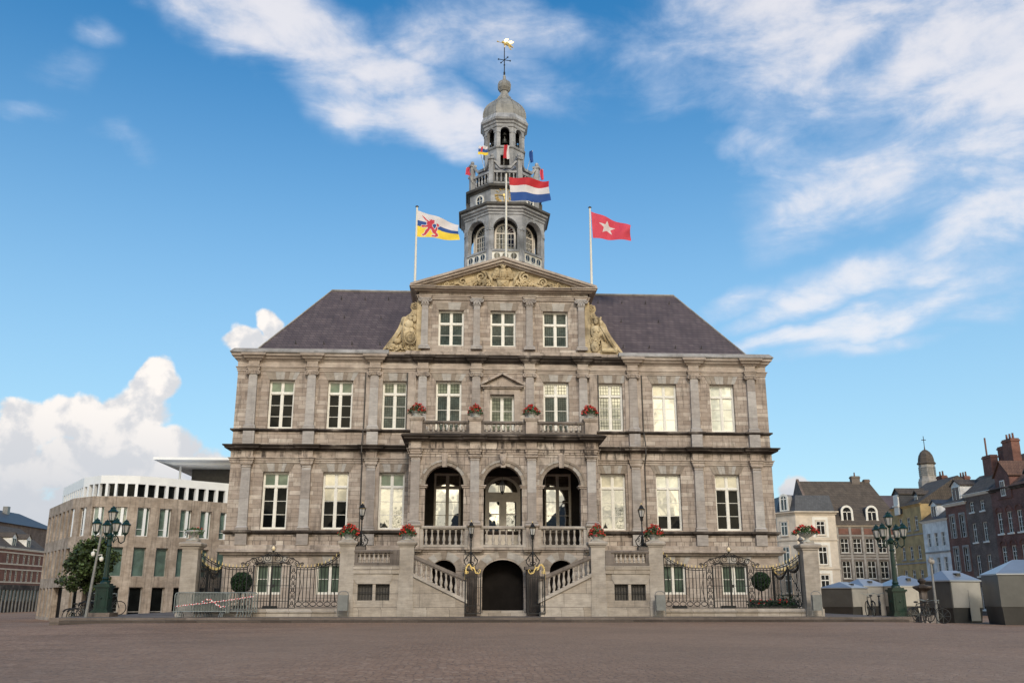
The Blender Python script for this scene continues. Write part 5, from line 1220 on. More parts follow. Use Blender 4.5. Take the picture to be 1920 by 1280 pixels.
addflag('rose red flag with a white star on the right pole', flag_mesh((5.19, 23.50), (7.55, 22.60), (5.26, 21.80), (7.54, 21.66), 90, 56, [M_FPINK, M_FWHITE], lambda u, v: 1 if inpoly(u, v, STAR) else 0, .15, 1.5, .3, 2.2))
def small_flag(label, ax, ay, az, bx, by, bz, mats, fn, w=.8, h=.55, dx=1, drop=.0):
    t = thing('small_flag', label, 'flag', (ax, ay, az), group='small flags on the tower gallery')
    b = MB(); b.tube([(0, 0, 0), (bx-ax, by-ay, bz-az)], .018, 4); b.build('staff', M_POLE, t)
    x, z = bx-ax, bz-az
    me = flag_mesh((x, z), (x+dx*w, z-drop), (x-.05*dx, z-h), (x+dx*w*.95, z-h-drop), 24, 16, mats, fn, .05, 1.2, by-ay, 1); link(me, 'cloth', t)
st3 = lambda u, v: 0 if v < .33 else (1 if v < .66 else 2)
small_flag('small white, blue and orange flag on the left of the tower gallery', TCX-1.35, 3.9, 27.8, TCX-1.75, 3.2, 29.2, [M_FWHITE, M_FBLUE, M_FYELLOW, M_LION], lambda u, v: 3 if abs(u-.35) < .12 and .15 < v < .75 else st3(u, v), .6, .62)
small_flag('small red flag at the far left corner of the tower gallery', TCX-2.1, 4.9, 27.4, TCX-2.55, 4.6, 28.35, [M_FPINK], lambda u, v: 0, .26, .55)
small_flag('small red and white flag hanging in the middle of the tower gallery', TCX-.1, 3.8, 27.9, TCX-.12, 3.0, 29.2, [M_RED, M_FWHITE], lambda u, v: 0 if u < .6 else 1, .35, .95)
small_flag('small dark blue flag on the right of the tower gallery', TCX+1.4, 3.9, 27.8, TCX+1.75, 3.4, 29.05, [M_FBLUE], lambda u, v: 0, .20, .85, -1)
small_flag('small red flag at the far right corner of the tower gallery', TCX+2.05, 4.9, 27.0, TCX+2.52, 4.6, 28.35, [M_FPINK], lambda u, v: 0, .18, .8, -1)

# ================================================================== flower urns
def tri_cloud(b, n, place, size, rng, tilt=1.0):
    for _ in range(n):
        c = Vector(place()); s = size*rng.uniform(.6, 1.4)
        a = Vector((rng.gauss(0, 1), rng.gauss(0, 1), rng.gauss(0, 1)*tilt)).normalized(); d = a.orthogonal().normalized()
        d = (Matrix.Rotation(rng.uniform(0, 6.28), 3, a) @ d); e = a.cross(d)
        b.add([c-d*s*.5-e*s*.25, c+d*s*.1-e*s*.5, c+d*s*.6, c+d*s*.1+e*s*.5], [(0, 1, 2, 3)])
def flower_meshes(seed, w, h, nl, nf, hang=0.0):
    rng = random.Random(seed); L = MB(); F = MB()
    def pl(out):
        def f():
            a = rng.uniform(0, 6.283); r_ = math.sqrt(rng.random()); el = rng.random()
            rad = (.55+.45*rng.random() if out else rng.random())
            x = w*r_*math.cos(a)*(.75+.25*rad); y = w*.75*r_*math.sin(a)
            z = h*(1-r_*r_)*(.5+.5*rad if out else rad)+.02-hang*r_**3*rng.random()+.04*rng.random()
            return (x, y, z)
        return f
    tri_cloud(L, nl, pl(False), .085, rng); 
    heads = [pl(True)() for _ in range(nf)]
    for hd in heads: tri_cloud(F, 9, lambda: (hd[0]+rng.gauss(0, .035), hd[1]+rng.gauss(0, .035), hd[2]+rng.gauss(0, .028)+.03), .058, rng)
    return L.mesh('leaves', M_PLANTLEAF), F.mesh('blooms', M_PETAL)
def urn_mesh(s=1.0, tall=True):
    b = MB(); b.box(-.24*s, .24*s, -.24*s, .24*s, 0, .06*s)
    prof = [(.20, .06), (.10, .14), (.08, .20), (.14, .24), (.30, .32), (.38, .40), (.42, .46), (.38, .48), (.30, .44)] if tall else [(.24, .06), (.18, .10), (.30, .20), (.36, .28), (.40, .30), (.34, .30), (.28, .24)]
    b.lathe(0, 0, [(r_*s, z*s) for r_, z in prof], 16); return b.mesh('urn', M_URN, True)
UA = urn_mesh(.92, False); UB = urn_mesh(.98, True)
FL = [flower_meshes(i, .58, .46, 460, 52, .18) for i in range(5)]
def flower_urn(label, x, y, z, um, fl, fz, sc=1.0, rot=0.0, mir=1):
    t = thing('flower_urn', label, 'flower urn', (x, y, z), rot, group='urns of red geraniums')
    link(um, 'urn', t); 
    for m, nm in zip(fl, ('leaves', 'blooms')): o = link(m, nm, t, (0, 0, fz)); o.scale = (sc, sc, sc)
bal = ['leftmost of the four red geranium urns on the balcony', 'geranium urn on the balcony, left of the pedimented door', 'geranium urn on the balcony, right of the pedimented door', 'rightmost of the four red geranium urns on the balcony']
for i, x in enumerate(LPX): flower_urn(bal[i], x, -3.78, 10.05, UA, FL[i], .26, .90, i*1.3)
stl = ['geranium urn on the leftmost stair pillar, beside the fence', 'geranium urn on the inner stair pillar, top of the left flight', 'geranium urn on the inner stair pillar, top of the right flight', 'geranium urn on the rightmost stair pillar, beside the fence']
for i, x in enumerate((-.33-7.36, -.33-4.57, -.33+4.57, -.33+7.36)): flower_urn(stl[i], x, -5.67, 3.71, UA, FL[(i+2) % 5], .28, .95, i*2.1)
flower_urn('grey urn with sparse trailing plant on the pillar above the crowd barriers', -15.02, -5.65, 3.66, UB, flower_meshes(21, .60, .16, 260, 5, .40), .44, .9, 2.6)
flower_urn('grey urn full of red geraniums on the pillar near the kiosks', 14.58, -5.65, 3.66, UB, flower_meshes(22, .82, .36, 560, 46, .14), .44, .95, .4)
# ================================================================== forecourt plants, bins, barriers, lamps, bicycles
def leaf_ball(r, n, seed, size):
    rng = random.Random(seed); b = MB()
    def pl():
        d = Vector((rng.gauss(0, 1), rng.gauss(0, 1), rng.gauss(0, 1))).normalized(); q = r*(1-.22*rng.random()**2)*(1+.035*math.sin(7*d.x+5*d.z)); return d*q
    tri_cloud(b, n, pl, size, rng); return b
TOP = leaf_ball(.46, 3800, 5, .055).mesh('crown', M_LEAF); TCORE = None
def topiary(label, x, y, z, sc):
    t = thing('topiary', label, 'topiary', (x, y, .2), group='clipped box balls behind the fences')
    o = link(TOP, 'crown', t, (0, 0, z-.2)); o.scale = (sc, sc, sc)
    b = MB(); b.blob((0, 0, z-.2), .40*sc, 12, 9); b.build('inner_foliage', M_LEAF, t, True)
    b = MB(); b.tube([(0, 0, .45), (0, 0, z-.5)], .035, 6); b.build('stem', M_BARK, t)
    b = MB(); b.lathe(0, 0, [(.22, 0), (.30, .45), (.32, .50), (.28, .48)], 14); b.build('pot', M_DARKPLANK, t)
topiary('clipped round box ball behind the left fence', -12.9, -4.5, 1.75, 1.08); topiary('clipped round box ball above the red flower trough', 12.52, -4.5, 1.84, .98)
rng0 = random.Random(11)
t = thing('flower_trough', 'long trough of red flowers behind the right fence', 'flower trough', (12.75, -4.9, .2))
b = MB(); b.box(-1.0, 1.0, -.25, .25, .05, .42); b.build('box', M_DARKPLANK, t)
L = MB(); tri_cloud(L, 900, lambda: (rng0.uniform(-1.05, 1.05), rng0.uniform(-.3, .3), .40+.32*rng0.random()), .09, rng0); L.build('leaves', M_LEAF, t)
F = MB()
for _ in range(34):
    c = (rng0.uniform(-1, 1), rng0.uniform(-.3, .2), .60+.16*rng0.random()); tri_cloud(F, 8, lambda: (c[0]+rng0.gauss(0, .035), c[1]+rng0.gauss(0, .03), c[2]+rng0.gauss(0, .025)), .055, rng0)
F.build('blooms', M_PETAL, t)
t = thing('shrub', 'low dark shrub in the corner behind the right fence', 'shrub', (13.9, -4.2, .2))
L = MB(); tri_cloud(L, 1500, lambda: (rng0.gauss(0, .30), rng0.gauss(0, .2), abs(rng0.gauss(.35, .28))), .09, rng0); L.build('leaves', M_LEAF, t); b = MB(); b.tube([(0, 0, 0), (0, 0, .5)], .03, 5); b.build('stem', M_BARK, t)
for i, x in enumerate((8.35, 10.75, -11.4)):
    o = MB().box(x-.32, x+.32, -5.0, -4.6, .2, .68).build('utility_box', M_BLACK); tag(o, ['low black utility box behind the fence, by the rightmost stair pillar', 'low black utility box behind the gate with the flower trough', 'low black utility box behind the fence with the barriers'][i], 'utility box', 'black boxes behind the fences')
def litter_bin(label, x, y, z):
    t = thing('litter_bin', label, 'litter bin', (x, y, z), group='grey litter bins')
    b = MB(); b.prismz([(-.22, -.14), (.22, -.14), (.22, .08), (.16, .14), (-.16, .14), (-.22, .08)], .28, .98); b.build('body', M_BIN, t)
    b = MB(); b.tube([(-.24, .0, .05), (-.24, 0, .98), (-.20, 0, 1.08), (-.1, 0, 1.14), (.1, 0, 1.14), (.20, 0, 1.08), (.24, 0, .98), (.24, 0, .05)], .02, 6); b.build('hoop', M_GREYPOLE, t)
litter_bin('grey litter bin at the foot of the leftmost stair pillar', -7.72, -6.5, .2); litter_bin('grey litter bin at the foot of the rightmost stair pillar', 7.05, -6.5, .2); litter_bin('grey litter bin at the foot of the pillar near the kiosks', 14.42, -6.7, .2)
# crowd barriers
def barrier():
    t = thing('crowd_barrier', 'front crowd barrier', 'crowd barrier', (0, 0, 0), group='steel crowd barriers stacked by the fence')
    L, H = 2.30, 1.08; b = MB()
    b.tube([(.0, 0, .18), (.0, 0, H-.12), (.035, 0, H-.03), (.12, 0, H), (L-.12, 0, H), (L-.035, 0, H-.03), (L, 0, H-.12), (L, 0, .18)], .020, 6); b.tube([(0, 0, .26), (L, 0, .26)], .018, 6)
    b.build('frame', M_GALV, t)
    b = MB()
    for i in range(1, 19): x = L*i/19; b.tube([(x, 0, .26), (x, 0, H)], .012, 5)
    b.build('bars', M_GALV, t)
    for x in (.22, L-.22):
        b = MB(); b.tube([(x, -.30, .02), (x, -.28, .05), (x, -.06, .22), (x, 0, .26), (x, .06, .22), (x, .28, .05), (x, .30, .02)], .017, 6); b.build('foot', M_GALV, t)
    return t
b0 = barrier(); NB = 9
ordn = ['front barrier of the stack, red tape along its bars', 'second barrier of the stack from the square', 'third barrier of the stack from the square', 'fourth barrier of the stack from the square', 'middle barrier of the stack of nine', 'fourth barrier of the stack from the fence', 'third barrier of the stack from the fence', 'second barrier of the stack from the fence', 'rearmost barrier of the stack, nearest the fence']
offs = [0, .05, .10, .70, .82, .93, 1.03, 1.12, 1.20]
for i in range(NB):
    loc = (-15.16+offs[i], -7.25+.10*i, .2); lab = 'galvanised crowd barrier, ' + ordn[i]
    o = b0 if i == 0 else copy_tree(b0)
    o.location = loc; o['label'] = lab; o.rotation_euler = (0, 0, .01*math.sin(i*2.1))
t = thing('barrier_tape', 'red and white warning tape slung along the crowd barriers', 'tape', (-15.1, -7.30, .2))
def tape(pts, nm):
    w = MB(); 
    for i, (p, q) in enumerate(zip(pts, pts[1:])):
        w.mi = i % 2; h = .020; w.add([(p[0], p[1], p[2]-h), (q[0], q[1], q[2]-h), (q[0]+.03, q[1], q[2]+h), (p[0]+.03, p[1], p[2]+h)], [(0, 1, 2, 3)])
    w.build(nm, [M_TAPER, M_TAPEW], t)
N_ = 58; tape([(3.45*i/N_, -.02-.04*math.sin(i*.9), .46+.46*(i/N_)**.75-.12*math.sin(math.pi*(i/N_))*.5+.012*math.sin(i*1.3)) for i in range(N_+1)], 'strand'); tape([(1.1+1.15*i/22, -.05, .62+.16*math.sin(i*.25)+.03*math.sin(i*1.7)) for i in range(23)], 'loose_strand')
# big green five-armed lamps
def street_lamp(label, x, y, z):
    t = thing('street_lamp', label, 'street lamp', (x, y, z), group='green cast iron lamps')
    b = MB(); b.box(-.55, .55, -.55, .55, -.3, .18); b.build('stone_foot', M_PLINTHSTEP, t)
    b = MB()
    for w, z0, z1 in ((.40, .18, .26), (.34, .26, .34), (.30, .34, 1.28), (.33, 1.28, 1.33), (.38, 1.33, 1.42), (.28, 1.42, 1.50)): b.box(-w, w, -w, w, z0, z1)
    for k in range(4):
        b.xf = Matrix.Rotation(k*math.pi/2, 4, 'Z'); b.box(-.21, .21, -.315, -.30, .42, .46); b.box(-.21, .21, -.315, -.30, 1.16, 1.20); b.box(-.21, -.17, -.315, -.30, .46, 1.16); b.box(.17, .21, -.315, -.30, .46, 1.16); b.blob((0, -.31, .85), (.05, .03, .07), 6, 5)
    b.xf = None; b.build('pedestal', M_GREENIRON, t)
    b = MB(); b.lathe(0, 0, [(.22, 1.5), (.20, 1.58), (.13, 1.66), (.16, 1.72), (.12, 1.80), (.105, 2.4), (.095, 3.2), (.12, 3.26), (.09, 3.32), (.085, 3.55), (.15, 3.62), (.16, 3.74), (.10, 3.80), (.05, 3.86), (.045, 4.35)], 14); b.build('column', M_GREENIRON, t)
    for k in range(4):
        a = R(38)+k*math.pi/2; c, s = math.cos(a), math.sin(a); p = lambda r_, zz: (r_*c, r_*s, zz)
        b = MB(); b.tube([p(.09, 3.66), p(.26, 3.74), p(.36, 3.64), p(.40, 3.46), p(.52, 3.38), p(.66, 3.48), p(.68, 3.66), p(.68, 3.80)], [.035, .03, .03, .03, .03, .03, .03, .035], 6)
        b.tube([p(.34, 3.62), p(.26, 3.52), p(.20, 3.58), p(.24, 3.66)], .02, 5); arm = b.build('arm', M_GREENIRON, t)
        f = MB(); g = MB(); f.xf = g.xf = Matrix.Translation(p(.68, 0)); lantern(f, g, 3.86, .68, .12, .20); f.build('lantern', M_GREENIRON, t); g.build('lantern_glass', G_LANTERN, t)
    f = MB(); g = MB(); lantern(f, g, 4.42, .72, .125, .21); f.build('lantern', M_GREENIRON, t); g.build('lantern_glass', G_LANTERN, t)
street_lamp('green cast iron lamp with five lanterns before the concrete building', -19.15, -5.0, .20); street_lamp('green cast iron lamp with five lanterns among the kiosks and bicycles', 18.62, -6.0, .02)
def camera_pole(label, x, y, z, h, side, lean):
    t = thing('camera_pole', label, 'camera pole', (x, y, z), group='camera poles of the square'); b = MB(); b.tube([(0, 0, -.3), (lean*.4, 0, h*.4), (lean, 0, h)], [.075, .065, .045], 8); b.build('pole', M_GREYPOLE, t)
    for d, zz in ((-.20, h*.74), (.22, h*.68)) if side < 0 else ((-.05, h*.985), (.08, h*.97)):
        xx = lean*zz/h; b = MB(); b.tube([(xx, 0, zz+.12), (xx+d, 0, zz+.16), (xx+d, 0, zz)], .02, 5); b.blob((xx+d, -.02, zz-.08), (.08, .08, .08), 10, 7); b.lathe(xx+d, -.02, [(.09, zz-.08), (.09, zz+.02), (.04, zz+.06)], 10); b.build('camera', M_GREYTRIM if side > 0 else M_WHITE, t)
camera_pole('slim grey pole with two white dome cameras beside the left lamp', -19.35, -6.4, .2, 3.85, -1, .30)
camera_pole('slim grey pole with white cameras on top beside the brown kiosk', 20.25, -6.5, -.1, 2.95, 1, .0)
t = thing('banner_pole', 'thin grey pole behind the urn at the kiosk end', 'pole', (17.0, 2, -.2)); b = MB(); b.tube([(0, 0, 0), (0, 0, 5.2)], .04, 6); b.build('shaft', M_GREYPOLE, t); b = MB(); b.lathe(0, 0, [(.02, 4.3), (.14, 4.4), (.18, 4.44), (.05, 4.6)], 10); b.build('bracket', M_GREYPOLE, t)
t = thing('water_pump', 'brown stone pump column with a wide cap beside the bicycles', 'pump', (22.85, 0, ground_z(22.8, 0)))
b = MB(); b.box(-.42, .42, -.42, .42, 0, .4); b.lathe(0, 0, [(.30, .4), (.24, .5), (.22, 1.6), (.28, 1.68)], 8); b.build('column', M_DARKBAND, t)
b = MB(); b.lathe(0, 0, [(.3, 1.68), (.52, 1.82), (.54, 1.92), (.2, 1.98), (.12, 2.04), (.20, 2.14), (.24, 2.22), (.1, 2.34)], 8); b.build('capital', M_DARKBAND, t)
# bicycles
def bicycle():
    t = thing('bicycle', 'bicycle', 'bicycle', (0, 0, 0))
    for x in (-.52, .52):
        b = MB(); b.tube([(x+.33*math.cos(i*.3142), 0, .35+.33*math.sin(i*.3142)) for i in range(20)], .022, 5, closed=True); wheel = b.build('wheel', M_BLACK, t)
        b = MB()
        for i in range(8): a = i*.7854; b.tube([(x, 0, .35), (x+.32*math.cos(a), 0, .35+.32*math.sin(a))], .004, 3)
        b.build('spokes', M_GALV, wheel)
    b = MB(); A_, B2, S_, H_, F_, K_ = (-.52, 0, .35), (-.08, 0, .30), (-.22, 0, .86), (.36, 0, .90), (.52, 0, .35), (.38, 0, .76)
    for p, q in ((A_, B2), (A_, S_), (B2, S_), (S_, H_), (B2, K_), (H_, F_)): b.tube([p, q], .018, 5)
    b.build('frame', M_IRON, t)
    b = MB(); b.tube([(.20, -.28, 1.04), (.32, -.24, 1.06), (.36, 0, 1.0), (.32, .24, 1.06), (.20, .28, 1.04)], .014, 5); b.tube([(.36, 0, .88), (.36, 0, 1.0)], .014, 5); b.build('handlebar', M_GALV, t)
    b = MB(); b.blob((-.24, 0, .95), (.14, .08, .045), 8, 5); b.tube([(-.22, 0, .85), (-.24, 0, .94)], .014, 4); b.build('saddle', M_BLACK, t)
    b = MB(); b.tube([(-.85, 0, .55), (-.75, 0, .64), (-.5, 0, .72), (-.25, 0, .66)], .03, 4); b.build('mudguard', M_IRON, t)
    return t
bk0 = bicycle(); bk0['group'] = 'parked bicycles'
spots = [(17.45, -5.6, 1.45, 'black bicycle parked end-on in front of the middle kiosk'), (18.35, -4.6, 1.2, 'black bicycle half hidden behind the right green lamp'), (19.55, -6.4, .35, 'bicycle lying closest to the right green lamp, right of it'), (20.0, -6.0, .9, 'bicycle between the pump column and the brown kiosk'), (19.75, -6.9, -.25, 'bicycle nearest the square, before the pump column'),
         (-20.6, -3.2, .15, 'bicycle at the far left of the tree'), (-20.1, -3.6, -.3, 'bicycle leaning beside the tree trunk, left of the lamp'), (-19.7, -2.8, .5, 'bicycle between the tree and the left green lamp'), (-21.6, -1.5, -.1, 'bicycle by the dark entrance of the concrete building')]
for i, (x, y, a, l) in enumerate(spots):
    o = bk0 if i == 0 else copy_tree(bk0); o.location = (x, y, .2 if -20.3 < x < 18.4 else ground_z(x, y)); o.rotation_euler = (0, .06*math.sin(i*5), a); o['label'] = l
# tree in front of the concrete building
def tree(label, x, y, z, hc, R_, n, seed, hz):
    rng = random.Random(seed); t = thing('tree', label, 'tree', (x, y, z))
    b = MB(); b.tube([(0, 0, -.1), (.03, 0, hc*.35), (.0, .02, hc*.62), (.02, 0, hc)], [.13, .10, .08, .03], 8)
    limbs = []
    for i in range(14):
        a = i*2.4; z0 = hc*(.42+.45*i/14); L_ = R_*(.55+.35*rng.random()); e = (L_*math.cos(a), L_*math.sin(a), z0+.35+.5*rng.random()); limbs.append(e)
        b.tube([(0, 0, z0), (e[0]*.5, e[1]*.5, z0+.12), e], [.045, .03, .012], 5)
    b.build('trunk', M_BARK, t)
    clumps = []
    for i in range(46):
        d = Vector((rng.gauss(0, 1), rng.gauss(0, 1), rng.gauss(0, 1))).normalized(); q = rng.random()**.45
        clumps.append((Vector((d.x*R_*q, d.y*R_*q, hz[0]+(hz[1]-hz[0])*(.5+.5*d.z*q))), R_*rng.uniform(.20, .40)))
    b = MB()
    def pl():
        c, r_ = rng.choice(clumps); d = Vector((rng.gauss(0, 1), rng.gauss(0, 1), rng.gauss(0, .8))).normalized(); p = c+d*r_*rng.random()**.4
        k = (p.z-hz[0])/(hz[1]-hz[0])
        return p
    tri_cloud(b, n, pl, .13, rng, 1.3); b.build('crown', M_TREELEAF, t)
tree('small dark green street tree before the concrete building', -21.55, -1.2, .05, 3.1, 1.28, 9000, 4, (1.25, 3.95))
# ================================================================== houses round the square
def hwin(parent, x, z0, z1, hw, frame=M_WHITE, gl=G_HOUSE, arch=0.0, rows=2, trans=True, y=.10, sill=None, surround=None):
    """sash or casement window of a far house: frame with glazing bars > pane, sill"""
    h = z1-z0; key = ('hw', round(h, 2), hw, arch, rows, trans, frame.name)
    if key not in WCACHE:
        b = MB(); f = .07
        b.box(-hw, -hw+f, 0, .08, 0, h); b.box(hw-f, hw, 0, .08, 0, h); b.box(-hw+f, hw-f, 0, .08, 0, f)
        if arch: b.ring(0, h, hw-f, hw, 0, .08, n=8, k=arch)
        else: b.box(-hw+f, hw-f, 0, .08, h-f, h)
        b.box(-.03, .03, .01, .08, f, h+(arch*hw if arch else 0)-f*.5)
        if trans: zt = h*.68; b.box(-hw+f, -.03, -.01, .08, zt-.035, zt+.035); b.box(.03, hw-f, -.01, .08, zt-.035, zt+.035)
        for i in range(1, rows):
            z = (h*.68 if trans else h)*i/rows; b.box(-hw+f, -.03, .02, .07, z-.015, z+.015); b.box(.03, hw-f, .02, .07, z-.015, z+.015)
        WCACHE[key] = b.mesh('window', frame)
    o = link(WCACHE[key], 'window', parent, (x, y, z0))
    k2 = ('hp', round(h, 2), hw, arch, gl.name)
    if k2 not in WCACHE:
        b = MB(); b.box(-hw+.04, hw-.04, .05, .06, .03, h-.02)
        if arch: b.prism([((hw-.04)*math.cos(math.pi*i/8), h-.02+arch*(hw-.04)*math.sin(math.pi*i/8)) for i in range(9)], .05, .06)
        WCACHE[k2] = b.mesh('pane', gl)
    link(WCACHE[k2], 'pane', o)
    if sill:
        k3 = ('hs', hw, sill.name)
        if k3 not in WCACHE: b = MB(); b.box(-hw-.10, hw+.10, -.20, .05, -.14, -.005); WCACHE[k3] = b.mesh('sill', sill)
        link(WCACHE[k3], 'sill', o)
    if surround:
        b = MB(); b.box(-hw-.16, -hw, -.13, .02, 0, h); b.box(hw, hw+.16, -.13, .02, 0, h); b.box(-hw-.16, hw+.16, -.13, .02, h, h+.20); b.build('surround', surround, o)
    return o
def body(parent, W, D, z0, z1, wins, mat, name='wall'):
    """walls of a house with its window openings in the front"""
    b = MB(); b.wall(0, W, z0, z1, [(x-hw, x+hw, a, c) for x, a, c, hw, *_ in wins], 0, .2)
    b.add([(0,0,z0),(0,D,z0),(0,D,z1),(0,0,z1)], [(0,1,2,3)]); b.add([(W,0,z0),(W,D,z0),(W,D,z1),(W,0,z1)], [(0,1,2,3)]); b.add([(0,D,z0),(W,D,z0),(W,D,z1),(0,D,z1)], [(0,1,2,3)])
    return b.build(name, mat, parent)
def pitched(parent, W, D, z0, h, mat, over=.25, back=None):
    """roof with its ridge along the street"""
    back = D if back is None else back; r = MB(); y0, y1, ym = -over, back+.1, back/2
    r.add([(-.02,y0,z0),(W+.02,y0,z0),(W+.02,ym,z0+h),(-.02,ym,z0+h),(-.02,y1,z0),(W+.02,y1,z0)], [(0,1,2,3),(3,2,5,4),(0,3,4),(1,5,2),(0,4,5,1)])
    return r.build('roof', mat, parent)
def cornice(parent, W, z, mat, out=.22, h=.22, x0=0.0):
    b = MB(); b.sweep([(x0-.02, .02), (x0-.02, -.004), (x0+W+.02, -.004), (x0+W+.02, .02)], [(-.02, z-h), (out*.4, z-h*.8), (out*.5, z-h*.35), (out, z-h*.2), (out, z), (-.1, z+.03)]); return b.build('cornice', mat, parent)
def chimney(parent, x, y, z0, z1, w, d, mat, pots=2, potm=None):
    b = MB(); b.box(x-w/2, x+w/2, y-d/2, y+d/2, z0, z1); b.box(x-w/2-.06, x+w/2+.06, y-d/2-.06, y+d/2+.06, z1-.28, z1-.12); o = b.build('chimney', mat, parent)
    for i in range(pots):
        b = MB(); b.lathe(x-w/2+w*(i+.5)/pots, y, [(.11, z1), (.085, z1+.45), (.10, z1+.5)], 8); b.build('chimney_pot', potm or M_REDTILE, o)
def dormer(parent, x, y, z0, z1, hw, wallm, roofm, frame=M_WHITE, gable=.5, depth=3.0, rows=2, win=True):
    b = MB(); b.box(x-hw, x+hw, y, y+depth, z0, z1); b.prism([(x-hw, z1), (x+hw, z1), (x, z1+gable)], y, y+depth); o = b.build('dormer', wallm, parent)
    b = MB(); b.prism([(x-hw-.15, z1-.10), (x, z1+gable+.03), (x, z1+gable+.13), (x-hw-.15, z1+.0)], y-.15, y+depth); b.prism([(x+hw+.15, z1-.10), (x, z1+gable+.03), (x, z1+gable+.13), (x+hw+.15, z1+.0)], y-.15, y+depth-.002); b.build('dormer_roof', roofm, o)
    if win:
        w = MB(); hw2 = hw-.12; h = z1-z0-.15; w.box(x-hw2, x-hw2+.07, y-.05, y, z0+.05, z0+h); w.box(x+hw2-.07, x+hw2, y-.05, y, z0+.05, z0+h); w.box(x-hw2+.07, x+hw2-.07, y-.05, y, z0+h-.08, z0+h); w.box(x-hw2+.07, x+hw2-.07, y-.05, y, z0+.05, z0+.12); w.box(x-.03, x+.03, y-.05, y, z0+.12, z0+h-.08); w.build('dormer_window', frame, o)
        w = MB(); w.box(x-hw2+.07, x+hw2-.07, y-.02, y-.005, z0+.1, z0+h-.05); w.build('pane', G_HOUSE, o)
    return o
H90 = -math.pi/2
RX = 46.0
# --- right row, far to near (local x runs towards the camera)
h = thing('ochre_house', 'ochre yellow house with white framed windows and a hoist gable', 'house', (RX, 53.0, 0), H90)
wins = [(x, a, c, .40) for x in (2.0, 3.85, 5.65) for a, c in ((8.05, 9.50), (5.05, 6.42), (2.35, 3.95))]
body(h, 6.9, 9, -1.2, 10.7, wins, M_OCHRE); cornice(h, 6.9, 10.72, M_OCHRE)
for x, a, c, hw in wins: hwin(h, x, a, c, hw, sill=M_GREYTRIM)
for z in (7.6, 4.65): b = MB(); b.box(0, 6.9, -.07, .02, z-.10, z+.06); b.build('band', M_GREYTRIM, h)
pitched(h, 6.9, 9, 10.72, 3.0, M_TILE); d = dormer(h, 2.0, -.15, 10.0, 12.2, .75, M_DSLATE, M_TILE, gable=.55, depth=4, win=False)
b = MB(); b.box(1.45, 2.55, -.30, -.15, 9.9, 12.1); b.box(1.35, 2.65, -.45, -.302, 10.8, 10.95); b.build('hoist_door', M_WHITE, d); dormer(h, 4.8, .7, 10.9, 11.9, .45, M_DSLATE, M_TILE, gable=.3, depth=2)
chimney(h, 2.6, 5.0, 13.0, 14.2, 1.2, .6, M_REDBRICK)
h = thing('white_house', 'narrow white washed house with arched windows and slate dormer', 'house', (RX, 46.1, 0), H90)
wins = [(x, a, c, .36) for x in (1.15, 2.65, 4.1) for a, c in ((6.1, 7.45), (3.35, 5.0), (.4, 2.2))]
body(h, 5.2, 8, -1.2, 8.75, wins, M_WHITEWALL); cornice(h, 5.2, 8.78, M_WHITE)
for x, a, c, hw in wins: hwin(h, x, a, c, hw, arch=.35)
for z in (5.55, 2.75): b = MB(); b.box(0, 5.2, -.08, .02, z-.08, z+.08); b.build('band', M_GREYTRIM, h)
pitched(h, 5.2, 8, 8.78, 3.0, M_DSLATE); dormer(h, 2.3, .3, 9.0, 10.4, .62, M_WHITEWALL, M_DSLATE, gable=.35, depth=2.5)
h = thing('quoined_house', 'red brick house with grey stone quoins round paired tall windows', 'house', (RX, 40.9, 0), H90)
wins = [(x, a, c, .42) for x in (1.15, 3.0) for a, c in ((6.7, 8.85), (3.5, 5.75), (.3, 2.4))]
body(h, 3.9, 8, -1.2, 10.0, wins, M_REDBRICK); cornice(h, 3.9, 10.05, M_WHITE, .28, .3)
for x, a, c, hw in wins: hwin(h, x, a, c, hw, rows=3, surround=M_GREYTRIM)
pitched(h, 3.9, 8, 10.05, 2.9, M_TILE); dormer(h, 1.9, .3, 10.1, 11.8, .8, M_WHITEWALL, M_TILE, gable=.45, depth=2.8)
h = thing('brown_house', 'dark brown brick house with plain roof and white windows', 'house', (RX, 37.0, 0), H90)
wins = [(x, a, c, .38) for x in (1.1, 2.95) for a, c in ((8.9, 9.85), (6.1, 7.85), (3.0, 4.9), (.0, 2.0))]
body(h, 4.6, 9, -1.2, 10.5, wins, M_BROWNBRICK); cornice(h, 4.6, 10.6, M_WHITE, .26, .26)
for x, a, c, hw in wins: hwin(h, x, a, c, hw, sill=M_WHITE)
pitched(h, 4.6, 9, 10.6, 3.6, M_TILE); chimney(h, 1.15, 2.4, 11.0, 14.3, 1.5, .7, M_DARKRED, 0); chimney(h, 2.75, 3.3, 12.5, 15.0, 2.0, .8, M_DARKRED, 0); chimney(h, 4.75, 2.5, 12.5, 15.3, 1.5, .8, M_REDBRICK, 3, M_REDBRICK)
b = MB(); b.tube([(.7, 2.4, 14.2), (.7, 2.4, 16.1)], .08, 6); b.build('stove_pipe', M_REDBRICK, h)
h = thing('gabled_house', 'dark red brick house with round arched windows and a timbered gable', 'house', (RX, 32.4, 0), H90)
wins = [(x, a, c, .40) for x in (.95, 2.5, 4.05, 5.6, 7.15) for a, c in ((6.6, 8.45), (3.9, 5.5), (.6, 2.6))]
body(h, 8.2, 9, -1.2, 10.5, wins, M_DARKRED); cornice(h, 8.2, 10.55, M_DARKBAND, .25, .3)
for x, a, c, hw in wins: hwin(h, x, a, c, hw, rows=3, sill=M_WHITE)
for x in (.95, 2.5, 4.05, 5.6, 7.15):
    for z in (8.47, 5.52): b = MB(); b.ring(x, z, .42, .62, -.08, .01, n=9); b.prism([(x+.41*math.cos(math.pi*i/9), z+.41*math.sin(math.pi*i/9)) for i in range(10)], -.015, .005); b.build('brick_arch', M_REDBRICK, h)
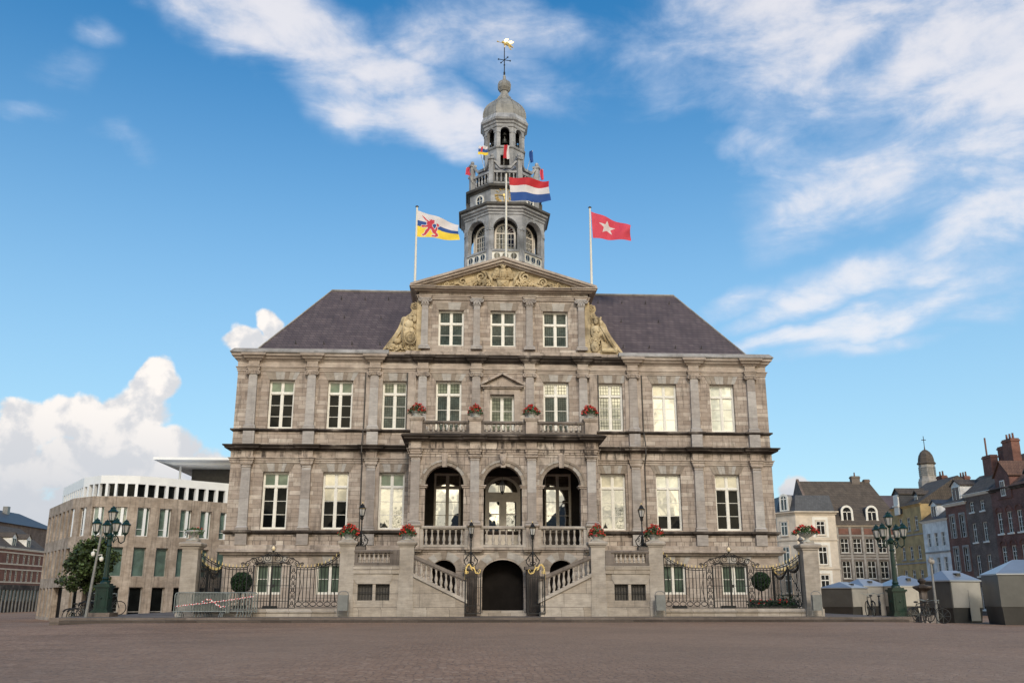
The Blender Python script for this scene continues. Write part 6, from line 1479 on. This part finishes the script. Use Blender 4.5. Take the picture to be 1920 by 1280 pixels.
pitched(h, 8.2, 9, 10.55, 3.8, M_REDTILE); d = dormer(h, 2.3, -.1, 9.6, 11.6, 1.15, M_DARKRED, M_REDTILE, gable=1.25, depth=4.5, win=False)
b = MB(); b.box(1.95, 2.65, -.16, -.1, 9.8, 11.2); b.build('dormer_window', M_WHITE, d); b = MB(); b.box(2.03, 2.27, -.17, -.15, 9.9, 11.1); b.box(2.33, 2.57, -.17, -.15, 9.9, 11.1); b.build('pane', G_HOUSE, d)
dormer(h, 6.0, .2, 10.3, 11.5, .6, M_DSLATE, M_DSLATE, gable=.5, depth=3)
h = thing('rear_house', 'rough brick house wall with tiled roof rising behind the white house', 'house', (RX+5, 51.5, 0), H90)
b = MB(); b.box(0, 4, 0, 6, -1, 13.2); b.build('wall', M_GREYBRICK, h); b = MB(); b.box(4.0, 11, .2, 8, -1, 11.8); b.build('rear_wing', M_BROWNBRICK, h)
b = MB(); b.prism([(-.1, 13.2), (4.1, 13.2), (4.1, 13.4), (-.1, 13.4)], -.1, 6.1); b.build('coping', M_REDTILE, h)
b = MB(); b.add([(4.0, -.2, 11.8), (11.2, -.2, 11.8), (11.2, 4, 14.0), (4.0, 4, 14.0), (4, 8.2, 11.8), (11.2, 8.2, 11.8)], [(0, 1, 2, 3), (3, 2, 5, 4), (0, 3, 4), (1, 5, 2)]); b.build('roof', M_TILE, h); chimney(h, 2, 2, 13.4, 14.0, 1.6, .6, M_REDBRICK, 3); chimney(h, 8.6, 4, 13.6, 14.6, 1.6, .6, M_BROWNBRICK, 4)
# --- far side of the square, facing us
YB = 65.0
h = thing('stone_house', 'long brown tiled house with two white arched dormers', 'house', (44.15, YB, 0))
rowA = [1.0, 2.6, 4.2, 5.8, 7.4]; wins = [(x, a, c, .52) for x in rowA for a, c in ((6.45, 8.2), (3.35, 5.45), (.2, 2.3))]
body(h, 8.6, 10, -1.2, 9.75, wins, M_GREYBRICK); cornice(h, 8.6, 9.85, M_CREAM, .25, .25)
for x, a, c, hw in wins: hwin(h, x, a, c, hw, rows=2, sill=M_GREYTRIM)
b = MB()
for x in rowA: 
    if x > .5: b.box(x-.58, x+.58, -.02, .02, 8.7, 9.45)
b2 = MB()
for i, x in enumerate(rowA): b2 = MB(); b2.box(x-.60, x+.60, -.025, .02, 8.72, 9.42); b2.build('brick_panel', M_REDBRICK, h)
for x in (.15, 1.8, 3.4, 5.0, 6.6, 8.3): b = MB(); b.box(x-.14, x+.14, -.07, .02, 2.5, 9.6); b.build('pilaster', M_GREYTRIM, h)
for z in (8.55, 6.1, 5.75, 2.75): b = MB(); b.box(0, 8.6, -.05, .02, z-.08, z+.08); b.build('band', M_GREYTRIM, h)
b = MB(); b.add([(-2.7, -.3, 9.85), (8.7, -.3, 9.85), (7.0, 5.0, 15.9), (-2.7, 5.0, 15.9), (8.7, 10.3, 9.85), (-2.7, 10.3, 9.85)], [(0, 1, 2, 3), (3, 2, 4, 5), (1, 4, 2)]); b.build('roof', M_TILE, h)
b = MB(); b.add([(-2.72, -.4, 9.6), (-2.72, 10.4, 9.6), (-2.72, 5.0, 16.2), (-2.4, -.4, 9.6), (-2.4, 10.4, 9.6), (-2.4, 5.0, 16.2)], [(0, 2, 1), (3, 4, 5), (0, 3, 5, 2), (1, 2, 5, 4)]); b.build('gable_wall', M_BROWNBRICK, h); chimney(h, 5.2, 5.0, 15.2, 16.6, 1.1, .7, M_GREYBRICK, 1); chimney(h, 6.8, 5.2, 14.6, 16.2, .7, .6, M_BROWNBRICK, 0)
for x in (1.75, 4.95):
    b = MB(); hw, zc = .72, 11.55; b.box(x-hw, x+hw, .35, 3.5, 10.0, zc); b.prism([(x+hw*math.cos(math.pi*i/12), zc+hw*math.sin(math.pi*i/12)) for i in range(13)], .35, 4.5); d = b.build('arched_dormer', M_DSLATE, h)
    b = MB(); b.ring(x, zc, .52, .78, .20, .36, n=12); 
    for s in (-1, 1): b.box(*sorted((x+s*.52, x+s*.78)), .20, .36, 10.0, zc); b.prism([(x+s*.78, 10.0), (x+s*.78, 10.6), (x+s*.98, 10.0)], .22, .36)
    b.box(x-.52, x+.52, .24, .36, 10.0, 10.12); b.box(x-.05, x+.05, .26, .36, 10.12, zc); b.box(x-.52, x+.52, .26, .36, zc-.1, zc); b.build('dormer_window', M_WHITE, d)
    b = MB(); b.box(x-.52, x+.52, .31, .34, 10.1, zc); b.prism([(x+.5*math.cos(math.pi*i/10), zc+.5*math.sin(math.pi*i/10)) for i in range(11)], .31, .34); b.build('pane', G_HOUSE, d)
h = thing('corner_house', 'cream corner house with dark mansard roof and chamfered corner', 'house', (0, 0, 0))
plan = [(37.4, 82), (37.4, 67.0), (39.0, YB-.4), (44.1, YB-.4), (44.1, 82)]
b = MB(); b.prismz(plan, -1.2, 11.35); b.build('wall', M_CREAM, h)
def onseg(b, i, off=0.0):
    p, q = Vector(plan[i]), Vector(plan[i+1]); d = (q-p).normalized(); n = Vector((d.y, -d.x)); b.xf = Matrix(((d.x, -n.x, 0, p.x), (d.y, -n.y, 0, p.y), (0, 0, 1, 0), (0, 0, 0, 1))); return (q-p).length
def segwin(i, x, z0, z1, hw, pale=True):
    o = thing  # placeholder for readability
    m = Matrix(); b = MB(); L = onseg(b, i)
    if pale: b.box(x-hw-.45, x+hw+.45, -.03, .02, z0-.3, z1+.5); b.build('pale_panel', M_CREAM2, h)
    b = MB(); onseg(b, i); b.box(x-hw-.10, x+hw+.10, -.10, .02, z1, z1+.16); b.box(x-hw-.12, x+hw+.12, -.14, .02, z0-.12, z0); b.box(x-hw-.10, x-hw, -.08, .02, z0, z1); b.box(x+hw, x+hw+.10, -.08, .02, z0, z1); sr = b.build('surround', M_CREAM, h)
    b = MB(); onseg(b, i); b.box(x-hw, x-hw+.09, -.06, .01, z0, z1); b.box(x+hw-.09, x+hw, -.06, .01, z0, z1); b.box(x-hw+.09, x+hw-.09, -.06, .01, z0, z0+.09); b.box(x-hw+.09, x+hw-.09, -.06, .01, z1-.09, z1); b.box(x-.04, x+.04, -.065, .01, z0+.09, z1-.09); b.box(x-hw+.09, x-.04, -.06, .01, z0+(z1-z0)*.66, z0+(z1-z0)*.72); b.box(x+.04, x+hw-.09, -.06, .01, z0+(z1-z0)*.66, z0+(z1-z0)*.72); w = b.build('window', M_WHITE, h)
    b = MB(); onseg(b, i); b.box(x-hw+.05, x+hw-.05, -.04, -.03, z0+.05, z1-.05); b.build('pane', G_HOUSE, w)
for z0, z1 in ((8.6, 10.3), (5.0, 7.2), (1.6, 3.8)):
    segwin(2, 3.1, z0, z1, .55); segwin(1, 1.15, z0, z1, .5, False)
    for y in (3.0, 6.5, 10.0): segwin(0, 15-y, z0, z1, .5)
def plan_sweep(prof, mat, nm): b = MB(); b.sweep([plan[0]]+plan[1:], prof); return b.build(nm, mat, h)
plan_sweep([(-.02, 11.1), (.12, 11.12), (.15, 11.3), (.35, 11.36), (.36, 11.5), (-.1, 11.55)], M_CREAM, 'cornice'); plan_sweep([(-.02, 7.9), (.08, 7.92), (.10, 8.05), (-.02, 8.07)], M_CREAM, 'band'); plan_sweep([(-.02, 4.4), (.08, 4.42), (.10, 4.55), (-.02, 4.57)], M_CREAM, 'band')
b = MB(); ins = [(38.2, 82), (38.2, 67.4), (39.5, YB+.5), (43.9, YB+.5), (43.9, 82)]; n = 5
b.add([(x, y, 11.5) for x, y in plan]+[(x, y, 13.6) for x, y in ins], [(i, i+1, i+6, i+5) for i in range(4)]+[(5, 6, 7, 8, 9)]); b.build('roof', M_DSLATE, h)
b = MB(); x, zc, yy = 0, 13.1, 0; L = onseg(b, 1, 0); x = L/2
b.box(x-.62, x+.62, -.12, 1.6, 11.6, zc); b.prism([(x+.62*math.cos(math.pi*i/12), zc+.62*math.sin(math.pi*i/12)) for i in range(13)], -.12, 2.0); d = b.build('arched_dormer', M_ROOFTRIM, h)
b = MB(); onseg(b, 1); b.ring(x, zc, .42, .66, -.22, -.12, n=12); b.box(x-.66, x-.42, -.22, -.12, 11.6, zc); b.box(x+.42, x+.66, -.22, -.12, 11.6, zc); b.box(x-.42, x+.42, -.2, -.12, 11.6, 11.75); b.box(x-.05, x+.05, -.2, -.12, 11.75, zc+.4); b.box(x-.42, x+.42, -.195, -.12, zc-.05, zc+.05); b.build('dormer_window', M_WHITE, d)
b = MB(); onseg(b, 1); b.box(x-.42, x+.42, -.16, -.13, 11.7, zc); b.prism([(x+.42*math.cos(math.pi*i/10), zc+.42*math.sin(math.pi*i/10)) for i in range(11)], -.16, -.13); b.build('pane', G_HOUSE, d)
h = thing('back_house', 'plain brown slate roofed house behind the ochre house', 'house', (49.5, 74, 0))
b = MB(); b.box(0, 12, 0, 9, -1, 10.5); b.build('wall', M_BROWNBRICK, h); b = MB(); b.add([(-.1, -.3, 10.4), (12.1, -.3, 10.4), (12.1, 4.5, 15.0), (-.1, 4.5, 15.0), (12.1, 9.3, 10.4), (-.1, 9.3, 10.4)], [(0, 1, 2, 3), (3, 2, 4, 5), (0, 3, 5), (1, 4, 2)]); b.build('roof', M_SLATE, h)
t = thing('church_turret', 'grey louvred church turret with domed cap and cross above the roofs', 'turret', (79.6, 110, 0)); r = 1.36
b = MB(); b.lathe(0, 0, [(r*1.25, -1), (r*1.25, 20.9), (r*1.18, 21.0), (r*1.12, 21.4)], 8, math.pi/8); b.build('shaft', M_GREYTRIM, t)
b = MB(); b.lathe(0, 0, [(r*1.02, 21.4), (r*.98, 23.9)], 8, math.pi/8); b.build('louvred_stage', M_GREYTRIM, t)
for k in range(8):
    b = MB(); b.xf = Matrix.Rotation(k*math.pi/4, 4, 'Z') @ Matrix.Translation((0, -r*.925, 0))
    for i in range(5): b.box(-.42, .42, -.10, .05, 21.9+.32*i, 22.1+.32*i)
    b.build('louvres', M_GREYPOLE, t)
b = MB(); b.lathe(0, 0, [(r*1.12, 23.9), (r*1.18, 24.05), (r*1.0, 24.4), (r*.96, 24.9), (r*.85, 25.5), (r*.6, 26.1), (r*.3, 26.45), (.12, 26.6), (.06, 27.2)], 8, math.pi/8); b.build('dome', M_TILE, t)
b = MB(); b.tube([(0, 0, 27), (0, 0, 29)], .06, 5); b.box(-.4, .4, -.05, .05, 28.25, 28.37); b.build('cross', M_IRON, t)
# --- left: curved concrete building
poly = [Vector(p) for p in [(-48.5, 54.0), (-45.9, 49.6), (-42.2, 43.6), (-39.0, 38.5), (-36.4, 36.4), (-34.5, 36.3), (-32.4, 36.8), (-30.1, 38.4), (-27.8, 40.5), (-25.7, 42.3), (-16.0, 50.0)]]
cum = [0.0]
for p, q in zip(poly, poly[1:]): cum.append(cum[-1]+(q-p).length)
cum = [c-(cum[1]) for c in cum]                  # s = 0 at the left corner
def bendf(off):
    def f(s, w, z):
        i = 0
        while i < len(cum)-2 and s > cum[i+1]: i += 1
        t = (s-cum[i])/(cum[i+1]-cum[i]); d = (poly[i+1]-poly[i]).normalized(); nrm = Vector((-d.y, d.x))
        def vn(j):
            a = (poly[j]-poly[max(j-1, 0)]) if j > 0 else poly[1]-poly[0]; c = (poly[min(j+1, len(poly)-1)]-poly[j]) if j < len(poly)-1 else a
            v = (a.normalized()+c.normalized()).normalized(); return Vector((-v.y, v.x))
        nn = vn(i)*(1-t)+vn(i+1)*t; p = poly[i]+(poly[i+1]-poly[i])*t+nn*(w+off); return (p.x, p.y, z)
    return f
h = thing('concrete_building', 'curved concrete office building with white top storey and flat canopy', 'building', (0, 0, 0))
S0, S1 = 0.0, cum[-1]; cs = [21.05+2.02*k for k in range(-10, 9)]; cuts = [c for c in cum if S0 <= c <= S1]
rows = [(6.5, 9.1), (2.9, 5.5), (-.75, 1.98)]
holes = [(c-.56, c+.56, a, d) for c in cs for a, d in rows[:2]]+[(c-.60, c+.60, rows[2][0], rows[2][1]) for c in cs if c > 14 or c < 7]+[(8.0, 13.0, -1.3, 2.0)]
b = MB(); b.bend = bendf(0); b.wall(S0, S1, -1.6, 10.05, holes, 0, .55, cuts); b.build('wall', M_CONCRETE, h)
b = MB(); b.bend = bendf(0)
for a, c in zip([S0]+cuts[1:], cuts[1:]): b.add([(a, 0, 10.05), (c, 0, 10.05), (c, 4, 10.05), (a, 4, 10.05)], [(0, 1, 2, 3)])
b.build('terrace', M_CONCRETE, h)
fins = random.Random(2)
for j, (a, d) in enumerate(rows):
    for c in cs:
        if j == 2 and not (c > 14 or c < 7): continue
        b = MB(); b.bend = bendf(0); b.box(c-.56-.04*(j == 2), c-.50, .28, .36, a, d); b.box(c+.50, c+.56+.04*(j == 2), .28, .36, a, d); b.box(c-.5, c+.5, .28, .36, d-.07, d); b.box(c-.5, c+.5, .28, .36, a, a+.07)
        if j == 0: b.box(c-.02+.02, c+.26, .12, .30, a, d); b.box(c-.5, c, .24, .28, a+.62, a+.66)
        if j == 2: b.box(c-.5, c+.5, .27, .35, a+.55, a+.62)
        o = b.build('window', M_WHITECLAD if j == 0 else M_GREYTRIM, h); b = MB(); b.bend = bendf(0); b.box(c-.52, c+.52, .33, .345, a+.03, d-.03); b.build('pane', G_TEAL if (j < 2 and c > 15) else G_DARK, o)
b = MB(); b.bend = bendf(0); b.box(7.9, 13.1, .56, .66, -1.6, 2.1); b.build('dark_entrance', M_DARKIN, h)
off = .75; th = [(c-.37, c+.37, 10.13, 11.30) for c in [14.6+1.02*i for i in range(23)]]+[(c-.28, c+.28, 10.13, 11.15) for c in [3.4+1.02*i for i in range(11)]]
b = MB(); b.bend = bendf(off); b.wall(2.2, S1-.5, 10.05, 12.05, th, 0, .4, [c for c in cuts if 2.2 < c < S1-.5]); b.build('white_storey', M_WHITECLAD, h)
b = MB(); b.bend = bendf(off)
xs = sorted({2.2, S1-.5, *[c for c in cuts if 2.2 < c < S1-.5]})
for a, c in zip(xs, xs[1:]): b.add([(a, 0, 12.05), (c, 0, 12.05), (c, 4, 12.2), (a, 4, 12.2)], [(0, 1, 2, 3)])
b.build('flat_roof', M_WHITECLAD, h)
for hh in th:
    b = MB(); b.bend = bendf(off); b.box(hh[0], hh[1], .36, .39, hh[2], hh[3]); b.build('strip_window', G_DARK, h)
b = MB(); b.box(-33.2, -16, 42.0, 56, 14.25, 14.5); b.prism([(-33.2, 14.25), (-16, 14.25), (-16, 13.9), (-31.5, 13.9)], 43, 56); b.build('canopy_roof', M_WHITECLAD, h)
b = MB(); b.box(-30.6, -16, 46.5, 54, 12.0, 13.9); b.build('penthouse', M_DARKPLANK, h)
for x in (-31.2, -25.8): b = MB(); b.tube([(x, 44.5, 12.2), (x, 44.5, 13.95)], .11, 8); b.build('column', M_WHITECLAD, h)
# --- far left: brick houses facing the square, slate roof beyond
def brick_house(label, y0, W, wx, dx, rm):
    h = thing('brick_house', label, 'house', (-70, y0, 0), math.pi/2, 'brick houses beyond the concrete building')
    wins = [(x, a, c, .40) for x in wx for a, c in ((6.05, 7.35), (3.45, 5.0))]
    body(h, W, 9, -3.0, 8.1, wins, M_REDBRICK); cornice(h, W, 8.25, M_WHITE, .3, .28)
    for x, a, c, hw in wins: hwin(h, x, a, c, hw, rows=3)
    for z in (7.55, 5.9, 5.15, 3.3): b = MB(); b.box(0, W, -.06, .02, z-.09, z+.09); b.build('band', M_CREAM, h)
    b = MB(); b.box(0, W, -.25, .02, 2.2, 2.9); b.build('shop_fascia', M_DARKBAND, h)
    for i in range(int(W/1.15)+1): b = MB(); b.box(.1+1.15*i-.14, .1+1.15*i+.14, -.15, .02, -3, 2.2); b.build('shop_pier', M_GREYTRIM, h)
    for i in range(int(W/1.15)): b = MB(); b.box(.1+1.15*i+.14, .1+1.15*(i+1)-.14, -.04, -.01, -3, 2.2); b.build('shop_window', G_HOUSE, h)
    pitched(h, W, 9, 8.25, 3.6, rm)
    for x in dx: dormer(h, x, .3, 8.5, 9.9, .75, M_WHITEWALL, rm, gable=.6, depth=2.6)
    chimney(h, dx[0]-1.2, 4.5, 11.2, 12.6, .9, .7, M_BROWNBRICK, 1)
brick_house('red brick house at the frame edge with cream bands', 80.0, 11.6, [1.2, 2.9, 4.6, 6.3, 8.0, 9.7], [3.0, 8.0], M_TILE)
brick_house('red brick house with cream bands nearest the concrete building', 91.65, 14.0, [1.6, 3.2, 4.9, 6.9, 8.5, 10.2, 12.2], [3.4, 8.2], M_TILE)
h = thing('slate_roofed_hall', 'big dark slate hall roof with vents above the red houses', 'building', (-90, 122, 0), math.pi/2)
b = MB(); b.box(0, 34, 0, 14, -2, 14.9); b.build('wall', M_BROWNBRICK, h); b = MB(); b.add([(-.3, -.5, 14.8), (34.3, -.5, 14.8), (31, 7, 18.2), (3, 7, 18.2), (34.3, 14.5, 14.8), (-.3, 14.5, 14.8)], [(0, 1, 2, 3), (3, 2, 4, 5), (0, 3, 5), (1, 4, 2)]); b.build('roof', M_DSLATE, h)
for x in (9, 22): b = MB(); b.box(x-.5, x+.5, 5, 6, 16.8, 18.9); b.build('vent', M_GREYPOLE, h)
h = thing('brown_roofed_house', 'brown tiled roof between the red houses and the slate hall', 'house', (-80, 99, 0), math.pi/2)
b = MB(); b.box(0, 16, 0, 8, -2, 10.2); b.build('wall', M_REDBRICK, h); pitched(h, 16, 8, 10.2, 3.4, M_REDTILE)
# ================================================================== market kiosks
def kiosk(label, x, y, z, ang, W, D, H, RH, ridge=.5, lm=None, front=True):
    """steel market booth: two-tone body, hipped roof, door"""
    t = thing('market_kiosk', label, 'kiosk', (x, y, z), ang, 'steel market kiosks')
    zb = H*.36; b = MB(); q = .10
    b.add([(-W/2+q, -D/2+q, 0), (W/2-q, -D/2+q, 0), (W/2-q, D/2-q, 0), (-W/2+q, D/2-q, 0), (-W/2+.03, -D/2+.03, zb), (W/2-.03, -D/2+.03, zb), (W/2-.03, D/2-.03, zb), (-W/2+.03, D/2-.03, zb)], [(0, 3, 2, 1), (4, 5, 6, 7), (0, 1, 5, 4), (1, 2, 6, 5), (2, 3, 7, 6), (3, 0, 4, 7)]); b.build('base', M_KIOSKB, t)
    b = MB(); b.box(-W/2, W/2, -D/2, D/2, zb+.002, H); b.build('shutter_panel', lm or M_KIOSK, t)
    if front: b = MB(); b.box(-W/2+.06, W/2-.06, -D/2-.02, -D/2, zb+.03, H-.04); b.build('lit_front_sheet', M_KIOSKLIT, t)  # added pale sheet: the light on the front face painted as steel colour
    b = MB(); b.box(W*.05, W*.36, -D/2-.04, -D/2-.02, .12, H-.45); b.build('hatch', M_KIOSKLIT if front else M_KIOSK, t)
    b = MB(); b.box(W/2+.0, W/2+.02, -D/2+.3, D/2-.3, .15, H-.25); b.build('door', M_KIOSKLIT, t)
    b = MB(); b.box(-W/2-.06, W/2+.06, -D/2-.06, D/2+.06, H, H+.07); r_ = W*ridge/2
    b.add([(-W/2-.06, -D/2-.06, H+.07), (W/2+.06, -D/2-.06, H+.07), (W/2+.06, D/2+.06, H+.07), (-W/2-.06, D/2+.06, H+.07), (-r_, 0, H+RH), (r_, 0, H+RH)], [(0, 1, 5, 4), (1, 2, 5), (2, 3, 4, 5), (3, 0, 4)]); b.build('roof', M_KROOF, t)
    b = MB(); b.box(-.14, .14, -D/4-.14, -D/4+.14, H+RH*.35, H+RH*.75); b.build('roof_vent', M_KIOSKB, t)
kiosk('steel kiosk farthest left, beside the pillar with red flowers', 26.9, 21.0, -.38, R(40), 2.5, 2.5, 2.10, .50)
kiosk('pale steel kiosk behind the upright bicycle', 29.2, 22.6, -.38, R(20), 2.4, 2.4, 2.25, .60, lm=M_KIOSKLIT)
kiosk('pale kiosk with white pointed roof behind the right green lamp', 31.9, 21.5, -.38, R(0), 3.2, 3.0, 2.25, .85, .1, lm=M_KIOSKLIT)
kiosk('dark steel kiosk with a pale side, right of the pump column', 25.35, 1.75, -.30, R(17), 2.15, 2.15, 2.22, .62, lm=M_KIOSK)
kiosk('largest dark steel kiosk at the frame edge', 27.2, -2.6, -.28, R(-14), 3.6, 3.0, 2.46, .80, .3, front=False)
# ================================================================== far side of the square (seen mirrored in the panes)
for i, (x, w, hh, rh, l) in enumerate([(-34, 13, 10.5, 5, 'broad gabled house behind the photographer, far left'), (-19, 10, 10, 6, 'steep gabled house behind the photographer, left of the tallest'), (-1, 9, 10, 6.5, 'tallest gabled house straight behind the photographer'), (13, 10, 9.5, 5.5, 'steep gabled house behind the photographer, right of the tallest'), (33, 15, 8.5, 4.5, 'broad gabled house behind the photographer, far right')]):
    t = thing('square_house', l, 'house', (x, -92, 0)); b = MB(); b.box(-w/2, w/2, -8, 0, -.5, hh); b.build('wall', M_BROWNBRICK, t); b = MB(); b.prism([(-w/2-.3, hh), (w/2+.3, hh), (0, hh+rh)], -8.2, .3); b.build('roof', M_DSLATE, t)
for i, (x, hc, R_, l) in enumerate([(-9, 14.5, 4.2, 'round tree behind the photographer, left one'), (6.0, 14.0, 4.4, 'round tree behind the photographer, middle one'), (20, 13.5, 4.2, 'round tree behind the photographer, right one')]):
    tree(l, x, -80, 0, hc*.8, R_, 4500, 30+i, (hc*.3, hc))
